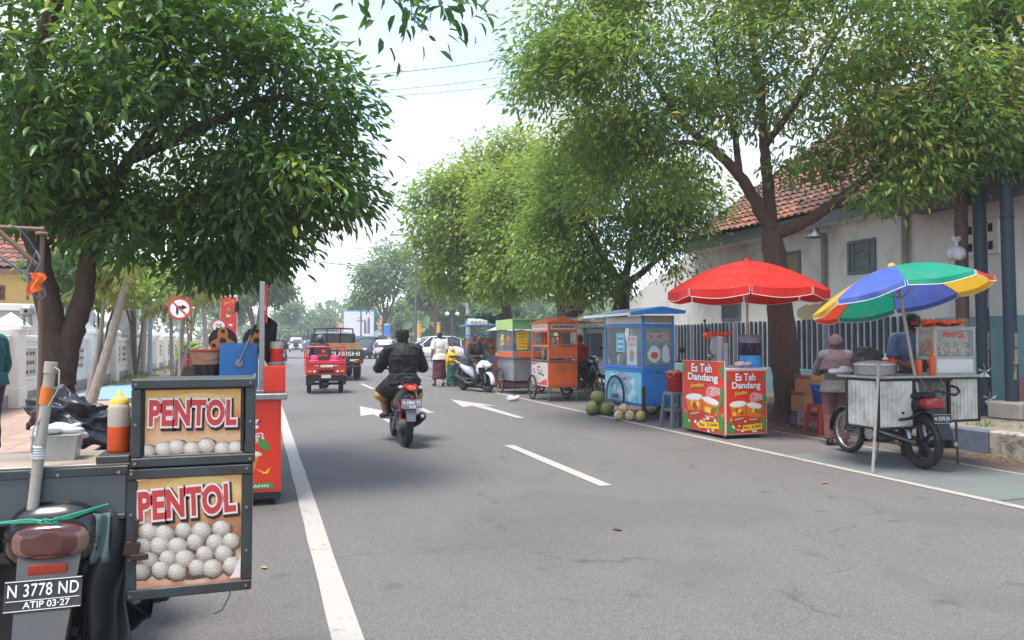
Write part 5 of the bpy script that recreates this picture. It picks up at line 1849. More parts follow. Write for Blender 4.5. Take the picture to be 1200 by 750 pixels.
# worn corner and edge of the sticker
for pts in (((.14, -.2), (.178, -.2), (.18, -.12), (.165, -.15), (.155, -.18)), ((-.18, .19), (-.1, .19), (-.13, .182), (-.175, .178))):
    b.prism(pts, M_pout, M2 @ Matrix.Translation((0, 0, .003)), .0003)
b.build('poster', o)
b = MB()
b.box(F(-.425, 2.992, .66), (.05, .016, .05), mat('rust latch', S(66, 50, 42), .8, .3, var=.3), (0, .2, 0), .004)
b.box(F(-.40, 2.988, .63), (.06, .014, .022), MATS['rust latch'], None, .004)
b.box(F(-.415, 2.99, .72), (.016, .012, .09), MATS['rust latch'], (0, .15, 0), .003)
b.build('latch', o)
b = MB()   # grey front panel and the table top
b.span(F(-1.55, 3.0, .775), F(-.447, 3.02, .95), M_pan, .003)
b.span(F(-1.55, 2.994, .925), F(-.44, 3.03, .957), M_gun, .003)
b.span(F(-1.55, 2.994, .768), F(-.447, 3.03, .786), M_gun, .003)
for x in (-.93, -.66, -.47):
    b.cyl(F(x, 2.988, .935), F(x, 2.996, .935), .006, M_steel, n=8)
b.span(F(-.75, 2.991, .775), F(-.728, 2.999, .95), M_gun, .002)
b.build('front_panel', fm)
b = MB()
b.span(F(-1.55, 3.004, .958), F(-.437, 3.38, .966), mat('worn tabletop', S(158, 146, 132), .4, var=.16, scale=4, dirt=.6, dirtcol=S(112, 88, 70)), .002)
b.span(F(-.545, 3.0, .9665), F(-.437, 3.32, .992), M_gun, .003)
b.build('table_top', fm)
b = MB()
b.span(F(-1.5, 3.08, .62), F(-.45, 3.12, .66), M_gun); b.span(F(-1.5, 3.30, .62), F(-.45, 3.34, .66), M_gun)
b.span(F(-.9, 3.08, .62), F(-.86, 3.12, .775), M_gun)
b.build('carrier_frame', fm)
# dark tarp hung under the table between seat and cabinet
b = MB()
M_tarp = mat('dark tarp', S(24, 28, 28), .6, var=.3, scale=6, bump=.4)
def tarpf(u, v):
    x = -.56 + .13 * u + .015 * math.sin(v * 9)
    return F(x, 2.96 + .03 * math.sin(u * 7 + v * 5) + .25 * u * (1 - v) * .4, .80 - .52 * v + .02 * math.sin(u * 6))
b.grid(tarpf, 14, 18, M_tarp)
b.grid(lambda u, v: F(-.55 + .06 * u, 2.955 + .012 * math.sin(u * 9 + v * 4), .80 - .17 * v), 8, 8, mat('grey green cloth', S(80, 100, 98), .85, var=.2, bump=.4))
b.grid(lambda u, v: F(-.52 + .14 * u, 3.08 + .2 * v, .36 + .02 * math.sin(u * 8 + v * 7) + .03 * v), 10, 10, M_tarp)
b.grid(lambda u, v: F(-1.1 + .33 * u, 3.1 + .03 * math.sin(u * 7 + v * 5), .80 - .6 * v), 10, 10, M_tarp)
b.build('tarp', fm, solid=.004)
b = MB()
M_rope = mat('green nylon rope', S(40, 140, 112), .6, var=.2)
for k in range(3):
    b.tube([F(-1.0, 2.985, .80 + .004 * k), F(-.85, 2.93, .795), F(-.72, 2.90, .797 + .005 * k), F(-.66, 2.885, .80), F(-.6, 2.91, .80 + .006 * k), F(-.5, 2.985, .825)], .0035, M_rope, 5)
for k in range(7):
    a = k * .9
    b.tube([F(-.665 + .03 * math.cos(a), 2.88 + .01 * math.sin(a), .80), F(-.665 + .045 * math.cos(a + .8), 2.875, .815 - .005 * k), F(-.665 + .03 * math.cos(a + 1.6), 2.885, .795)], .0035, M_rope, 5)
b.build('rope', fm)
b = MB()
M_pvc = mat('scuffed grey pipe', S(160, 156, 146), .5, var=.15, scale=8, dirt=.6, dirtcol=S(110, 96, 80))
b.tube([F(-.735, 2.978, .775), F(-.712, 2.982, 1.05), F(-.684, 2.985, 1.325)], .018, M_pvc, 14)
b.tube([F(-.6875, 2.985, 1.29), F(-.684, 2.985, 1.328)], .021, M_pvc, 14)
b.tube([F(-.7005, 2.983, 1.183), F(-.694, 2.984, 1.242)], .0195, mat('orange tape', S(214, 110, 30), .45, var=.12), 14)
for k in range(5):
    b.torus(F(-.7172 - k * .0006, 2.981, 1.0 + k * .009), (0.08, 0, 1), .0185, .005, M_poly, 14, 6)
b.tube([F(-.67, 2.97, 1.31), F(-.655, 2.965, 1.30), F(-.655, 2.965, 1.24), F(-.69, 2.97, 1.17), F(-.73, 2.965, 1.10), F(-.735, 2.96, 1.02)], .003, M_pvc, 5)
b.build('pipe', fm)
b = MB()   # bamboo frame with its wires
M_bam = mat('old bamboo', S(112, 88, 70), .65, var=.25, scale=12, dirt=.5, dirtcol=S(84, 64, 50))
b.tube([F(-.775, 3.2, .95), F(-.768, 3.2, 1.3), F(-.772, 3.2, 1.6), F(-.768, 3.2, 1.83)], [.0095, .009, .0085, .008], M_bam, 8)
b.tube([F(-1.2, 3.19, 1.82), F(-.76, 3.185, 1.815)], .008, M_bam, 8)
b.tube([F(-1.15, 3.18, 2.05), F(-.78, 3.182, 1.68)], .009, M_bam, 8)
b.torus(F(-.77, 3.19, 1.80), (0, 0, 1), .016, .006, mat('jute lashing', S(130, 116, 92), .9), 12, 6)
b.build('bamboo_frame', fm)
b = MB()
M_cab = mat('grey cable', S(84, 96, 106), .5)
b.tube(bez(F(-1.2, 3.16, 1.92), F(-.9, 3.15, 1.72), F(-.79, 3.15, 1.63)), .0045, M_cab, 6)
b.tube([F(-.79, 3.15, 1.63), F(-.755, 3.15, 1.60), F(-.742, 3.15, 1.57), F(-.76, 3.15, 1.55), F(-.795, 3.15, 1.58), F(-.8, 3.15, 1.66), F(-.775, 3.15, 1.73), F(-.76, 3.15, 1.69), F(-.80, 3.15, 1.60), F(-.802, 3.15, 1.55)], .0045, M_cab, 6)
b.tube(cable(F(-.86, 3.17, 1.82), F(-.76, 3.16, 1.68), -.03), .003, mat('blue cable', S(44, 76, 104), .5), 5)
b.box(F(-.802, 3.15, 1.51), (.045, .03, .045), mat('grey plug', S(150, 150, 142), .5, var=.1), None, .012)
for s_ in (-1, 1):
    b.cyl(F(-.802 + s_ * .011, 3.15, 1.49), F(-.802 + s_ * .011 + .004, 3.15, 1.458), .004, M_steel, n=8)
b.cyl(F(-.802, 3.133, 1.51), F(-.802, 3.136, 1.51), .006, M_dark, n=8)
b.grid(lambda u, v: F(-.795 + .045 * u + .01 * math.sin(v * 6), 3.14 + .008 * math.sin(u * 9), 1.65 - .085 * v * (1 - .3 * u)), 6, 8, mat('orange rag', S(232, 108, 30), .7, var=.15))
b.build('cable', fm)
# exhaust pipe side and hanging wire under the cabinet
b = MB()
b.tube([F(-.12, 3.2, .48), F(-.10, 3.2, .40), F(-.13, 3.2, .34), F(-.16, 3.2, .33)], .002, M_blackp, 4)
b.build('loose_wire', fm)

# things on the table
bt = thing('sauce_bottle', 'squeeze bottle half full of orange sauce with a yellow cap on the left cart table', 'sauce bottle', (-.488, 3.10, .992))
b = MB()
M_sauce = mat('orange sauce', S(206, 78, 22), .35, var=.1)
M_btl = mat('cloudy bottle plastic', S(202, 190, 172), .35, var=.06, trans=.35)
b.lathe([(0, 0), (.036, 0), (.038, .01), (.038, .095)], M_sauce, 24)
b.lathe([(.038, .095), (.038, .16), (.035, .172), (.03, .178)], M_btl, 24)
b.build('body', bt)
b = MB()
b.lathe([(.031, .172), (.032, .192), (.02, .2), (.010, .21), (.006, .228), (0, .229)], mat('yellow cap', S(226, 180, 60), .4), 20)
b.build('cap', bt)
ct = thing('plastic_tub', 'clear plastic tub stuffed with thin plastic bags behind the grey pipe', 'plastic tub', (-.70, 3.17, .966))
b = MB()
M_tub = mat('cloudy tub plastic', S(196, 200, 194), .3, var=.08, trans=.45)
b.loft([[(x * .075 * k, y * .055 * k, z) for x, y in ((-1, -1), (1, -1), (1, 1), (-1, 1))] for k, z in ((.82, 0), (1, .088), (1.06, .092))], M_tub, False)
b.build('tub', ct)
b = MB()
for k in range(9):
    r_ = random.Random(k)
    b.ell((r_.uniform(-.07, .06), r_.uniform(-.03, .03), .10 + r_.uniform(-.01, .02)), (.045, .03, .016), M_poly, 10, (r_.uniform(-.4, .4), r_.uniform(-.5, .5), 0))
b.ell((.02, 0, .05), (.03, .035, .04), mat('green herb in tub', S(70, 96, 70), .6), 10)
o = b.build('bags', ct)
# black jacket or tarp heaped over the handlebar
M_jack = mat('black nylon', S(44, 46, 51), .40, var=.2, scale=9, bump=.08)
hp = MB()
def heap(u, v):
    a, e = 2 * PI * u, -.55 + (PI / 2 + .55) * v
    d = V((math.cos(a) * math.cos(e), math.sin(a) * math.cos(e), math.sin(e)))
    n1 = noise.noise(d * 1.3 + V((3, 1, 2)))
    n2 = noise.noise(d * 2.1 + V((9, 4, 0)))
    f = 0
    for kx, ky, kz, am, ph in ((4.5, 1.5, 10, .10, 0), (-4.0, 3.0, 13, .08, 2), (8, 4, 21, .045, 4), (-14, 5, 17, .02, 1)):
        f += am * (1 - 2 * abs(math.sin(.5 * (d.x * kx + d.y * ky + d.z * kz + 2.6 * n1 + 1.4 * n2 + ph))))
    r_ = 1 + f + .30 * n1 + .10 * n2 - .12 * max(0, d.z)
    x = d.x * .165 * r_
    z = d.z * .20 * r_ * (1 - .25 * max(0, d.x)) + .05 * max(0, d.x) ** 4 - .03 * d.x
    return (x, d.y * .12 * r_, z)
hp.grid(heap, 150, 90, M_jack)
o = hp.build('jacket_heap', loc=(-.80, 3.92, 1.02))
tag(o, 'crumpled black jacket heaped over the handlebar of the left meatball motorcycle', 'jacket')

# ---------------------------------------------------------------- red tea stall on the left
M_tred = mat('orange red panel', S(222, 52, 24), .35, var=.06, scale=3, dirt=.15, coat=.2)
M_tdark = mat('dark red print', S(150, 24, 18), .4)
M_tyel = mat('print yellow', S(244, 200, 40), .45, var=.06)
M_tamb = mat('printed tea amber', S(216, 118, 30), .4, var=.25, scale=18)
M_tamb2 = mat('printed tea red brown', S(178, 62, 30), .4, var=.25, scale=18)
M_tgrn = mat('printed leaf green', S(56, 140, 62), .45, var=.25, scale=20)
M_tice = mat('printed ice', S(236, 206, 170), .4, var=.15, scale=40)
def tea_poster(b, M, w, h, label_green=False):
    """print of the drinks stall: two lines of lettering, two foaming cups, leaves and a price tag"""
    T_ = Matrix.Translation
    b.add([(-w / 2, -h / 2, 0), (w / 2, -h / 2, 0), (w / 2, h / 2, 0), (-w / 2, h / 2, 0)], [(0, 1, 2, 3)], M_tred, False, M)
    sh = [(.05, .006 * w, -.008 * w, M_tdark)]
    fit_text(b, 'Es Teh', w * .50, h * .125, M_white, M @ T_((-.02 * w, h * .40, .001)), .028, 0, sh)
    fit_text(b, 'Dandang', w * .72, h * .14, M_white, M @ T_((-.0 * w, h * .255, .001)), .028, 0, sh)
    fit_text(b, 'Jumbo', w * .34, h * .085, M_tyel, M @ T_((-.14 * w, h * .14, .001)) @ Matrix.Rotation(rad(4), 4, 'Z'), .02, .25, sh)
    fit_text(b, 'Gita', w * .30, h * .125, M_tred, M @ T_((.24 * w, h * .085, .001)) @ Matrix.Rotation(rad(10), 4, 'Z'), .0, .3, [(.05, 0, 0, M_white)])
    r = random.Random(int(w * 1000))
    for cx, cy, sc, rot in ((-.20 * w, -.20 * h, 1.0, 4), (.17 * w, -.22 * h, .95, -7)):
        Mc = M @ T_((cx, cy, .0008)) @ Matrix.Rotation(rad(rot), 4, 'Z')
        cw, chh = w * .2 * sc, h * .20 * sc
        b.prism([(-cw * .75, -chh), (cw * .75, -chh), (cw, chh * .8), (-cw, chh * .8)], M_tamb2, Mc, .0004)
        b.prism([(-cw * .86, -chh * .1), (cw * .86, -chh * .1), (cw * .97, chh * .7), (-cw * .97, chh * .7)], M_tamb, Mc @ T_((0, 0, .0005)), .0004)
        for k in range(4):
            a = r.uniform(0, 3)
            x, y = r.uniform(-.6, .6) * cw, r.uniform(.1, .55) * chh
            s_ = cw * .26
            b.prism([(x + s_ * math.cos(a + q * PI / 2), y + s_ * math.sin(a + q * PI / 2)) for q in range(4)], M_tyel if k % 2 else M_tamb2, Mc @ T_((0, 0, .001 + k * .0002)), .0002)
        b.prism([(cw * 1.08 * math.cos(2 * PI * i / 22), chh * .86 + chh * .26 * math.sin(2 * PI * i / 22)) for i in range(22)], M_tice, Mc @ T_((0, 0, .0016)), .0003)
        b.prism([(cw * .96 * math.cos(2 * PI * i / 22), chh * .90 + chh * .2 * math.sin(2 * PI * i / 22)) for i in range(22)], M_white, Mc @ T_((0, 0, .002)), .0003)
        fit_text(b, 'DANDANG', cw * 1.1, chh * .13, M_white, Mc @ T_((0, -.3 * chh, .002)) @ Matrix.Rotation(rad(6), 4, 'Z'), .01)
    for k in range(16):
        x, y = r.uniform(-.46, .30) * w, r.uniform(-.48, -.30) * h
        b.prism(blob(x, y, .03 * w, .022 * w, 7, r, .3), M_white if k % 3 else M_tice, M @ T_((0, 0, .003 + k * .00005)), .0003)
    for x, y, a, L_ in ((.40, .02, 2.2, .15), (-.43, -.3, 1.2, .2)) if label_green else ((-.43, -.38, 1.2, .3), (-.36, -.45, .3, .22), (.42, -.30, 2.0, .26), (.43, -.42, 1.2, .2), (.46, .05, 1.5, .24), (.45, .38, 1.7, .2), (-.46, .38, 1.3, .2), (.40, -.1, 1.0, .14), (.30, -.16, .6, .12)):
        ca, sa = math.cos(a), math.sin(a)
        Lw = L_ * w
        pts = [(-.5, 0), (-.2, .2), (.1, .22), (.5, 0), (.1, -.2), (-.2, -.18)]
        pp = [(x * w + Lw * (p[0] * ca - p[1] * sa), y * h + Lw * (p[0] * sa + p[1] * ca)) for p in pts]
        b.prism([(min(w * .5, max(-w * .5, p[0])), min(h * .5, max(-h * .5, p[1]))) for p in pp], M_tgrn, M @ T_((0, 0, .0042 + .0004 * abs(x * 3 + y))), .0003)
    for k in range(8):
        a = r.uniform(.5, 2.4)
        x = r.choice((-.42, -.38, .40)) * w
        b.prism([(x, -.30 * h), (x + .03 * w, -.30 * h), (x + .05 * math.cos(a) * w * 2, -.30 * h + .12 * h * r.uniform(.5, 1))], M_tyel, M @ T_((0, 0, .0006 + k * .00002)), .0002)
    Mt = M @ T_((.14 * w, -.40 * h, .0075)) @ Matrix.Rotation(rad(4), 4, 'Z')
    if label_green:
        Mt = M @ T_((.30 * w, -.43 * h, .009))
        b.prism([(-.17 * w, -.03 * h), (.17 * w, -.03 * h), (.18 * w, 0), (.17 * w, .03 * h), (-.17 * w, .03 * h), (-.18 * w, 0)], M_tgrn, Mt, .0005)
        fit_text(b, 'DANDANG', .28 * w, .03 * h, M_white, Mt @ T_((0, 0, .001)), .015)
    else:
        b.prism([(-.24 * w, -.045 * h), (.24 * w, -.045 * h), (.24 * w, .045 * h), (-.24 * w, .045 * h)], M_tyel, Mt, .0008)
        fit_text(b, 'Rp. 3.000', .42 * w, .055 * h, M_pshadow, Mt @ T_((0, 0, .0013)), .025)

M_ss = mat('brushed steel counter', S(150, 152, 152), .32, .85, var=.12, scale=12, dirt=.2)
ts = thing('drinks_stall', 'red drinks stall on castors with a steel counter behind the PENTOL panels', 'drinks stall', (.18, 6.76, 0))
b = MB()
b.span((-1.12, 0, .12), (0, .62, .90), M_tred, .008)
b.span((-1.13, -.006, .06), (.006, .63, .12), M_blackp, .004)
b.span((-.012, -.008, .12), (.004, .0, .90), MATS['orange red panel'], .002)
b.build('cabinet', ts)
b = MB()
tea_poster(b, face_M((-.56, -.004, .51), (1, 0, 0), (0, 0, 1)), 1.06, .78, True)
b.build('poster', ts)
b = MB()
b.span((-1.17, -.06, .903), (.05, .70, .955), M_ss, .006)
b.build('counter', ts)
b = MB()
b.span((-.14, .12, .955), (.04, .55, 1.185), M_tred, .006)
b.build('upper_box', ts)
for x, y in ((-.05, .06), (-1.05, .06), (-.05, .55), (-1.05, .55)):
    b = MB()
    b.torus((x, y, .03), (1, 0, 0), .02, .011, M_blackp, 16, 6)
    b.box((x, y, .06), (.03, .035, .03), M_chrome, None, .003)
    b.build('castor', ts)
b = MB()
b.span((-.18, .19, .955), (-.135, .235, 1.93), M_ss, .003)
b.span((-.13, .16, 1.56), (-.112, .60, 1.90), M_red, .004)
b.span((-.26, .13, .956), (-.04, .30, .975), M_ss, .003)
b.build('sign_post', ts)
b = MB()
M_cloth = mat('black cloth', S(28, 27, 28), .85, var=.2, bump=.3)
b.grid(lambda u, v: (-.155 + .13 * u * (1 - .25 * v) - .06 * (1 - v) * 0, .30 + .03 * math.sin(u * 8 + v * 3), 1.66 - .10 * u - .42 * v * (1 - .3 * abs(u - .4))), 10, 12, M_cloth)
b.build('cloth', ts, solid=.006)
# cup of red syrup on the box
cp = thing('syrup_jar', 'clear jar of red syrup standing on the red stall box beside the post', 'jar', (.145, 7.08, 1.185))
b = MB()
b.lathe([(0, 0), (.052, 0), (.058, .02), (.06, .15)], mat('red syrup', S(206, 40, 36), .25, var=.15), 20)
b.lathe([(.06, .15), (.061, .21), (.055, .214), (0, .214)], M_btl, 20)
b.build('jar', cp)
b = MB()
b.lathe([(.075, .0), (.078, .03), (.06, .034)], mat('grey jar foot', S(120, 112, 112), .5), 16)
b.build('foot', cp)
# blue ice crusher
M_blu = mat('blue hammered enamel', S(30, 112, 178), .4, var=.12, scale=6, dirt=.2, coat=.2)
ic = thing('ice_crusher', 'blue ice crusher with orange flywheels and a long lever on the red stall', 'ice crusher', (-.17, 7.15, .955))
b = MB()
b.span((-.165, 0, .02), (.16, .02, .43), M_blu, .006)
b.span((-.165, .26, .02), (.16, .28, .43), M_blu, .006)
b.span((-.15, .02, .05), (.145, .26, .36), M_blu, .006)
for x in (-.14, 0, .13):
    for z in (.06, .40):
        b.cyl((x, -.006, z), (x, .0, z), .008, M_steel, n=8)
b.build('body', ic)
b = MB()
M_orw = mat('orange flywheel', S(206, 124, 44), .5, var=.15)
for cx, yy in ((-.15, .30), (.15, .14)):
    b.cyl((cx, yy, .45), (cx, yy + .03, .45), .125, M_blackp, n=28)
    Mf = face_M((cx, yy - .004, .45), (1, 0, 0), (0, 0, 1))
    b.prism([((.088 + .036 * math.cos(3 * (q * PI / 24 - PI / 2))) * math.cos(q * PI / 24), (.088 + .036 * math.cos(3 * (q * PI / 24 - PI / 2))) * math.sin(q * PI / 24)) for q in range(48)], M_orw, Mf, .02)
    for k in range(3):
        e = V((math.cos(rad(90 + 120 * k)), 0, math.sin(rad(90 + 120 * k))))
        b.cyl(V((cx, yy - .026, .45)) + e * .088, V((cx, yy - .01, .45)) + e * .088, .02, M_blackp, n=12)
    b.cyl((cx, yy - .03, .45), (cx, yy, .45), .03, M_blackp, n=12)
b.build('flywheel', ic)
b = MB()
b.cyl((.0, -.03, .255), (.0, .0, .255), .034, M_steel, n=18)
b.tube([(.0, -.035, .255), (.10, -.06, .50)], .009, M_steel, 8)
b.tube([(.10, -.06, .50), (.138, -.07, .595)], .016, M_blackp, 8)
b.build('lever', ic)
b = MB()
Mx = face_M((-.02, -.002, .12), (1, 0, 0), (0, 0, 1))
for k in range(5):
    b.prism([(-.08 + k * .02, -.018), (-.066 + k * .02, -.018), (-.052 + k * .02, .018), (-.066 + k * .02, .018)], M_white, Mx, .001)
b.prism([(.02, -.018), (.034, -.018), (.06, .022), (.046, .022)], M_pshadow, Mx, .001)
b.prism([(.044, -.03), (.056, -.03), (.07, .018), (.058, .018)], M_pshadow, Mx, .001)
b.build('badge', ic)
# brown bucket of tea
bk = thing('tea_bucket', 'brown red-rimmed bucket of dark tea left of the blue ice crusher', 'bucket', (-.435, 7.3, .955))
b = MB()
M_bb = mat('brown bucket plastic', S(186, 136, 104), .35, var=.08, trans=.15)
b.lathe([(0, .0), (.105, 0), (.112, .04), (.135, .245)], mat('dark tea', S(34, 30, 36), .25, var=.15), 28)
b.lathe([(.1355, .24), (.147, .35)], M_bb, 28)
b.lathe([(.147, .35), (.158, .352), (.156, .372), (.145, .374), (.0, .35)], mat('bucket red rim', S(168, 60, 46), .4), 28)
b.build('body', bk)
b = MB()
b.tube([(-.15, 0, .36), (-.1, -.12, .3), (0, -.15, .27), (.1, -.12, .3), (.15, 0, .36)], .004, M_steel, 5)
b.build('handle', bk)
# ---------------------------------------------------------------- stalls on the right
def Wm(root):
    """lets parts be modelled in street coordinates under a placed thing"""
    return MB((Matrix.Translation(root.location) @ root.rotation_euler.to_matrix().to_4x4()).inverted())

def parasol(label, foot, apex, R, cols, drop=.34, valance=.12, n=8, spin=0.0, trim=None, pole_m=None, tip=None, group=None, axis=None):
    foot, apex = V(foot), V(apex)
    root = thing('parasol', label, 'parasol', foot, 0, group)
    ax = V(axis).normalized() if axis else (apex - foot).normalized()
    Mr = ax.to_track_quat('Z', 'Y').to_matrix().to_4x4()
    Mr.translation = apex - foot
    b = MB()
    b.tube([(0, 0, 0), tuple((apex - ax * R * .42 - foot)), tuple(apex - foot + ax * .03)], .017, pole_m or M_pvc, 10)
    b.build('pole', root)
    b = MB(Mr)
    def prof(f): return -drop * (f ** 1.75)
    K, Jn = 6, 9
    for s_ in range(n):
        a0, a1 = 2 * PI * s_ / n + spin, 2 * PI * (s_ + 1) / n + spin
        def pt(f, g):
            a = a0 + (a1 - a0) * g
            cut = math.cos(PI / n) / math.cos((g - .5) * 2 * PI / n)      # straight hem between ribs
            sag = .035 * math.sin(PI * g) * f * f
            r = R * f * (cut * .55 + .45)
            return (r * math.cos(a), r * math.sin(a), prof(f) - sag)
        b.grid(lambda u, v: pt(max(.012, v), u), K, Jn, cols[s_ % len(cols)])
        def val(u, v):
            p = V(pt(1, u))
            e = V((p.x, p.y, 0)).normalized()
            return tuple(p + e * (.012 * math.sin(u * PI * 3) * v) - V((0, 0, valance * v * (.86 + .14 * math.sin(PI * u)))))
        b.grid(lambda u, v: val(.015 + .97 * u, v), 8, 2, cols[s_ % len(cols)])
        if trim:
            b.tube([val(.015 + .97 * i / 10, 1) for i in range(11)], .004, trim, 5)
            b.tube([val(.015, 0), val(.015, .5), val(.015, 1)], .0035, trim, 4)
            b.tube([val(.985, 0), val(.985, .5), val(.985, 1)], .0035, trim, 4)
    b.build('canopy', root)
    b = MB(Mr)
    for s_ in range(n):
        a = 2 * PI * s_ / n + spin
        b.tube([(R * f * math.cos(a), R * f * math.sin(a), prof(f) - .012) for f in (.02, .3, .6, .85, .99)], .005, M_steel, 5)
        b.tube([(0, 0, -.5 * R * .8), (R * .5 * math.cos(a), R * .5 * math.sin(a), prof(.5) - .015)], .004, M_steel, 4)
    b.lathe([(0, .05), (.03, .045), (.045, .01), (.05, -.02)], tip or cols[0], 14)
    b.build('ribs', root)
    return root

def canopy_mat(name, col):
    m = bpy.data.materials.new(name)
    t = NT(m)
    o = t.obj()
    n = t.noise(3, 4, .6, o)
    c = t.mix(n.outputs[0], shade(col, .82), shade(col, 1.12))
    c = t.mix(t.ramp(t.noise(7, 5, .7, o, .5).outputs[0], [(.5, (0, 0, 0, 1)), (.8, (.3, .3, .3, 1))]), c, S(170, 150, 130))
    t.link(c, t.bsdf.inputs['Base Color'])
    t.bsdf.inputs['Roughness'].default_value = .55
    tr = t.new('BsdfTranslucent')
    t.link(c, tr.inputs['Color'])
    mx = t.new('MixShader')
    mx.inputs[0].default_value = .4
    t.link(t.bsdf.outputs[0], mx.inputs[1]); t.link(tr.outputs[0], mx.inputs[2]); t.link(mx.outputs[0], t.out.inputs[0])
    t.bump(t.noise(9, 3, .6, o).outputs[0], .25, .02)
    return m
M_cvred = canopy_mat('red canopy', S(232, 44, 34))
M_cv = [canopy_mat('yellow canopy', S(236, 190, 50)), canopy_mat('blue canopy', S(84, 110, 196)), canopy_mat('green canopy', S(20, 158, 128)), canopy_mat('orange red canopy', S(228, 74, 34))]

# --- Es Teh stall
es = thing('drinks_stall', 'red drinks stall with two Es Teh Dandang panels under the red parasol', 'drinks stall', (6.3, 9.2, 0))
b = MB()
b.span((.006, .006, .07), (.69, 1.12, .985), M_whitep, .006)
b.span((.02, .02, .04), (.68, 1.1, .07), M_blackp)
b.build('cabinet', es)
b = MB()
b.span((-.004, 0, .055), (.003, 1.13, 1.11), M_whitep, .002)
tea_poster(b, face_M((-.006, .565, .583), (0, -1, 0), (0, 0, 1)), 1.11, 1.045)
b.build('poster', es)
b = MB()
b.span((.006, -.004, .065), (.70, .003, 1.0), M_whitep, .002)
tea_poster(b, face_M((.353, -.006, .525), (1, 0, 0), (0, 0, 1)), .675, .90)
b.build('poster', es)
b = MB()
b.span((.008, -.012, .99), (.72, 1.15, 1.015), M_whitep, .006)
b.build('counter', es)
for x, y in ((.06, .08), (.62, .08), (.06, 1.05), (.62, 1.05)):
    b = MB()
    b.torus((x, y, .022), (1, 0, 0), .014, .009, M_blackp, 14, 6)
    b.box((x, y, .035), (.028, .03, .02), M_chrome)
    b.build('castor', es)
parasol('big red parasol with white-trimmed valance over the Es Teh stall', (7.06, 9.72, .02), (7.06, 9.72, 2.63), 1.19, [M_cvred], .46, .13, 8, .2, M_white)
# things on its counter
sl = thing('cup_sealer', 'grey cup sealing machine with orange film rollers on the red Es Teh stall', 'cup sealer', (6.72, 10.05, 1.015))
b = MB()
b.span((-.14, -.10, 0), (.14, .14, .05), M_ss, .008); b.span((-.02, -.08, .05), (.15, .12, .46), mat('grey machine enamel', S(160, 160, 158), .45, .2, var=.1), .012)
b.build('body', sl)
b = MB()
for k in range(6):
    b.torus((-.19 + k * .075, -.11, .50 + .012 * (k % 2)), (0, 1, 0), .026, .010, mat('orange roller', S(224, 84, 34), .45), 14, 6)
b.cyl((-.20, -.12, .48), (-.20, -.02, .48), .05, MATS['orange roller'], n=16)
b.tube([(-.2, -.1, .5), (.2, -.1, .52)], .012, MATS['orange roller'], 6)
b.tube([(-.18, -.06, .52), (-.26, -.10, .68)], .012, M_blackp, 6)
b.tube([(-.26, -.10, .68), (-.27, -.105, .72)], .018, M_blackp, 8)
b.build('roller', sl)
b = MB()
b.tube([(-.04, .05, .05), (-.10, 0, .3), (-.05, 0, .42)], .010, M_chrome, 6)
b.lathe([(0, .13), (.05, .13), (.055, .17), (.02, .2), (0, .2)], M_ss, 12, Matrix.Translation((-.1, 0, 0)))
b.build('nozzle', sl)
cups = thing('cup_stack', 'tall stack of clear plastic cups in front of the cup sealer', 'cup stack', (6.50, 9.60, 1.015))
b = MB()
M_cup = mat('clear cup plastic', S(226, 230, 232), .2, var=.04, trans=.4)
for sx, n in ((0, 20), (.09, 15)):
    for k in range(n):
        z = .02 * k
        b.lathe([(.034, z), (.045, z + .075), (.048, z + .078)], M_cup, 14, Matrix.Translation((sx, .02, 0)))
b.build('cups', cups)
dp = thing('drink_dispenser', 'tall drink dispenser with bright blue base and dark tea on the Es Teh counter', 'drink dispenser', (6.98, 9.55, 1.015))
b = MB()
b.lathe([(0, 0), (.165, 0), (.17, .01), (.145, .17), (.13, .18)], mat('cyan blue plastic', S(42, 152, 214), .35), 28)
b.build('base', dp)
b = MB()
b.lathe([(.135, .18), (.150, .19), (.158, .36)], mat('dark tea seen through plastic', S(40, 36, 58), .25), 28)
b.lathe([(.158, .36), (.165, .48), (.15, .485), (0, .47)], mat('smoky plastic', S(120, 128, 142), .25, trans=.3), 28)
b.build('tank', dp)
pk = MB()
r = random.Random(3)
for k in range(10):
    pk.ell((r.uniform(-.09, .09), r.uniform(-.05, .05), .03 + r.uniform(0, .04)), (.05, .04, .025), M_poly, 10, (r.uniform(-.5, .5), r.uniform(-.5, .5), 0))
o = remesh(pk, 'straw_bag', None, .008, mat('pale pink bag', S(222, 200, 190), .4, var=.2, scale=20), 2, .01, 18, (6.72, 9.34, 1.015))
tag(o, 'crumpled pale bag of straws on the counter corner of the Es Teh stall', 'bag')

def stool(label, loc, m, h=.46, w=.15, rot=0.0):
    root = thing('plastic_stool', label, 'stool', loc, rot)
    b = MB()
    b.loft([[(sx * w * k, sy * w * k, z) for sx, sy in ((-1, -1), (1, -1), (1, 1), (-1, 1))] for k, z in ((1.03, h - .05), (1.0, h - .01), (.94, h))], m, False)
    b.build('seat', root)
    for sx in (-1, 1):
        for sy in (-1, 1):
            b = MB()
            b.loft([[(sx * (w * k - .0) + dx * .024, sy * (w * k) + dy * .024, z) for dx, dy in ((-1, -1), (1, -1), (1, 1), (-1, 1))] for k, z in ((1.22, 0), (.88, h - .045))], m, False)
            b.build('leg', root)
    b = MB()
    for s_ in (-1, 1):
        b.box((0, s_ * w * 1.04, h * .5), (w * 2, .014, .04), m)
        b.box((s_ * w * 1.04, 0, h * .5), (.014, w * 2, .04), m)
    b.build('rail', root)
    return root
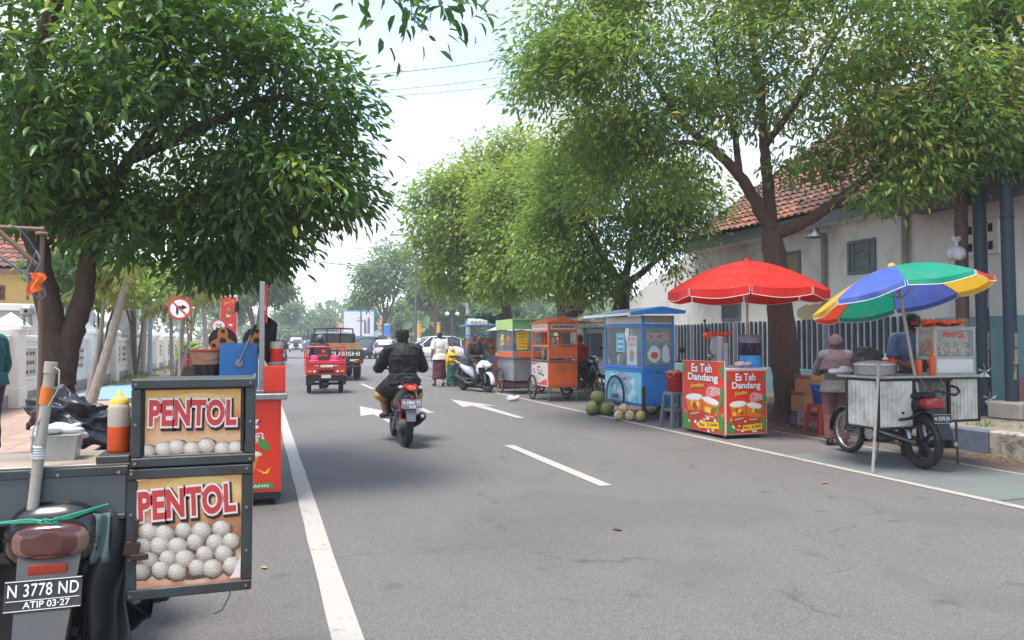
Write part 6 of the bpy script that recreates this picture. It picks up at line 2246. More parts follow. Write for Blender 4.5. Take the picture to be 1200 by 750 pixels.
def bucket(label, loc, m, r0, r1, h, fill=None, name='bucket'):
    root = thing(name, label, 'bucket', loc)
    b = MB()
    b.lathe([(0, 0), (r0, 0), (r1, h), (r1 + .015, h), (r1 + .015, h + .02), (r1 - .006, h + .018), (r0 - .004, .02), (0, .02)], m, 26)
    b.build('body', root)
    b = MB()
    b.tube([(r1 + .012, 0, h), (r1 + .016, -r1 * .5, h - .05), (0, -r1 - .022, h - .10), (-r1 - .016, -r1 * .5, h - .05), (-r1 - .012, 0, h)], .004, M_steel, 5)
    b.build('handle', root)
    if fill:
        b = MB()
        rr = random.Random(4)
        for k in range(14):
            b.ell((rr.uniform(-r1, r1) * .7, rr.uniform(-r1, r1) * .7, h + rr.uniform(-.02, .03)), (.05, .04, .03), fill, 8, (rr.random(), rr.random(), 0))
        b.build('contents', root)
    return root
stool('grey plastic stool under the red bucket between the blue cart and the Es Teh stall', (6.42, 10.75, .004), mat('grey stool plastic', S(96, 102, 110), .5), .58, .14)
bucket('red plastic bucket standing on the grey stool', (6.42, 10.75, .584), mat('red bucket plastic', S(206, 52, 44), .4), .12, .155, .30, mat('wet brown ice', S(150, 110, 90), .4))

# --- hand carts
def cart_wheel(root, c, R, name='wheel', rim=None, sp=30):
    return wheel(root, c, R, .022, 'wire', (1, 0, 0), rim or M_steel, M_steel, 1.0, name, sp)
M_bcart = mat('bright blue cart paint', S(40, 134, 216), .4, var=.14, scale=6, dirt=.5, dirtcol=S(70, 96, 120), dlo=.5, coat=.25)
M_glassc = mat('cart glass', S(206, 216, 214), .06, var=.05, spec=.6, alpha=.28, fine=0)
M_inner = mat('cart interior', S(140, 146, 146), .6, var=.4, scale=5)
bc = thing('drinks_cart', 'bright blue glazed drinks cart with a bicycle wheel and Es Degan signs', 'food cart', (6.42, 11.86, 0))
b = MB()
b.span((.008, .01, .30), (.62, 1.5, .86), M_bcart, .006)
b.span((.03, .03, .24), (.60, 1.48, .30), M_bcart, .004)
b.span((-.03, -.01, .855), (.64, 1.57, .895), M_bcart, .006)
b.box((-.03, 1.60, .875), (.05, .2, .04), M_bcart, None, .006)
b.build('cabinet', bc)
b = MB()
for x, y in ((.0, .0), (.60, .0), (.0, 1.48), (.60, 1.48)):
    b.span((x, y, .24 if y else .28), (x + .045, y + .045, 1.86), M_bcart, .004)
for x in (0, .60):
    b.span((x + .004, .046, 1.66), (x + .04, 1.48, 1.72), M_bcart, .003); b.span((x + .004, .046, .90), (x + .04, 1.48, .945), M_bcart, .003)
for y in (0, 1.48):
    b.span((.046, y + .004, 1.66), (.60, y + .04, 1.72), M_bcart, .003); b.span((.046, y + .004, .90), (.60, y + .04, .955), M_bcart, .003)
b.span((.002, .047, 1.725), (.03, 1.479, 1.86), M_whitep, .003); b.span((.047, .002, 1.725), (.599, .03, 1.86), mat('greyish board', S(168, 160, 152), .6, dirt=.4), .003)
b.build('frame', bc)
b = MB()
b.add([(.018, .05, .945), (.018, 1.475, .945), (.018, 1.475, 1.66), (.018, .05, 1.66)], [(0, 1, 2, 3)], M_glassc)
b.add([(.05, .018, .955), (.60, .018, .955), (.60, .018, 1.66), (.05, .018, 1.66)], [(0, 1, 2, 3)], M_glassc)
b.build('pane', bc)
b = MB()
b.span((.06, .06, .90), (.59, 1.47, .93), M_inner)
b.span((.59, .06, .945), (.598, 1.47, 1.66), M_inner)
r = random.Random(8)
for k in range(12):
    x, y = r.uniform(.15, .5), r.uniform(.15, 1.35)
    b.lathe([(0, .93), (.06, .93), (.065, 1.12), (.03, 1.15), (0, 1.15)], r.choice([M_btl, M_whitep, MATS['red syrup'], M_tgrn, M_ss]), 12, Matrix.Translation((x, y, r.choice((0, .001)))))
for k in range(5):
    b.ell((.3, .2 + k * .25, 1.28), (.12, .1, .13), M_poly, 12)
b.build('contents', bc)
b = MB()
b.add([(-.34, -.18, 1.88), (.70, -.18, 1.93), (.70, 1.75, 1.93), (-.34, 1.75, 1.88), (.3, -.18, 2.0), (.3, 1.75, 2.0)], [(0, 4, 5, 3), (4, 1, 2, 5)], mat('pale zinc roof', S(176, 184, 188), .4, .4, var=.1, dirt=.3))
b.span((-.35, -.19, 1.855), (-.33, 1.76, 1.895), M_whitep, .003)
b.add([(-.34, -.185, 1.87), (.76, -.185, 1.89), (.76, -.185, 1.95), (.3, -.185, 2.015), (-.34, -.185, 1.90)], [(0, 1, 2, 3, 4)], M_bcart)
b.add([(.3, -.185, 2.012), (.78, -.185, 1.94), (.78, 1.75, 1.94), (.3, 1.75, 2.012)], [(0, 1, 2, 3)], M_bcart)
b.build('roof', bc, solid=.012)
M_cyan = mat('cyan print', S(130, 202, 214), .5, var=.25, scale=5)
M_pale = mat('pale ice print', S(206, 228, 232), .5, var=.12, scale=9)
M_teal2 = mat('teal print', S(30, 120, 128), .5, var=.2)
M_rprint = mat('soft red print', S(206, 90, 86), .5)
b = MB()
Mp = face_M((-.003, .77, .58), (0, -1, 0), (0, 0, 1))
b.add([(-.73, -.29, 0), (.73, -.29, 0), (.73, .27, 0), (-.73, .27, 0)], [(0, 1, 2, 3)], M_cyan, False, Mp)
for k in range(26):
    b.prism(blob(r.uniform(-.62, .62), r.uniform(-.22, .2), r.uniform(.04, .13), r.uniform(.03, .09), 9, r, .35), r.choice([M_pale, M_pale, M_cyan, mat('aqua print', S(90, 176, 206), .5, var=.2)]), Mp @ Matrix.Translation((0, 0, .0005 + .0001 * k)), .0001)
fit_text(b, 'ES CAMPUR', .62, .10, mat('lilac print', S(150, 140, 190), .5), Mp @ Matrix.Translation((.08, .15, .004)), .03, 0, [(.06, 0, 0, M_white)])
fit_text(b, 'DEGAN', .46, .13, mat('sky print', S(96, 176, 210), .5), Mp @ Matrix.Translation((.16, .0, .004)), .03, 0, [(.06, 0, 0, M_white)])
b.build('poster', bc)
b = MB()
Mp = face_M((.013, .62, 1.30), (0, -1, 0), (0, 0, 1))
b.prism([(-.42, -.10), (-.08, -.10), (-.08, .26), (-.42, .26)], M_cyan, Mp, .003)
for k in range(6):
    b.prism([(-.36, .19 - k * .05), (-.15 + .02 * (k % 2), .19 - k * .05), (-.15 + .02 * (k % 2), .21 - k * .05), (-.36, .21 - k * .05)], M_teal2 if k % 2 else M_white, Mp @ Matrix.Translation((0, 0, .0035)), .001)
b.prism([(.02, -.40), (.40, -.40), (.40, .20), (.02, .20)], M_whitep, Mp @ Matrix.Translation((0, 0, .001)), .003)
Mq = Mp @ Matrix.Translation((.21, 0, .0045))
fit_text(b, 'ES TEH', .30, .075, M_rprint, Mq @ Matrix.Translation((0, .13, 0)), .02)
fit_text(b, 'ES JERUK', .32, .075, M_rprint, Mq @ Matrix.Translation((0, .03, 0)), .02)
b.prism(blob(0, -.17, .15, .12, 16, r, .06), M_cyan, Mq, .0004)
b.prism(blob(0, -.16, .06, .10, 12, r, .1), M_tamb, Mq @ Matrix.Translation((0, 0, .0006)), .0004)
fit_text(b, 'RP 5.000', .30, .055, M_pshadow, Mq @ Matrix.Translation((0, -.345, 0)), .03)
b.build('paper_sign', bc)
b = MB()
Mp = face_M((.325, .012, 1.31), (1, 0, 0), (0, 0, 1))
M_grn3 = mat('grey green print', S(120, 152, 146), .5, var=.3, scale=6)
b.prism([(-.26, -.33), (.25, -.33), (.27, .33), (-.27, .33)], M_grn3, Mp, .003)
fit_text(b, 'ES CAMPUR', .42, .085, M_rprint, Mp @ Matrix.Translation((0, .19, .004)), .03, 0, [(.07, 0, 0, M_white)])
fit_text(b, 'ES DEGAN', .36, .075, M_teal2, Mp @ Matrix.Translation((.02, .08, .004)), .03, 0, [(.07, 0, 0, M_white)])
b.prism(blob(-.08, -.14, .13, .15, 14, r, .1), M_pale, Mp @ Matrix.Translation((0, 0, .004)), .0004)
b.prism(blob(-.08, -.16, .08, .06, 14, r, .1), M_rprint, Mp @ Matrix.Translation((0, 0, .0048)), .0004)
b.prism(blob(.15, -.15, .08, .16, 14, r, .2), M_pale, Mp @ Matrix.Translation((0, 0, .0042)), .0004)
b.build('paper_sign', bc)
b = MB()
b.span((.06, -.004, .36), (.58, .008, .84), M_bcart, .006)
b.span((.28, -.012, .845), (.34, .006, .86), M_blackp)
b.build('door', bc)
M_oldw = mat('dark wooden leg', S(70, 56, 50), .8, var=.3)
for x, y in ((.0, -.02), (.6, .0)):
    b = MB(); b.span((x - .005, y, 0.004), (x + .05, y + .05, .60 if x == 0 else .30), M_oldw, .004); b.build('leg', bc)
cart_wheel(bc, (-.07, .94, .385), .385)
cart_wheel(bc, (.69, .94, .385), .385)
b = MB(); b.cyl((-.08, .94, .385), (.70, .94, .385), .014, M_steel); b.build('axle', bc)

# coconuts
M_coc = mat('green coconut husk', S(112, 120, 62), .6, var=.25, scale=9, dirt=.4, dirtcol=S(150, 130, 80))
M_coc2 = mat('peeled coconut husk', S(190, 168, 130), .8, var=.25, scale=12, dirt=.35, dirtcol=S(150, 112, 70))
def coconut(lab, loc, rx, group, m, rot, cut=False):
    b = MB()
    n, k = (8, 5) if cut else (20, 14)
    vs, fs = [], []
    for i in range(k + 1):
        a = -PI / 2 + PI * i / k
        for j in range(n):
            c = 2 * PI * j / n
            tri = 1 + .06 * math.cos(3 * c) * math.cos(a)
            z = math.sin(a) * (1.12 if a > 0 else 1.0)
            vs.append((math.cos(a) * math.cos(c) * tri * rx, math.cos(a) * math.sin(c) * tri * rx, z * rx + .10 * rx * max(0, math.sin(a)) ** 6))
    for i in range(k):
        for j in range(n):
            fs.append((i * n + j, i * n + (j + 1) % n, (i + 1) * n + (j + 1) % n, (i + 1) * n + j))
    b.add(vs, fs, m, not cut)
    b.lathe([(.02, rx * 1.1), (.045, rx * 1.17), (.03, rx * 1.22), (0, rx * 1.22)], M_oldw, 8)
    o = b.build('coconut', loc=loc, rot=rot)
    tag(o, lab, 'coconut', group)
g1 = 'green coconuts heaped by the blue cart'
coconut('green coconut nearest the road, at the left of the heap', (5.98, 13.02, .135), .135, g1, M_coc, (.8, .4, 0))
coconut('green coconut at the right of the heap, closest to the bicycle wheel', (6.22, 12.92, .125), .125, g1, M_coc, (1.2, -.5, 1))
coconut('green coconut lying on top of the two others', (6.12, 13.08, .335), .13, g1, M_coc, (.4, 1.3, 2))
coconut('green coconut half hidden behind the heap', (6.22, 13.22, .13), .13, g1, M_coc, (.9, .2, 2))
g2 = 'peeled coconuts before the blue cart'
for k, (x, y, z, lab) in enumerate(((6.02, 12.0, .085, 'peeled pale coconut at the left end of the row before the blue cart'), (6.18, 11.88, .09, 'peeled pale coconut in the middle, leaning on its neighbours'),
                                    (6.30, 11.72, .095, 'peeled greenish coconut nearest the dark wooden leg'), (6.14, 12.02, .20, 'peeled pale coconut resting on top of the others'))):
    coconut(lab, (x, y, z + .006), .09, g2, M_coc2 if k != 2 else mat('half peeled husk', S(176, 164, 96), .7, var=.25, scale=9), (.3 * k, .4 - .2 * k, k), True)
# crumpled white bag on the road
pb = MB()
for k in range(8):
    pb.ell((r.uniform(-.12, .12), r.uniform(-.1, .1), .05 + r.uniform(-.01, .03)), (.08, .06, .04), M_poly, 10, (r.uniform(-.5, .5), r.uniform(-.5, .5), 0))
o = remesh(pb, 'plastic_bag', None, .012, M_poly, 2, .02, 16, (5.66, 16.7, .01))
tag(o, 'crumpled white plastic bag dropped on the road by the right edge line', 'plastic bag')

# --- orange cart
M_or = mat('orange cart paint', S(232, 104, 46), .5, var=.14, scale=6, dirt=.6, dirtcol=S(136, 84, 60), dlo=.46)
M_orl = mat('faded orange paint', S(226, 122, 76), .5, var=.12, dirt=.2)
oc = thing('food_cart', 'orange food cart with gabled orange roof and double doors', 'food cart', (6.33, 16.2, 0))
W_, L_ = .74, 1.12
b = MB()
b.span((0, 0, .33), (W_, L_, .92), M_or, .006)
b.span((.06, -.004, 1.0), (W_ - .05, .02, 1.27), M_or, .004)
b.span((-.015, -.02, .93), (W_ + .02, L_, .96), M_steel, .003)
b.build('cabinet', oc)
b = MB()
for x in (0.002, W_ - .045):
    for y in (.002, L_ - .045):
        b.span((x, y, .92), (x + .042, y + .042, 1.80), M_orl, .003)
for z in (1.27, 1.62):
    b.span((.006, .045, z), (.04, L_ - .045, z + .04), M_orl, .003); b.span((W_ - .04, .045, z), (W_ - .006, L_ - .045, z + .04), M_orl, .003)
b.span((.045, L_ - .04, 1.62), (W_ - .045, L_ - .006, 1.66), M_orl)
b.span((.05, .1, 1.30), (W_ - .05, L_ - .1, 1.32), M_orl)
for k in range(4):
    b.span((.1 + k * .14, .5, 1.32), (.13 + k * .14, .53, 1.52), M_or)
b.span((.1, .5, 1.50), (.55, .53, 1.53), M_or)
b.build('frame', oc)
b = MB()
M_sign = mat('pinkish white sign', S(222, 206, 196), .55, var=.08)
b.span((.045, -.006, 1.65), (W_ - .045, .02, 1.83), M_or, .002)
b.prism([(.06, 1.68), (W_ - .06, 1.68), (W_ - .08, 1.80), (.08, 1.80)], M_sign, face_M((0, -.007, 0), (1, 0, 0), (0, 0, 1)), .002)
b.span((-.004, .045, 1.66), (.02, L_ - .045, 1.83), M_sign, .002)
Ms = face_M((0, -.0105, 0), (1, 0, 0), (0, 0, 1))
for k in range(12):
    x = .10 + k * .046
    b.prism([(x, 1.71), (x + .034, 1.71), (x + .04, 1.77), (x + .008, 1.775)], M_pshadow if k % 3 else M_dkboard, Ms, .001)
Ms = face_M((-.0055, 0, 0), (0, -1, 0), (0, 0, 1))
for k in range(12):
    x = -L_ + .14 + k * .07
    b.prism([(x, 1.73), (x + .05, 1.73), (x + .05, 1.76), (x, 1.76)], M_rprint, Ms, .001)
b.build('sign', oc)
b = MB()
b.add([(-.05, -.07, 1.83), (W_ + .05, -.07, 1.83), (W_ + .05, L_ + .07, 1.83), (-.05, L_ + .07, 1.83), (W_ / 2, -.07, 1.96), (W_ / 2, L_ + .07, 1.96)], [(0, 4, 5, 3), (1, 2, 5, 4), (0, 1, 4), (3, 5, 2)], M_or)
b.build('roof', oc, solid=.015)
b = MB()
b.prism([(-L_ + .02, .35), (-.02, .35), (-.02, .90), (-L_ + .02, .90)], M_sign, face_M((-.002, 0, 0), (0, -1, 0), (0, 0, 1)), .003)
Mp = face_M((-.006, L_ / 2, .62), (0, -1, 0), (0, 0, 1))
for k in range(14):
    b.prism(blob(r.uniform(-.4, .3), r.uniform(-.05, .2), .06, .025, 8, r, .4), M_dkboard if k % 3 else M_ball[1], Mp @ Matrix.Translation((0, 0, .0004 + k * .0001)), .0003)
b.prism([(-.2, -.24), (.5, -.24), (.5, -.10), (.3, -.12), (.05, -.2)], M_rprint, Mp @ Matrix.Translation((0, 0, .003)), .0004)
b.prism([(-.5, .21), (.0, .27), (-.5, .27)], M_rprint, Mp @ Matrix.Translation((0, 0, .003)), .0004)
b.build('poster', oc)
for x in (.04, .375):
    b = MB()
    b.span((x, -.012, .38), (x + .325, .0, .88), M_or, .005)
    o = b.build('door', oc)
    b = MB(); b.box((x + (.29 if x < .2 else .28), -.018, .74), (.02, .012, .06), M_steel); b.build('handle', o)
b = MB()
for k in range(7):
    b.lathe([(0, .96), (.055, .96), (.06, 1.15), (.04, 1.2), (0, 1.2)], r.choice([M_btl, M_ss, M_tamb, M_whitep]), 12, Matrix.Translation((.15 + .12 * (k % 4), .3 + .18 * (k // 2), 0)))
b.build('jar', oc)
cart_wheel(oc, (-.075, .86, .30), .30, rim=M_blackp)
cart_wheel(oc, (W_ + .075, .86, .30), .30, rim=M_blackp)
b = MB(); b.cyl((-.08, .86, .30), (W_ + .08, .86, .30), .014, M_steel); b.box((W_ / 2, .86, .33), (.4, .06, .03), M_oldw); b.build('axle', oc)
for x in (.02, W_ - .02):
    b = MB(); b.cyl((x, .02, .004), (x, .02, .34), .012, M_steel, n=8); b.build('leg', oc)

# --- green roofed cart
M_gcan = mat('green roof board', S(110, 164, 108), .55, var=.1, dirt=.25)
M_gcan2 = mat('pale green roof board', S(172, 200, 118), .55, var=.1, dirt=.2)
M_corr = mat('grey ribbed aluminium', S(166, 168, 172), .4, .6, var=.15, dirt=.3)
M_yelp = mat('yellow poster', S(236, 196, 30), .5, var=.08)
gc = thing('food_cart', 'grey metal food cart with green roof board and yellow posters in its glass', 'food cart', (6.3, 18.65, 0))
W_, L_ = 1.05, 1.38
b = MB()
b.span((0.01, 0.01, .36), (W_, L_, .92), M_corr, .004)
for k in range(22):
    b.span((.03 + k * .046, -.004, .38), (.05 + k * .046, .012, .91), M_corr, .004)
b.span((-.012, -.012, .92), (W_ + .012, L_, .955), M_dkboard, .003)
b.span((0, 0, .96), (W_, L_, 1.14), M_corr, .003)
for k in range(3):
    b.span((-.006, .08 + k * .44, .98), (.01, .46 + k * .44, 1.12), M_or, .002)
for k in range(2):
    b.span((.08 + k * .48, -.006, .98), (.50 + k * .48, .01, 1.12), M_or, .002)
b.build('cabinet', gc)
b = MB()
for x in (.0, W_ - .04):
    for y in (.0, L_ / 2, L_ - .04):
        b.span((x, y, 1.14), (x + .04, y + .04, 1.72), M_ss, .003)
b.build('frame', gc)
b = MB()
b.add([(.02, .04, 1.14), (.02, L_, 1.14), (.02, L_, 1.72), (.02, .04, 1.72)], [(0, 1, 2, 3)], M_glassc)
b.add([(.04, .02, 1.14), (W_, .02, 1.14), (W_, .02, 1.72), (.04, .02, 1.72)], [(0, 1, 2, 3)], M_glassc)
b.build('pane', gc)
b = MB()
b.span((-.03, -.03, 1.72), (-.012, L_ + .03, 1.98), M_gcan2, .002)
b.span((-.012, -.034, 1.72), (W_ + .04, -.016, 2.0), M_gcan, .002)
b.box((W_ / 2, L_ / 2, 1.97), (W_ + .05, L_ + .1, .03), M_gcan)
b.build('roof', gc)
b = MB()
for y, z, m, w_, h_ in ((.95, 1.44, M_yelp, .22, .3), (.42, 1.42, M_or, .2, .26)):
    b.prism([(-w_ / 2, -h_ / 2), (w_ / 2, -h_ / 2), (w_ / 2, h_ / 2), (-w_ / 2, h_ / 2)], m, face_M((.012, y, z), (0, -1, 0), (0, 0, 1)), .003)
    b.prism(blob(0, -.04, .05, .04, 12, r, .1), M_pshadow, face_M((.010, y, z), (0, -1, 0), (0, 0, 1)) @ Matrix.Translation((0, 0, .003)), .001)
    b.build('poster', gc); b = MB()
b.prism([(.12, 1.18), (.40, 1.18), (.42, 1.68), (.10, 1.64)], M_yelp, face_M((0, .012, 0), (1, 0, 0), (0, 0, 1)), .003)
for k in range(5):
    b.prism([(.15, 1.24 + k * .085), (.36 - .05 * (k % 2), 1.24 + k * .085), (.36, 1.27 + k * .085), (.15, 1.27 + k * .085)], M_tamb, face_M((0, .008, 0), (1, 0, 0), (0, 0, 1)), .001)
b.build('poster', gc); b = MB()
b.prism([(.80, 1.05), (.97, 1.05), (.98, 1.72), (.82, 1.72)], MATS['orange roller'], face_M((0, .010, 0), (1, 0, 0), (0, 0, 1)), .003)
b.prism([(.83, 1.1), (.95, 1.1), (.95, 1.3), (.83, 1.3)], M_yelp, face_M((0, .006, 0), (1, 0, 0), (0, 0, 1)), .003)
b.build('poster', gc)
b = MB()
for k in range(8):
    b.lathe([(0, 1.14), (.07, 1.14), (.07, 1.36), (.04, 1.4), (0, 1.4)], r.choice([M_ss, M_blackp, M_whitep, M_tamb]), 12, Matrix.Translation((.2 + .2 * (k % 4), .3 + .4 * (k // 4), 0)))
b.build('pot', gc)
M_rw = mat('rusty rim', S(150, 104, 78), .7, .2, var=.3)
cart_wheel(gc, (-.07, .85, .34), .34, rim=M_rw)
cart_wheel(gc, (W_ + .07, .85, .34), .34, rim=M_rw)
b = MB(); b.cyl((-.08, .85, .34), (W_ + .08, .85, .34), .016, M_rw); b.span((.1, .3, .28), (.9, 1.2, .35), M_oldw); b.build('axle', gc)
for x in (.04, W_ - .04):
    b = MB(); b.cyl((x, .04, .004), (x, .04, .37), .016, M_oldw, n=8); b.build('leg', gc)

# --- far blue stall with a grey cloth hood behind the white scooter
fs = thing('food_stall', 'blue framed stall with stacked trays and a grey hood beyond the white scooter', 'food stall', (6.15, 22.2, 0))
M_bst = mat('sky blue frame', S(74, 130, 178), .5, var=.1)
b = MB()
b.span((0, 0, .05), (.95, .9, .95), M_bst, .006)
b.build('cabinet', fs)
b = MB()
for x in (0, .9):
    for y in (0, .85):
        b.span((x, y, .95), (x + .05, y + .05, 1.85), M_bst, .003)
b.span((0, 0, 1.55), (.95, .9, 1.6), M_bst); b.span((.05, .4, .95), (.9, .85, 1.5), M_tamb)
for k in range(12):
    b.ell((.15 + .2 * (k % 4), .35, 1.1 + .16 * (k // 4)), (.07, .05, .05), [M_tamb, M_ball[3], M_or][k % 3], 8)
b.build('frame', fs)
b = MB()
b.span((-.12, -.08, 1.86), (1.05, .98, 1.92), M_bst, .01)
for k in range(5):
    b.box((.0 + k * .1, .1, 2.0), (.08, .4, .14), M_whitep, (.2, 0, .1 * k))
b.build('roof', fs)
hs = thing('hooded_cart', 'small cart under a pale grey hood behind the seated scooter man', 'food cart', (6.75, 21.0, 0))
b = MB()
b.span((0, 0, .1), (.9, .9, .95), mat('maroon panel', S(126, 56, 58), .6), .01)
b.build('cabinet', hs)
b = MB()
b.grid(lambda u, v: (-.2 + 1.3 * u, -.2 + 1.3 * v, 1.72 + .22 * math.sin(PI * u) * math.sin(PI * v) + .02 * math.sin(u * 14)), 10, 10, mat('pale grey hood', S(188, 186, 184), .6, var=.1, trans=.0))
b.build('hood', hs, solid=.01)
b = MB()
for x in (0, .86):
    for y in (0, .86):
        b.span((x, y, .95), (x + .04, y + .04, 1.76), M_ss)
b.build('post', hs)
tp = MB()
for k in range(9):
    tp.ell((-.5 + k * .13, r.uniform(-.1, .1), r.uniform(-.03, .08)), (.13, .2, .12), M_gcan, 10, (0, r.uniform(-.4, .4), 0))
o = remesh(tp, 'tarpaulin', None, .03, mat('dark green tarpaulin', S(36, 66, 58), .6, var=.25), 2, .05, 6, (6.75, 22.7, 2.1))
tag(o, 'rolled dark green tarpaulin on top of the blue framed stall', 'tarpaulin')
# orange awning between the carts
aw = thing('awning', 'flat orange awning on thin poles between the orange cart and the gatehouse', 'awning', (7.5, 18.0, 0))
b = MB()
b.grid(lambda u, v: (-.5 + 1.7 * u, -.2 + 1.2 * v, 1.88 + .06 * u + .03 * math.sin(u * 6)), 8, 4, M_or)
b.build('canopy', aw, solid=.03)
for x, y in ((-.45, -.15), (1.15, -.15), (1.15, .95)):
    b = MB(); b.cyl((x, y, .004 if x < 1 else .0), (x, y, 1.9), .014, M_steel, n=8); b.build('pole', aw)
# road sign seen from behind
rs = thing('road_sign', 'round road sign seen from behind on a grey pole among the leaves', 'road sign', (8.5, 19.6, .004))
b = MB(); b.cyl((0, 0, 0), (0, 0, 3.1), .035, M_pvc); b.build('pole', rs)
b = MB()
b.lathe([(0, -.006), (.42, -.006), (.43, 0), (.42, .006), (0, .006)], mat('dark sign back', S(46, 50, 56), .5), 30, face_M((-.1, -.045, 2.5), (1, 0, 0), (0, 0, 1)))
for z in (2.3, 2.7):
    b.span((-.44, -.065, z - .015), (.26, -.052, z + .015), M_steel)
b.build('panel', rs)
# ---------------------------------------------------------------- food motorcycle on the right
vb = motorbike('food_motorcycle', 'black motorcycle carrying white slatted boxes and a glass case lettered PENTOL, on the turquoise bay', (6.95, 7.0, .009), -.104, 'underbone', M_blackg, M_blackp,
               ('N 5570 JN', None), cat='food motorcycle', mirrors=False, front_style='wire', front_rim=M_chrome, seat=True)
M_wbox = mat('off-white slatted panel', S(206, 206, 198), .5, var=.1, scale=6, dirt=.7, dlo=.46, dirtcol=S(140, 120, 96))
M_alu = mat('aluminium angle', S(186, 186, 180), .4, .6, var=.12, dirt=.3)
M_blkb = mat('black angle iron', S(36, 37, 40), .5, .3, var=.2, dirt=.4, dirtcol=S(96, 70, 52))
M_ball3 = mat('meatballs', S(200, 178, 148), .6, var=.25, scale=20)
def slat_box(a, c):
    b = Wm(vb)
    b.span(a, c, M_wbox, .004)
    x0, y0, z0 = a; x1, y1, z1 = c
    n = max(3, int((x1 - x0) / .055))
    for k in range(n):
        b.span((x0 + (x1 - x0) * (k + .08) / n, y0 - .006, z0 + .02), (x0 + (x1 - x0) * (k + .92) / n, y0 + .01, z1 - .02), M_wbox, .002)
    n = max(3, int((y1 - y0) / .055))
    for k in range(n):
        b.span((x0 - .006, y0 + (y1 - y0) * (k + .08) / n, z0 + .02), (x0 + .01, y0 + (y1 - y0) * (k + .92) / n, z1 - .02), M_wbox, .002)
    t_ = .034
    for x in (x0, x1):
        for y in (y0, y1):
            b.span((x - .017, y - .014, z0 - .01), (x + .019, y + .019, z1 + .01), M_blkb, .003)
    for z in (z0, z1):
        for y in (y0, y1):
            b.span((x0, y - .011, z - .013), (x1, y + .013, z + .013), M_blkb, .003)
        for x in (x0, x1):
            b.span((x - .010, y0, z - .0125), (x + .0125, y1, z + .0125), M_blkb, .003)
    return b.build('side_box', vb)
slat_box((6.33, 6.44, .455), (6.82, 6.88, .98))
slat_box((7.38, 6.48, .50), (7.82, 6.9, .985))
b = Wm(vb)
b.span((6.30, 6.40, .995), (7.86, 7.02, 1.02), M_alu, .004)
b.span((6.84, 6.42, .955), (7.37, 6.45, .994), M_blkb); b.span((6.84, 6.97, .955), (7.37, 7.0, .994), M_blkb)
b.build('table_top', vb)
b = Wm(vb)
for p0, p1, r_, m in (((6.27, 6.36, 1.18), (6.15, 6.34, .012), .016, M_pvc), ((7.47, 6.47, .5), (7.49, 6.47, .012), .013, M_rust), ((6.28, 6.37, 1.03), (6.42, 6.42, 1.005), .012, M_pvc)):
    b.tube([p0, p1], r_, m, 8)
    b.build('prop_leg', vb); b = Wm(vb)
b.tube([(6.72, 6.40, .56), (6.86, 6.33, .66), (6.93, 6.32, .80), (7.02, 6.33, .86), (7.2, 6.35, .83), (7.36, 6.38, .80), (7.47, 6.42, .83), (7.46, 6.44, .88), (7.40, 6.46, .90)], .014, M_rubber, 8)
b.tube([(6.60, 6.415, .55), (6.70, 6.39, .56), (6.75, 6.39, .565)], .016, M_rubber, 8)
b.cyl((6.66, 6.43, .62), (6.66, 6.418, .62), .014, M_dark, n=10)
b.tube([(6.9, 6.42, .985), (6.93, 6.36, .88), (6.98, 6.36, .80)], .01, M_bam, 6); b.tube([(7.18, 6.42, .985), (7.2, 6.37, .88), (7.16, 6.36, .80)], .01, M_bam, 6)
b.build('hose', vb)
# glass case with fried balls
b = Wm(vb)
cx0, cx1, cy0, cy1 = 7.17, 7.74, 6.46, 6.72
for x in (cx0, cx1):
    b.span((x, cy0, 1.02), (x + .03, cy0 + .03, 1.55), M_alu, .002)
for x in (cx0, cx1):
    b.span((x, cy1 - .03, 1.02), (x + .03, cy1, 1.55), M_alu, .002)
for z in (1.525, 1.20, 1.02):
    b.span((cx0 + .03, cy0 + .002, z), (cx1, cy0 + .028, z + .028), M_alu, .002)
    b.span((cx0 + .002, cy0 + .03, z), (cx0 + .028, cy1 - .03, z + .028), M_alu, .002)
b.span((cx0 + .03, cy0 + .006, 1.048), (cx1, cy0 + .02, 1.20), M_whitep)
b.span((cx0 + .03, cy0 + .03, 1.19), (cx1 - .01, cy1 - .01, 1.2), M_alu)
b.span((cx0 - .01, cy0 - .01, 1.553), (cx1 + .04, cy1 + .01, 1.565), M_alu, .002)
b.span((cx0 + .03, cy1 - .02, 1.22), (cx1, cy1 - .012, 1.55), M_alu)
o = b.build('display_case', vb)
b = Wm(vb)
b.add([(cx0 + .03, cy0 + .012, 1.228), (cx1, cy0 + .012, 1.228), (cx1, cy0 + .012, 1.525), (cx0 + .03, cy0 + .012, 1.525)], [(0, 1, 2, 3)], M_glassc)
b.add([(cx0 + .012, cy0 + .03, 1.228), (cx0 + .012, cy1 - .03, 1.228), (cx0 + .012, cy1 - .03, 1.525), (cx0 + .012, cy0 + .03, 1.525)], [(0, 1, 2, 3)], M_glassc)
fit_text(b, 'PENTOL', .34, .06, mat('red letter sticker', S(206, 30, 28), .4), face_M((7.46, cy0 + .006, 1.475), (1, 0, 0), (0, 0, 1)), .035)
b.build('pane', o)
b = Wm(vb)
r = random.Random(14)
for k in range(240):
    x, y = r.uniform(cx0 + .05, cx1 - .03), r.uniform(cy0 + .05, cy1 - .05)
    z = 1.215 + r.random() ** .6 * (.16 + .06 * math.sin(x * 9))
    b.ell((x, y, z), (.019, .019, .017), M_ball3 if x > 7.28 else M_tamb, 7)
tag(b.build('meatballs', o), kind='stuff')
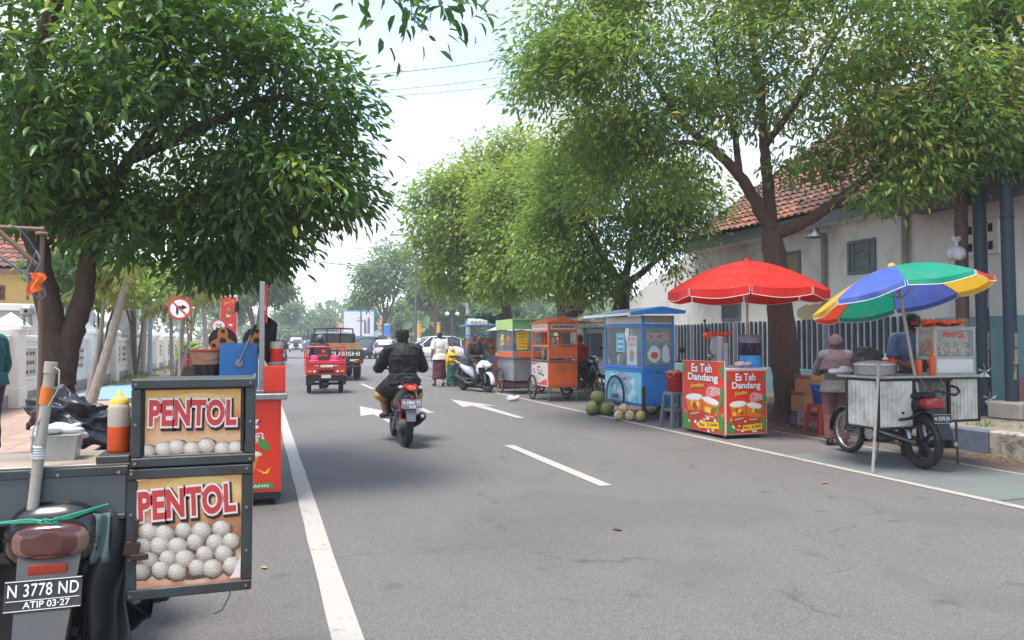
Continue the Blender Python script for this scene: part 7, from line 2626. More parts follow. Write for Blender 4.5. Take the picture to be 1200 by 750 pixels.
# bottles, pan and bags on the table
def squeeze(lab, loc, m, capm, h=.2):
    t_ = thing('sauce_bottle', lab, 'sauce bottle', loc, 0, 'sauce bottles on the right cart')
    b = MB(); b.lathe([(0, 0), (.034, 0), (.036, .01), (.036, h * .72), (.03, h * .8)], m, 16); b.build('body', t_)
    b = MB(); b.lathe([(.031, h * .79), (.03, h * .88), (.012, h * .9), (.006, h * 1.12), (0, h * 1.12)], capm, 14); b.build('cap', t_)
M_osauce = mat('bright orange sauce', S(214, 84, 30), .4, var=.08)
M_rsauce = mat('red sauce', S(190, 42, 30), .4, var=.08)
squeeze('orange sauce bottle with green cap before the glass case', (6.97, 6.50, 1.02), M_osauce, M_tgrn, .22)
squeeze('plump orange sauce bottle with orange cap beside the glass case corner', (7.10, 6.44, 1.02), M_osauce, M_osauce, .25)
squeeze('short red sauce bottle left of the parasol pole', (6.72, 6.62, 1.02), M_rsauce, M_rsauce, .2)
squeeze('red sauce bottle farthest from the glass case, behind the short one', (6.78, 6.78, 1.02), M_rsauce, M_whitep, .22)
pn = thing('steamer_pan', 'wide dented aluminium steamer pan with lid on the left white box', 'pan', (6.56, 6.72, 1.02))
b = MB(); b.lathe([(0, 0), (.20, 0), (.21, .02), (.21, .11), (.218, .115)], M_alu, 30); b.build('pan', pn)
b = MB(); b.lathe([(.222, .115), (.222, .13), (.16, .15), (.04, .165), (0, .166)], M_alu, 30); b.tube([(-.04, 0, .16), (-.03, 0, .2), (.03, 0, .2), (.04, 0, .16)], .008, M_blackp, 6); b.build('lid', pn)
pk = MB()
for k in range(10):
    pk.ell((r.uniform(-.2, .2), r.uniform(-.07, .07), .02 + r.uniform(0, .04)), (.07, .05, .025), M_poly, 10, (r.uniform(-.5, .5), r.uniform(-.4, .4), 0))
o = remesh(pk, 'snack_bag', None, .01, MATS['bright orange sauce'], 2, .012, 16, (7.44, 6.6, 1.572))
tag(o, 'flat orange snack bags piled on top of the lettered glass case', 'snack bags')
pk = MB()
pk.ell((0, 0, .0), (.17, .24, .12), M_jack, 14); pk.ell((.05, .1, .08), (.13, .15, .09), M_jack, 14); pk.ell((-.08, -.15, .0), (.1, .12, .09), M_jack, 12)
o = remesh(pk, 'rucksack', None, .014, M_jack, 3, .03, 7, (7.0, 7.25, 1.16))
tag(o, 'black bag heaped on the handlebar between the woman and the vendor', 'bag')
pk = MB()
pk.ell((0, 0, 0), (.16, .12, .035), M_poly, 14); pk.ell((.1, .05, .03), (.08, .06, .03), M_poly, 12)
o = remesh(pk, 'plastic_bag', None, .01, mat('grey plastic', S(190, 190, 194), .4, var=.15, scale=14), 2, .02, 14, (6.44, 7.08, 1.05))
tag(o, 'grey plastic bag draped on the front edge of the white slatted box', 'plastic bag')
parasol('tilted parasol with yellow, blue, green and orange panels over the right cart', (6.90, 6.37, .44), at(1055, 347, 8.4) + V((-.155 * _pc + .20 * _ps, .155 * _ps + .20 * _pc, 1)).normalized() * .34, .93, M_cv, .34, .06, 8, rad(-61), M_white, axis=(-.155 * _pc + .20 * _ps, .155 * _ps + .20 * _pc, 1))

# stool, bucket and cartons by the tree
stool('dark red plastic stool under the blue bucket beside the tree', (8.05, 9.3, .004), mat('dark red stool plastic', S(164, 44, 44), .5), .45, .13)
bucket('bright blue plastic bucket standing on the dark red stool', (8.05, 9.3, .454), mat('blue bucket plastic', S(34, 116, 204), .4), .10, .14, .28)
M_card = mat('brown cardboard', S(164, 122, 84), .8, var=.15, scale=6, dirt=.3)
for lab, p, sz, rz in (('upper brown carton with a yellow label stacked beside the tree trunk', (8.45, 10.0, .66), (.36, .3, .26), .2), ('lower worn carton under the stack beside the tree trunk', (8.42, 9.98, .40), (.44, .36, .26), -.1)):
    cb = thing('carton', lab, 'carton', p, rz)
    b = MB(); b.box((0, 0, 0), sz, M_card, None, .006); b.box((.05, -sz[1] / 2 - .002, 0), (.16, .004, .14), M_tyel if sz[0] < .4 else M_sign); b.build('box', cb)
    b = MB()
    for s_ in (-1, 1):
        b.box((s_ * sz[0] * .46, 0, sz[2] / 2 + .03), (.008, sz[1] * .96, .10), M_card, (0, s_ * .7, 0))
    b.build('flap', cb)

# ---------------------------------------------------------------- people by the right carts
M_denim = mat('blue batik cloth', S(92, 116, 156), .85, var=.45, scale=26, fine=.3, grain=60)
M_char = mat('charcoal trousers', S(48, 48, 52), .85, var=.2)
M_mauve = mat('mauve headscarf', S(84, 64, 68), .85, var=.12)
M_greyj = mat('grey jacket', S(88, 86, 87), .85, var=.12)
M_pink = mat('dusty pink trousers', S(112, 76, 73), .85, var=.12)
def cap_wear(lab_m):
    def f(a):
        a['top'](M_denim, .45); a['trousers'](M_char); a['shoes'](M_blackp)
        h, g, hu, sd = a['hed'], a['g'], a['hu'], a['side']
        bb = MB(); bb.ell(h + hu * .068 - g * .016, (.088, .104, .082), M_blackp, 20, a['Mh'])
        bb.ell(h + hu * .042 + g * .115, (.066, .072, .011), M_blackp, 16, a['Mh'])
        c = bb.build('cap', a['root'])
        bb = MB(face_M(h + hu * .092 + g * .083, -sd, hu * .9 - g * .35)); bb.box((0, 0, 0), (.075, .034, .012), M_red, None, .003); bb.build('badge', c)
    return f
J = stand_pose(1.74)
J.update(head=V((0, .07, 1.585)), neck=V((0, .03, 1.49)), chest=V((0, .03, 1.30)), el_l=V((-.25, .10, 1.16)), el_r=V((.25, .12, 1.16)), wr_l=V((-.12, .32, 1.12)), wr_r=V((.12, .34, 1.12)))
person('vendor in a black cap with red badge and blue batik shirt behind the glass case', (7.62, 7.20, .004), rad(142), J, M_skin, cap_wear(None), gaze=(0, .8, -.55))
def hijab_wear(scarf, coat, low, dress=False, band=None):
    def f(a):
        h, g, hu, J = a['hed'], a['g'], a['hu'], a['J']
        if dress:
            a['top'](coat, 1.0, .03); a['sarong'](low, .95, .06, .2, .27, .16, .21, 0, 'dress')
        else:
            a['top'](coat, 1.0, .03, .12, 'jacket'); a['trousers'](low, 1.0, .03)
        a['shoes'](M_blackp)
        def fn(bb):
            bb.ell(h - g * .02 + hu * .01, (.10, .108, .128), scarf, 18, a['Mh'])
            bb.tube([h - V((0, 0, .08)) - g * .02, a['che'] + V((0, -.01, .08)), a['che'] - V((0, .03, .10 if not dress else .16))], [.105, .20, .225], scarf, 18, flat=.78)
        a['cloth']('headscarf', fn, scarf, .011, .010, 9, 3)
        if band:
            a['cloth']('sash', lambda bb: bb.torus(a['che'] + V((0, -.01, .02)), (0, .15, 1), .185, .028, band, 24, 8, 1.6), band, .011, .006, 9, 2)
    return f
J = stand_pose(1.56)
J.update(el_l=V((-.24, .12, 1.06)), wr_l=V((-.14, .32, 1.08)), el_r=V((.24, .10, 1.06)), wr_r=V((.14, .30, 1.05)))
person('woman in a mauve headscarf, grey jacket and dusty pink trousers beside the front wheel', (7.36, 8.2, .004), rad(-35), J, M_skin2, hijab_wear(M_mauve, M_greyj, M_pink), female=True, k=.94, gaze=(.2, 1, -.1))
def red_wear(a):
    a['top'](mat('red polo shirt', S(182, 34, 36), .85, var=.1), .4); a['trousers'](M_char); a['shoes'](M_blackp)
def seated(lean=.05, z=.76, knee=.55, arms=None):
    J = dict(pelvis=(0, -.05, z + .06), chest=(0, -.02 + lean, z + .38), neck=(0, lean, z + .56), head=(0, .03 + lean, z + .68), sh_l=(-.18, lean, z + .50), sh_r=(.18, lean, z + .50),
             el_l=(-.26, .10 + lean, z + .24), el_r=(.26, .10 + lean, z + .24), wr_l=(-.2, .30 + lean, z + .22), wr_r=(.2, .30 + lean, z + .22), hip_l=(-.09, -.02, z + .05), hip_r=(.09, -.02, z + .05),
             kn_l=(-.17, .40, knee), kn_r=(.17, .40, knee), an_l=(-.17, .30, .12 + knee * .2), an_r=(.17, .30, .12 + knee * .2))
    J['toe_l'] = (-.18, .46, .07 + knee * .2); J['toe_r'] = (.18, .46, .07 + knee * .2)
    if arms: J.update(arms)
    return J
M_white2 = mat('silver rim', S(200, 200, 200), .35, .4, var=.08)
mb1 = motorbike('motorcycle', 'dark motorcycle with pale wheel rims parked behind the orange cart', (7.75, 17.4, .004), rad(200), 'underbone', M_blackg, M_red, ('N 2841 VE', None), rim=M_white2, group='motorcycles parked by the carts')
person('man in a red shirt seated with his back to the road behind the orange cart', (7.62, 17.15, .004), rad(20), seated(.08), M_skin, red_wear, gaze=(.2, 1, -.2))
dup(mb1, (7.55, 13.1, .004), rad(160), 'dark motorcycle parked behind the blue drinks cart', 'motorcycles parked by the carts')
dup(mb1, (8.0, 15.2, .004), rad(120), 'motorcycle in deep shade between the orange and blue carts', 'motorcycles parked by the carts')

# white scooter, its rider, and the dark one behind it
ws = motorbike('motorcycle', 'white scooter angled towards the road with a seated man in a dark jacket', (5.75, 20.3, .004), rad(197), 'scooter', M_whitep, M_blackp, ('N 4413 KB', '08 27'), fender=M_whitep)
M_dkj = mat('dark brown jacket', S(48, 40, 42), .8, var=.2)
def dark_wear(a):
    a['top'](M_dkj, 1.0, .025, .06, 'jacket'); a['trousers'](M_char); a['shoes'](M_blackp)
    J = a['J']
    a['cloth']('sleeve_stripe', lambda bb: bb.tube([J['sh_r'] + V((.05, -.02, .02)), J['el_r'] + V((.05, 0, 0)), J['wr_r'].lerp(J['el_r'], .3) + V((.035, 0, 0))], .022, M_greyj, 8), M_greyj, .011, 0, 1, 2)
person('man in a dark jacket with a grey sleeve stripe sitting on the white scooter', (5.78, 20.36, .004), rad(197), seated(.02, .80, .52, dict(el_r=(.27, .02, 1.02), wr_r=(.20, .2, .80), hn_r=(0, 0, -1))), M_skin, dark_wear, gaze=(-.6, 1, -.15))
motorbike('motorcycle', 'dark blue scooter parked behind the white one', (6.05, 21.75, .004), rad(195), 'scooter', mat('dark blue paint', S(34, 44, 84), .3, coat=.5), M_blackp, ('N 3120 EA', '01 28'))

# walking man and girl
M_shirt = mat('cream white shirt', S(226, 222, 212), .85, var=.05)
M_sar = mat('maroon checked sarong', S(88, 44, 54), .85, var=.3, scale=10, fine=.3, grain=40)
def walk_wear(a):
    a['top'](M_shirt, .45, .03, .12); a['sarong'](M_sar, 1.0, .22, .185, .215, .14, .19); a['shoes'](M_blackp)
person('man in a cream white shirt and maroon sarong walking away along the carts', (5.32, 22.9, .004), rad(4), stand_pose(1.68, .16), M_skin, walk_wear)
M_yel2 = mat('yellow headscarf', S(222, 176, 44), .85, var=.1)
M_green2 = mat('dark green cloth', S(22, 88, 66), .85, var=.12)
person('small girl in a yellow headscarf and long green dress walking beside the man', (5.70, 22.75, .004), rad(2), stand_pose(1.70, .06), M_skin2, hijab_wear(M_yel2, M_yel2, M_green2, True, M_green2), k=.71, female=True)

# ---------------------------------------------------------------- rider on the black scooter in the near lane
motorbike('motorcycle', 'black scooter with a lit red tail light ridden down the near lane', (1.885, 10.55, .004), rad(-2), 'scooter', M_blackg, M_blackp, ('N 6865 YS', '04\u00b728'), tail=M_brake, lean=rad(2))
M_blkcloth = mat('black jacket cloth', S(30, 30, 33), .8, var=.2, scale=9)
M_dsar = mat('dark sarong', S(46, 36, 40), .85, var=.35, scale=12)
M_ysar = mat('ochre sarong border', S(196, 150, 66), .85, var=.25, scale=20)
def rider_wear(a):
    J = a['J']
    def jk(bb):
        a['torso'](bb, .04, M_blkcloth)
        bb.tube([a['pel'] + V((0, 0, .1)), a['pel'] + V((0, -.02, -.04))], [.20, .225], M_blkcloth, 18, flat=.8)
        bb.tube([a['che'] + V((0, 0, .12)), J['neck'] + V((0, 0, .015))], [.11, .075], M_blkcloth, 14)
        for q in 'lr':
            bb.ell(J['sh_' + q], (.098, .092, .085), M_blkcloth, 14)
            bb.tube([J['sh_' + q], J['sh_' + q].lerp(J['el_' + q], .5), J['el_' + q]], [.095, .088, .075], M_blkcloth, 14)
            bb.ell(J['el_' + q], .074, M_blkcloth, 12)
            bb.tube([J['el_' + q], J['el_' + q].lerp(J['wr_' + q], .92)], [.073, .054], M_blkcloth, 14)
    a['cloth']('jacket', jk, M_blkcloth, .010, .020, 9, 3)
    def skirt(bb):
        bb.tube([a['pel'] + V((0, -.02, .02)), a['pel'] + V((0, .05, -.06))], [.21, .22], M_dsar, 16)
        for q in 'lr':
            bb.tube([J['hip_' + q], J['kn_' + q]], [.15, .125], M_dsar, 14)
            bb.tube([J['kn_' + q], J['kn_' + q].lerp(J['an_' + q], .2)], [.125, .11], M_dsar, 14)
    a['cloth']('sarong', skirt, M_dsar, .012, .014, 8, 3)
    for q in 'lr':
        def hem(bb):
            p0, p1 = J['hip_' + q].lerp(J['kn_' + q], .62), J['kn_' + q].lerp(J['an_' + q], .10)
            o_ = V((-.022 if q == 'l' else .022, -.02, -.035))
            bb.tube([p0 + o_, J['kn_' + q].lerp(p0, .3) + o_, p1 + o_], [.09, .115, .10], M_ysar, 14)
        a['cloth']('sarong_border', hem, M_ysar, .012, .012, 8, 2)
    a['shoes'](M_blackp)
    h, hu, g = a['hed'], a['hu'], a['g']
    bb = MB(face_M(h + hu * .045 - g * .012, a['side'], g))
    bb.lathe([(.096, 0), (.094, .06), (.088, .105), (.06, .108), (0, .10)], mat('black velvet cap', S(20, 20, 22), .9, var=.2), 24, Matrix.Scale(1.14, 4, (0, 1, 0)))
    bb.build('cap', a['root'])
person('rider in a black jacket, black velvet cap and dark sarong with ochre border', (1.885, 10.38, .004), rad(-2),
       seated(-.02, .77, .62, dict(el_l=(-.30, .10, 1.03), el_r=(.30, .10, 1.03), wr_l=(-.31, .38, 1.02), wr_r=(.31, .38, 1.02), kn_l=(-.23, .34, .66), kn_r=(.22, .34, .66), an_l=(-.2, .25, .38), an_r=(.2, .25, .38), toe_l=(-.24, .40, .34), toe_r=(.24, .40, .34),
                                      head=(0, .03, 1.405), neck=(0, -.01, 1.30), hn_l=(0, .2, -1), hn_r=(0, .2, -1), hd_l=(.2, .9, -.2), hd_r=(-.2, .9, -.2))), M_skin2, rider_wear, curl=.95)
# bystander cut by the left edge of the frame
M_tealc = mat('teal shirt', S(24, 104, 110), .85, var=.12)
def teal_wear(a):
    a['top'](M_tealc, .75, .03, .08); a['trousers'](mat('dark purple trousers', S(46, 36, 58), .85), 1.0, .03); a['shoes'](M_blackp)
person('person in a teal shirt and dark trousers standing on the left pavement', (-2.83, 9.7, .12), rad(70), stand_pose(1.56), M_skin, teal_wear, female=True)

# ---------------------------------------------------------------- vehicles
M_autog = mat('dark car glass', S(46, 52, 58), .08, var=.2, scale=2, spec=.7)
def car(label, loc, rot, col, L_=4.5, W_=1.78, H_=1.72, kind='suv', plate_t=None, spare=False, group=None):
    root = thing('car', label, 'car', loc, rot, group)
    w, h = W_ / 2, H_
    y0, y1 = -L_ / 2, L_ / 2
    b = MB()
    hood = h * .60
    b.loft([ring(y0, w * .82, .36, h * .52, 4), ring(y0 + .12, w * .95, .28, h * .57, 4), ring(y0 + .7, w, .24, h * .60, 4), ring(0, w, .24, h * .585, 4), ring(y1 - 1.25, w, .24, h * .575, 4),
            ring(y1 - .35, w * .95, .26, h * .52, 3.5), ring(y1, w * .78, .34, h * .42, 3.5)], col)
    b.build('body', root)
    top = [(y0 + .18, .56), (y0 + .32, .90), (y0 + .75, .99), (y0 + 1.9, 1.0), (y1 - 2.1, .965), (y1 - 1.15, .60)] if kind != 'sedan' else [(y0 + .35, .58), (y0 + .95, .93), (y0 + 1.7, 1.0), (y1 - 2.1, .97), (y1 - 1.2, .60)]
    b = MB()
    b.loft([ring(y, w * (.92 - .16 * ((f - .55) / .45)), h * .50, h * (f - .03), 5) for y, f in top], M_autog)
    b.build('window', root)
    b = MB()
    b.loft([ring(y, w * (.78 if 0 < i < len(top) - 2 else .74), h * (f - .05), h * f, 3) for i, (y, f) in enumerate(top) if f > .85], col)
    for s_ in (-1, 1):
        for y, f in ((top[1][0] - .05, top[1][1] - .05), (y0 + 1.35, .96), (y0 + 2.35, .95)):
            b.tube([(s_ * w * .93, y, h * .57), (s_ * w * .78, y + (.05 if y > 0 else 0), h * f)], .035, col, 6)
        b.tube([(s_ * w * .93, y1 - 1.2, h * .57), (s_ * w * .77, y1 - 2.1, h * .95)], .035, col, 6)
    b.build('roof', root)
    for s_ in (-1, 1):
        for y in (y0 + .82, y1 - .85):
            wheel(root, (s_ * (w - .09), y, .33), .33, .10, 'cast', rim_m=M_steel, tw=1.0, spokes=7)
        b = MB()
        b.ell((s_ * w * .84, y0 + .10, h * .50), (.10, .10, .13), M_redlens, 12); b.build('tail_light', root)
        b = MB()
        b.ell((s_ * w * .74, y1 - .16, h * .43), (.18, .12, .08), M_clear, 12); b.build('headlight', root)
        b = MB()
        b.ell((s_ * (w + .08), y1 - 1.45, h * .60), (.09, .05, .07), col, 10); b.build('wing_mirror', root)
        b = MB()
        for y in (y0 + 1.5, y0 + 2.4):
            b.box((s_ * (w - .002), y - .3, h * .52), (.03, .14, .03), M_chrome)
            b.box((s_ * (w - .001), y, h * .40), (.012, .012, h * .34), M_blackp)
        b.build('door', root)
    b = MB()
    b.box((0, y0 + .02, .40), (w * 1.5, .12, .2), M_blackp, None, .04); b.box((0, y1 - .03, .38), (w * 1.3, .12, .18), M_blackp, None, .04)
    b.build('bumper', root)
    plate(root, (0, y0 - .045, h * .38 if not spare else .5), .42, .13, plate_t or 'N 1284 CD', None)
    if spare:
        b = MB()
        b.torus((0, y0 - .09, h * .50), (0, 1, 0), .26, .09, M_rubber, 28, 8); b.cyl((0, y0 - .16, h * .5), (0, y0 - .02, h * .5), .17, M_blackp)
        b.build('spare_wheel', root)
    return root
M_cwhite = mat('white car paint', S(226, 228, 230), .25, var=.03, coat=.6, fine=.02)
M_cdark = mat('dark grey car paint', S(42, 48, 56), .25, var=.08, coat=.6, fine=.02)
car('white people carrier side-on across the junction behind the walking man', (11.75, 53.5, 0), rad(98), M_cwhite, 4.7, 1.8, 1.80)
car('white hatchback seen from behind with red tail lights at the junction', (9.9, 61, 0), rad(-22), M_cwhite, 3.9, 1.7, 1.55)
car('dark grey off-roader turning at the junction right of the black pickup', (8.35, 62, 0), rad(150), M_cdark, 4.4, 1.8, 1.78)
car('white jeep with a spare wheel on its tail door far down the road', (4.6, 103, 0), rad(-3), M_cwhite, 4.0, 1.75, 1.9, spare=True)
car('small blue car far down the road beside the white jeep', (6.6, 112, 0), rad(0), mat('blue car paint', S(50, 92, 160), .3, coat=.5), 4.0, 1.7, 1.6)
car('dark car farthest along the left lane beyond the motorcyclists', (1.6, 92, 0), rad(180), M_cdark, 4.2, 1.7, 1.6)

# black pickup with crates
pu = thing('pickup_truck', 'black pickup truck loaded with pale wooden crates ahead of the red tricycle', 'pickup truck', (2.62, 27.0, .004), rad(-1))
b = MB()
b.loft([ring(2.05, .86, .45, 1.02, 4), ring(3.0, .88, .42, 1.08, 4), ring(3.9, .84, .42, 1.0, 4), ring(4.55, .74, .46, .88, 4)], M_blackg)
b.span((-.86, 2.0, .5), (.86, 2.4, 1.05), M_blackg, .03)
b.build('body', pu)
b = MB(); b.loft([ring(2.08, .80, 1.0, 1.62, 5), ring(2.3, .80, 1.0, 1.70, 5), ring(3.2, .78, 1.0, 1.68, 5), ring(3.75, .78, 1.0, 1.1, 5)], M_autog); b.build('window', pu)
b = MB()
b.loft([ring(2.05, .74, 1.60, 1.70, 3), ring(2.3, .76, 1.66, 1.76, 3), ring(3.2, .74, 1.64, 1.73, 3)], M_blackg)
for s_ in (-1, 1):
    b.tube([(s_ * .82, 2.06, 1.0), (s_ * .76, 2.1, 1.68)], .05, M_blackg, 6); b.tube([(s_ * .8, 3.7, 1.06), (s_ * .74, 3.15, 1.66)], .04, M_blackg, 6)
b.build('roof', pu)
b = MB()
b.span((-.86, .0, .62), (.86, 2.0, .70), M_blackg)
for s_ in (-1, 1):
    b.span((s_ * .86 - .03, 0.02, .62), (s_ * .86 + .03, 2.0, 1.08), M_blackg, .01)
b.build('bed', pu)
b = MB()
b.span((-.84, -.03, .60), (.84, .02, 1.10), M_blackg, .012)
fit_text(b, 'MITSUBISHI', 1.52, .15, M_white, face_M((0, -.033, .96), (1, 0, 0), (0, 0, 1)), .02)
b.span((.42, -.04, .70), (.72, -.03, .76), M_white)
b.build('tailgate', pu)
b = MB()
for s_ in (-1, 1):
    b.tube([(s_ * .74, 1.85, 1.05), (s_ * .70, 1.9, 1.86), (0, 1.9, 1.90)], .035, M_blackp, 8)
    b.tube([(s_ * .25, 1.9, 1.1), (s_ * .25, 1.9, 1.86)], .02, M_blackp, 6)
b.build('roll_bar', pu)
for s_ in (-1, 1):
    b = MB(); b.span((s_ * .70 - .13, -.045, .64), (s_ * .70 + .13, -.028, .74), M_redlens, .008); b.span((s_ * .60 - .04, -.047, .65), (s_ * .60 + .04, -.03, .73), M_amber, .004); b.build('tail_light', pu)
    for y in (.72, 3.75):
        wheel(pu, (s_ * .74, y, .34), .34, .11, 'disc', rim_m=M_steel, tw=1.1)
b = MB(); b.span((-.8, -.14, .46), (.8, -.02, .54), M_blackp, .01); b.span((-.5, .0, .36), (.5, 3.8, .5), M_blackp); b.build('bumper', pu)
crs = []
for k, (x, y, z) in enumerate(((-.42, .30, .70), (.42, .30, .70), (-.42, .30, 1.02), (.42, .30, 1.02), (-.42, .9, 1.02), (.42, .9, 1.02))):
    lab = ['lower left', 'lower right', 'upper left', 'upper right', 'upper left front', 'upper right front'][k] + ' slatted wooden crate in the bed of the black pickup'
    c = thing('crate', lab, 'crate', (2.62 + x, 27 + y, z + .004), 0, 'wooden crates in the pickup bed')
    b = MB()
    for q in range(4):
        z_ = .02 + q * .078
        for s_ in (-1, 1):
            b.box((0, s_ * .26, z_ + .03), (.78, .014, .052), M_wood); b.box((s_ * .39, 0, z_ + .03), (.014, .5, .052), M_wood)
    for sx in (-1, 0, 1):
        for s_ in (-1, 1):
            b.box((sx * .37, s_ * .245, .16), (.03, .02, .31), M_wood)
    b.box((0, 0, .012), (.78, .52, .02), M_wood)
    b.build('slats', c)

# red cargo tricycle
M_tri = mat('red tricycle enamel', S(196, 28, 32), .35, var=.1, coat=.3, dirt=.25)
tr = thing('cargo_tricycle', 'red three-wheeled cargo motorcycle with pink gas cylinders in its bed', 'tricycle', (1.69, 20.5, .004), rad(-1))
b = MB()
b.span((-.52, 0, .50), (.52, .03, .88), M_tri, .006)
b.span((-.52, .03, .52), (-.49, 1.45, .90), M_tri, .005); b.span((.49, .03, .52), (.52, 1.45, .90), M_tri, .005)
b.span((-.49, .03, .50), (.49, 1.45, .54), M_tri); b.span((-.49, 1.42, .54), (.49, 1.45, .95), M_tri)
b.span((-.50, -.012, .80), (.50, .0, .83), M_tri, .004); b.span((-.50, -.012, .66), (.50, 0, .68), M_tri, .004)
b.build('cargo_bed', tr)
b = MB()
Mt = face_M((0, -.0135, .74), (1, 0, 0), (0, 0, 1))
b.prism([(-.15, -.03), (.17, -.03), (.18, .03), (-.14, .03)], M_white, Mt, .002)
for s_ in (-1, 1):
    b.prism([(s_ * .2, -.005), (s_ * .34, .01), (s_ * .2, .02)][::s_], M_white, Mt, .002)
b.prism([(-.10, -.012), (.0, -.012), (.0, .012), (-.10, .012)], M_tyel, Mt @ Matrix.Translation((0, 0, .003)), .001)
b.build('decal', tr)
for s_ in (-1, 1):
    b = MB(); b.box((s_ * .36, -.012, .59), (.26, .03, .09), M_tri, None, .008); b.box((s_ * .42, -.03, .59), (.10, .02, .05), M_amber, None, .006); b.ell((s_ * .30, -.03, .59), (.035, .012, .035), M_clear, 10); b.build('tail_light', tr)
b = MB(); b.span((-.2, -.015, .56), (.2, -.002, .63), M_dark, .004); b.build('vent', tr)
plate(tr, (0, -.03, .465), .25, .085, 'N 5206 TF', None, m=mat('white number plate', S(214, 210, 204), .5))
b = MB()
b.span((-.5, .02, .36), (.5, .10, .49), M_blackp, .01)
for s_ in (-1, 1):
    b.span((s_ * .46 - .06, .0, .24), (s_ * .46 + .06, .02, .48), M_rubber, .004)
b.tube([(-.42, .45, .25), (.42, .45, .25)], .035, M_blackp, 8); b.ell((0, .45, .25), (.12, .12, .13), M_engine, 12)
b.span((-.3, .1, .38), (-.25, 1.9, .44), M_blackp); b.span((.25, .1, .38), (.3, 1.9, .44), M_blackp)
b.build('chassis', tr)
wheel(tr, (-.42, .45, .25), .25, .055, 'disc'); wheel(tr, (.42, .45, .25), .25, .055, 'disc'); wheel(tr, (0, 2.35, .26), .26, .05, 'cast')
b = MB()
b.tube([(-.50, .02, .88), (-.50, .02, 1.18), (-.44, .02, 1.25), (.44, .02, 1.25), (.50, .02, 1.18), (.50, .02, .88)], .022, M_tri, 8)
for s_ in (-1, 1):
    b.tube([(s_ * .5, .02, 1.15), (s_ * .5, 1.43, 1.15)], .018, M_tri, 6); b.tube([(s_ * .5, 1.43, .9), (s_ * .5, 1.43, 1.15)], .018, M_tri, 6)
b.build('rail', tr)
b = MB()
b.span((-.17, 1.20, .86), (.17, 1.23, 1.24), mat('dark brown board', S(70, 52, 50), .6, var=.15), .004)
fit_text(b, 'KTM', .22, .06, M_or, face_M((0, 1.197, 1.0), (1, 0, 0), (0, 0, 1)), .03)
for k in range(5):
    a = 2 * PI * k / 5
    b.prism(blob(.028 * math.cos(a), .028 * math.sin(a), .022, .022, 10, r, .05), M_or, face_M((0, 1.196 - k * .0003, 1.12), (1, 0, 0), (0, 0, 1)), .001)
b.build('sign_board', tr)
b = MB()
b.loft([ring(1.62, .14, .66, .72), ring(2.0, .14, .66, .74), ring(2.2, .08, .66, .80)], M_vinyl); b.tube([(0, 2.0, .6), (0, 2.2, .95), (0, 2.35, .3)], .05, M_tri, 8); b.tube([(-.36, 2.05, 1.02), (0, 2.2, .98), (.36, 2.05, 1.02)], .015, M_blackp, 6)
b.build('saddle', tr)
M_pinkc = mat('pink gas cylinder enamel', S(222, 60, 130), .4, var=.1, dirt=.25)
for k, (x, y, lab) in enumerate(((-.27, .28, 'pink gas cylinder at the left of the red tricycle bed'), (.27, .28, 'pink gas cylinder at the right of the red tricycle bed'), (-.27, .8, 'pink gas cylinder behind the left one in the tricycle bed'), (.27, .8, 'pink gas cylinder behind the right one in the tricycle bed'))):
    g_ = thing('gas_cylinder', lab, 'gas cylinder', (1.69 + x, 20.5 + y, .545), 0, 'pink gas cylinders in the tricycle')
    b = MB(); b.lathe([(0, .03), (.10, .03), (.14, .09), (.145, .25), (.12, .33), (.05, .37), (0, .37)], M_pinkc, 20); b.lathe([(.11, 0), (.112, .06)], M_pinkc, 20); b.build('body', g_)
    b = MB(); b.lathe([(.085, .35), (.10, .47), (.09, .475)], M_pinkc, 16, None, True, .5, 2.7); b.lathe([(.085, .35), (.10, .47), (.09, .475)], M_pinkc, 16, None, True, 3.7, 5.8); b.cyl((0, 0, .36), (0, 0, .43), .02, M_chrome); b.build('collar', g_)
def helmet_wear(col):
    def f(a):
        a['top'](M_dkj, 1.0, .03, .05, 'jacket'); a['trousers'](M_char); a['shoes'](M_blackp)
        bb = MB(); bb.ell(a['hed'] + V((0, 0, .025)), (.125, .14, .135), col, 20); bb.build('helmet', a['root'])
    return f
M_hel = mat('dark grey helmet', S(62, 62, 66), .3, var=.1, coat=.4)
pd = person('helmeted driver in a dark jacket on the red tricycle', (1.67, 22.3, .004), rad(-1), seated(.0, .76, .5), M_skin, helmet_wear(M_hel))
# two motorcyclists far down the near lane
fm1 = motorbike('motorcycle', 'dark scooter nearest the left edge line far down the road', (.95, 43.0, .004), rad(2), 'scooter', M_cdark, M_blackp, ('N 7031 PA', '11 26'), group='far motorcycles in the near lane')
dup(fm1, (1.35, 47.5, .004), rad(-4), 'dark scooter just ahead of the one nearest the left edge line', 'far motorcycles in the near lane')
dup(pd, (.95, 42.9, .004), rad(2), 'helmeted rider on the dark scooter nearest the left edge line', 'far motorcycle riders')
dup(pd, (1.35, 47.4, .004), rad(-4), 'helmeted rider on the dark scooter just ahead of the nearest far one', 'far motorcycle riders')

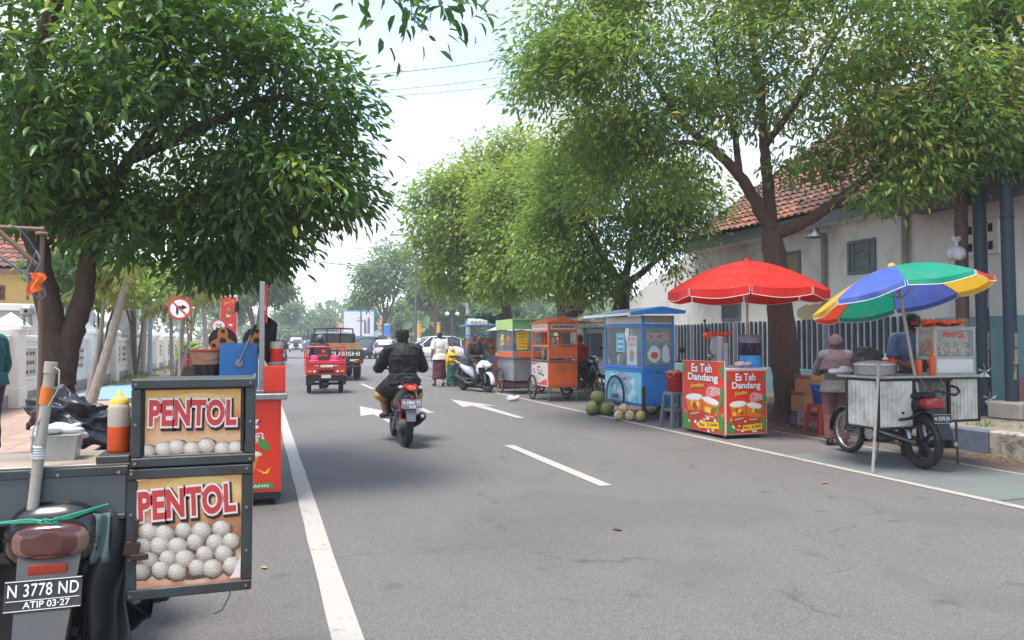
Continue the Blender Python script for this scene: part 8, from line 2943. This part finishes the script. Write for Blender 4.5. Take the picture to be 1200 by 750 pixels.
# ---------------------------------------------------------------- signs, hoardings, poles and cables
def disc_sign(name, lab, loc, h, R, draw, cat='road sign'):
    t_ = thing(name, lab, cat, loc, rad(-6))
    b = MB(); b.cyl((0, .03, 0), (0, .03, h + R * .8), .03, M_pvc); b.build('post', t_)
    b = MB()
    Ms = face_M((0, -.004, h), (1, 0, 0), (0, 0, 1))
    C_ = lambda rr, z, m: b.prism([(rr * math.cos(2 * PI * i / 36), rr * math.sin(2 * PI * i / 36)) for i in range(36)], m, Ms @ Matrix.Translation((0, 0, z)), .003)
    C_(R, -.006, M_red); C_(R * .80, .0, M_white)
    draw(b, Ms @ Matrix.Translation((0, 0, .004)), R)
    b.build('panel', t_)
def no_turn(b, Ms, R):
    b.prism([(-.30 * R, -.5 * R), (-.10 * R, -.5 * R), (-.10 * R, .02 * R), (.18 * R, .02 * R), (.18 * R, -.12 * R), (.62 * R, .13 * R), (.18 * R, .38 * R), (.18 * R, .24 * R), (-.30 * R, .24 * R)], M_pshadow, Ms, .002)
    a = rad(-45)
    ca, sa = math.cos(a), math.sin(a)
    b.prism([(x * ca - y * sa, x * sa + y * ca) for x, y in ((-.84 * R, -.07 * R), (.84 * R, -.07 * R), (.84 * R, .07 * R), (-.84 * R, .07 * R))], M_red, Ms @ Matrix.Translation((0, 0, .003)), .002)
disc_sign('road_sign', 'round no right turn sign with a black arrow and red bar', (-2.02, 21.8, .12), 2.15, .30, no_turn)
disc_sign('road_sign', 'round speed limit sign reading 25 on a thin post', (-1.80, 37.5, .12), 1.98, .33, lambda b, Ms, R: fit_text(b, '25', R * .9, R * .7, M_pshadow, Ms, .02))
def hoard(name, lab, loc, rot, w, z0, z1, border, face, cat='hoarding', posts=2):
    t_ = thing(name, lab, cat, loc, rot)
    b = MB(); b.box((0, 0, (z0 + z1) / 2), (w, .14, z1 - z0), border, None, .02); b.box((0, -.075, (z0 + z1) / 2), (w * .955, .02, (z1 - z0) * .92), face); b.build('board', t_)
    for k in range(posts):
        x = 0 if posts == 1 else (-.35 + .7 * k / (posts - 1)) * w
        b = MB(); b.cyl((x, .08, 0), (x, .08, z1 - .1), .07, M_tin); b.build('post', t_)
    return t_
M_cyb = mat('cyan border', S(40, 160, 206), .5, var=.05)
M_lil = mat('pale lilac print', S(226, 222, 236), .5, var=.03)
hb = hoard('hoarding', 'wide pale hoarding with cyan border standing beyond the pickup truck', at(420.5, 400, 88).to_tuple()[:2] + (0,), rad(-14), 3.6, 1.9, 5.0, M_cyb, M_lil)
b = MB(face_M((0, -.09, 3.5), (1, 0, 0), (0, 0, 1)))
for k, (x, y, w_, h_) in enumerate(((.2, .55, .5, .12), (.1, .2, .9, .16))):
    for q in range(5):
        b.prism([(x + w_ * q / 5 - .3, y), (x + w_ * (q + .7) / 5 - .3, y), (x + w_ * (q + .7) / 5 - .3, y + h_), (x + w_ * q / 5 - .3, y + h_)], M_ink, None, .004)
for x, h_ in ((.75, .9), (1.15, 1.2)):
    b.prism([(x - .16, -1.2), (x + .16, -1.2), (x + .13, h_ - 1.2 + .5), (x - .13, h_ - 1.2 + .5)], M_ink, None, .004); b.prism(blob(x, h_ - .55, .12, .14, 12, r, .05), M_tamb, None, .005)
b.build('print', hb)
hb = hoard('advertising_board', 'tall narrow red advertising board with white frame beyond the speed limit sign', (-1.75, 48, .12), rad(-8), .98, .95, 4.05, M_whitep, M_red, 'hoarding', 1)
b = MB(face_M((0, -.09, 2.6), (1, 0, 0), (0, 0, 1)))
for k in range(16):
    b.prism(blob(r.uniform(-.3, .3), r.uniform(-1.2, 1.1), r.uniform(.05, .16), r.uniform(.05, .16), 9, r, .35), [M_or, M_white, M_tyel, M_dkboard][k % 4], Matrix.Translation((0, 0, k * .0003)), .001)
b.build('print', hb)
hb = hoard('road_sign', 'small blue direction sign on a post at the junction', at(453.5, 400, 70).to_tuple()[:2] + (0,), rad(-10), .55, 1.9, 3.0, M_white, mat('sign blue', S(36, 130, 214), .5), 'road sign', 1)
for px, zc, lab in ((491, 62, 'orange and white striped pillar right of the tall dark pole'), (514, 66, 'orange pillar left of the walking man at the junction')):
    p = at(px, 400, zc)
    t_ = thing('striped_pillar', lab, 'pillar', (p.x, p.y, 0), 0, 'orange pillars at the junction')
    b = MB()
    for k in range(7):
        b.cyl((0, 0, .42 * k), (0, 0, .42 * k + .42), .20 - .006 * k, mat('orange pillar paint', S(236, 160, 50), .6) if k % 4 < 3 else M_white, n=14)
    b.build('shaft', t_)
    b = MB(); b.ell((0, 0, 2.98), (.20, .20, .1), M_tin, 12); b.build('top', t_)
def lamp_post(lab, px, zc, h, arm, globe=False, rr=.07, m=None):
    p = at(px, 400, zc)
    t_ = thing('street_lamp', lab, 'street lamp', (p.x, p.y, 0), 0)
    b = MB(); b.tube([(0, 0, 0), (0, 0, h * .6), (0, 0, h)], [rr, rr * .8, rr * .6], m or M_dkboard, 8)
    b.build('post', t_)
    b = MB()
    if globe:
        for s_ in (-1, 1):
            b.tube([(0, 0, h - .2), (s_ * .35, 0, h - .1), (s_ * .35, 0, h)], .025, M_blackp, 6); b.ell((s_ * .35, 0, h + .12), .14, M_white, 12)
    else:
        b.tube([(0, 0, h), (-arm * .5, 0, h + .35), (-arm, 0, h + .4)], .045, m or M_dkboard, 6); b.box((-arm - .3, 0, h + .38), (.7, .22, .12), M_tin, None, .04)
    b.build('lamp_head', t_)
lamp_post('tall dark pole with a short lamp arm in front of the slim airy tree', 487, 58, 9.2, 1.4, rr=.13)
lamp_post('thin dark lamp post in front of the hoarding with cyan border', 423, 80, 7.5, .3, rr=.09)
lamp_post('lamp post with two white globes left of the walking man', 530, 50, 3.1, 0, True)
lamp_post('pale thick post leaning beside the stalls beyond the walking man', 548, 47, 6.2, .0, rr=.16, m=M_pvc)
lamp_post('pale blue-grey post inside the white boundary wall left of the no turn sign', 176, 29, 4.2, .3, rr=.10, m=mat('pale blue post', S(150, 168, 186), .5))
p = at(393, 400, 150)
t_ = thing('power_pylon', 'faint distant power pole with cross arms above the far trees', 'power pole', (p.x, p.y, 0))
b = MB(); b.cyl((0, 0, 0), (0, 0, 10.4), .16, M_tin, .1); b.build('post', t_)
b = MB(); b.box((0, 0, 9.9), (4.2, .14, .14), M_tin); b.box((0, 0, 9.2), (2.6, .12, .12), M_tin); b.build('cross_arm', t_)
M_wire = mat('weathered cable', S(130, 134, 140), .6)
def wire(lab, a, c, sag, rr=.009):
    b = MB(); b.tube(cable(a, c, sag, 16), rr, M_wire, 5)
    tag(b.build('power_cable'), lab, 'cable', 'overhead cables across the road')
wire('lowest of the overhead cables crossing high between the two roadside trees', at(330, 113, 24), at(700, 80, 24), .25)
wire('thickest overhead cable, uppermost of those crossing between the roadside trees', at(330, 90, 24), at(700, 44, 24), .25, .014)
wire('thin overhead cable between the thickest and the lowest one', at(330, 108, 24.5), at(700, 68, 24), .25, .010)
wire('short dark cable running low from the left trees to the open grey-green tree', at(300, 293, 50), at(455, 312, 60), .3, .035)
wire('faint far cable above the short dark one', at(280, 294, 70), at(490, 284, 60), .3, .025)
# small things on the left pavement
for nm, lab, px, zc, m, sz in (('plastic_crate', 'red plastic crate stack on the left pavement beyond the sign post', 222, 27, M_red, (.5, .4, .95)), ('plastic_crate', 'green plastic crate beside the red stack on the left pavement', 236, 27.5, mat('green crate plastic', S(70, 160, 130), .5), (.6, .45, .42))):
    p = at(px, 400, zc)
    t_ = thing(nm, lab, 'crate', (p.x, p.y, .12))
    n = 3 if sz[2] > .6 else 1
    b = MB()
    for k in range(n):
        z = sz[2] / n * k
        hh = sz[2] / n
        for q in range(4):
            for s_ in (-1, 1):
                b.box((0, s_ * sz[1] / 2, z + hh * (q + .5) / 4.2), (sz[0], .02, hh * .17), m); b.box((s_ * sz[0] / 2, 0, z + hh * (q + .5) / 4.2), (.02, sz[1], hh * .17), m)
        for sx in (-1, 0, 1):
            for s_ in (-1, 1):
                b.box((sx * sz[0] * .48, s_ * sz[1] * .49, z + hh * .48), (.04, .03, hh * .95), m)
        b.box((0, 0, z + .02), (sz[0], sz[1], .02), m)
    b.build('slats', t_)
# low buildings beyond the junction
for lab, px, zc, w_, d_, h_, wm, rm in (('low house with orange tiled roof behind the hoarding', 388, 160, 7, 6, 3.2, M_plaster, M_tile[2]), ('low orange-roofed hall behind the open grey-green tree', 478, 130, 11, 7, 3.6, M_plaster, M_tile[2])):
    p = at(px, 400, zc)
    t_ = thing('low_building', lab, 'building', (p.x, p.y, 0), rad(-15))
    b = MB(); b.box((0, 0, h_ / 2), (w_, d_, h_), wm); b.build('wall', t_)
    b = MB()
    if rm:
        x, y = w_ / 2 + .5, d_ / 2 + .5
        b.add([(-x, -y, h_ - .1), (x, -y, h_ - .1), (x, y, h_ - .1), (-x, y, h_ - .1), (-x + 2, 0, h_ + 2.2), (x - 2, 0, h_ + 2.2)], [(0, 1, 5, 4), (1, 2, 5), (2, 3, 4, 5), (3, 0, 4)], rm)
    b.build('roof', t_)
    for k in range(int(w_ / 2.2)):
        b = MB(); b.box((-w_ / 2 + 1.3 + k * 2.1, -d_ / 2 - .02, h_ * .5), (1.0, .08, 1.2), M_frame, None, .01); o = b.build('window', t_)
        b = MB(); b.box((-w_ / 2 + 1.3 + k * 2.1, -d_ / 2 - .065, h_ * .5), (.86, .02, 1.06), M_autog); b.build('pane', o)
# ---------------------------------------------------------------- the damp air
b = MB()
b.span((-120, -25, -1), (190, 215, 17), M_white)
hz = b.build('haze')
m = bpy.data.materials.new('damp air')
m.use_nodes = True
m.node_tree.nodes.clear()
o_ = m.node_tree.nodes.new('ShaderNodeOutputMaterial')
v_ = m.node_tree.nodes.new('ShaderNodeVolumePrincipled')
v_.inputs['Density'].default_value = HAZE
v_.inputs['Color'].default_value = (.93, .97, 1.0, 1)
v_.inputs['Anisotropy'].default_value = 0.2
m.node_tree.links.new(v_.outputs[0], o_.inputs['Volume'])
hz.data.materials.clear()
hz.data.materials.append(m)
tag(hz, 'pale damp air fading the far trees', 'haze', kind='stuff')
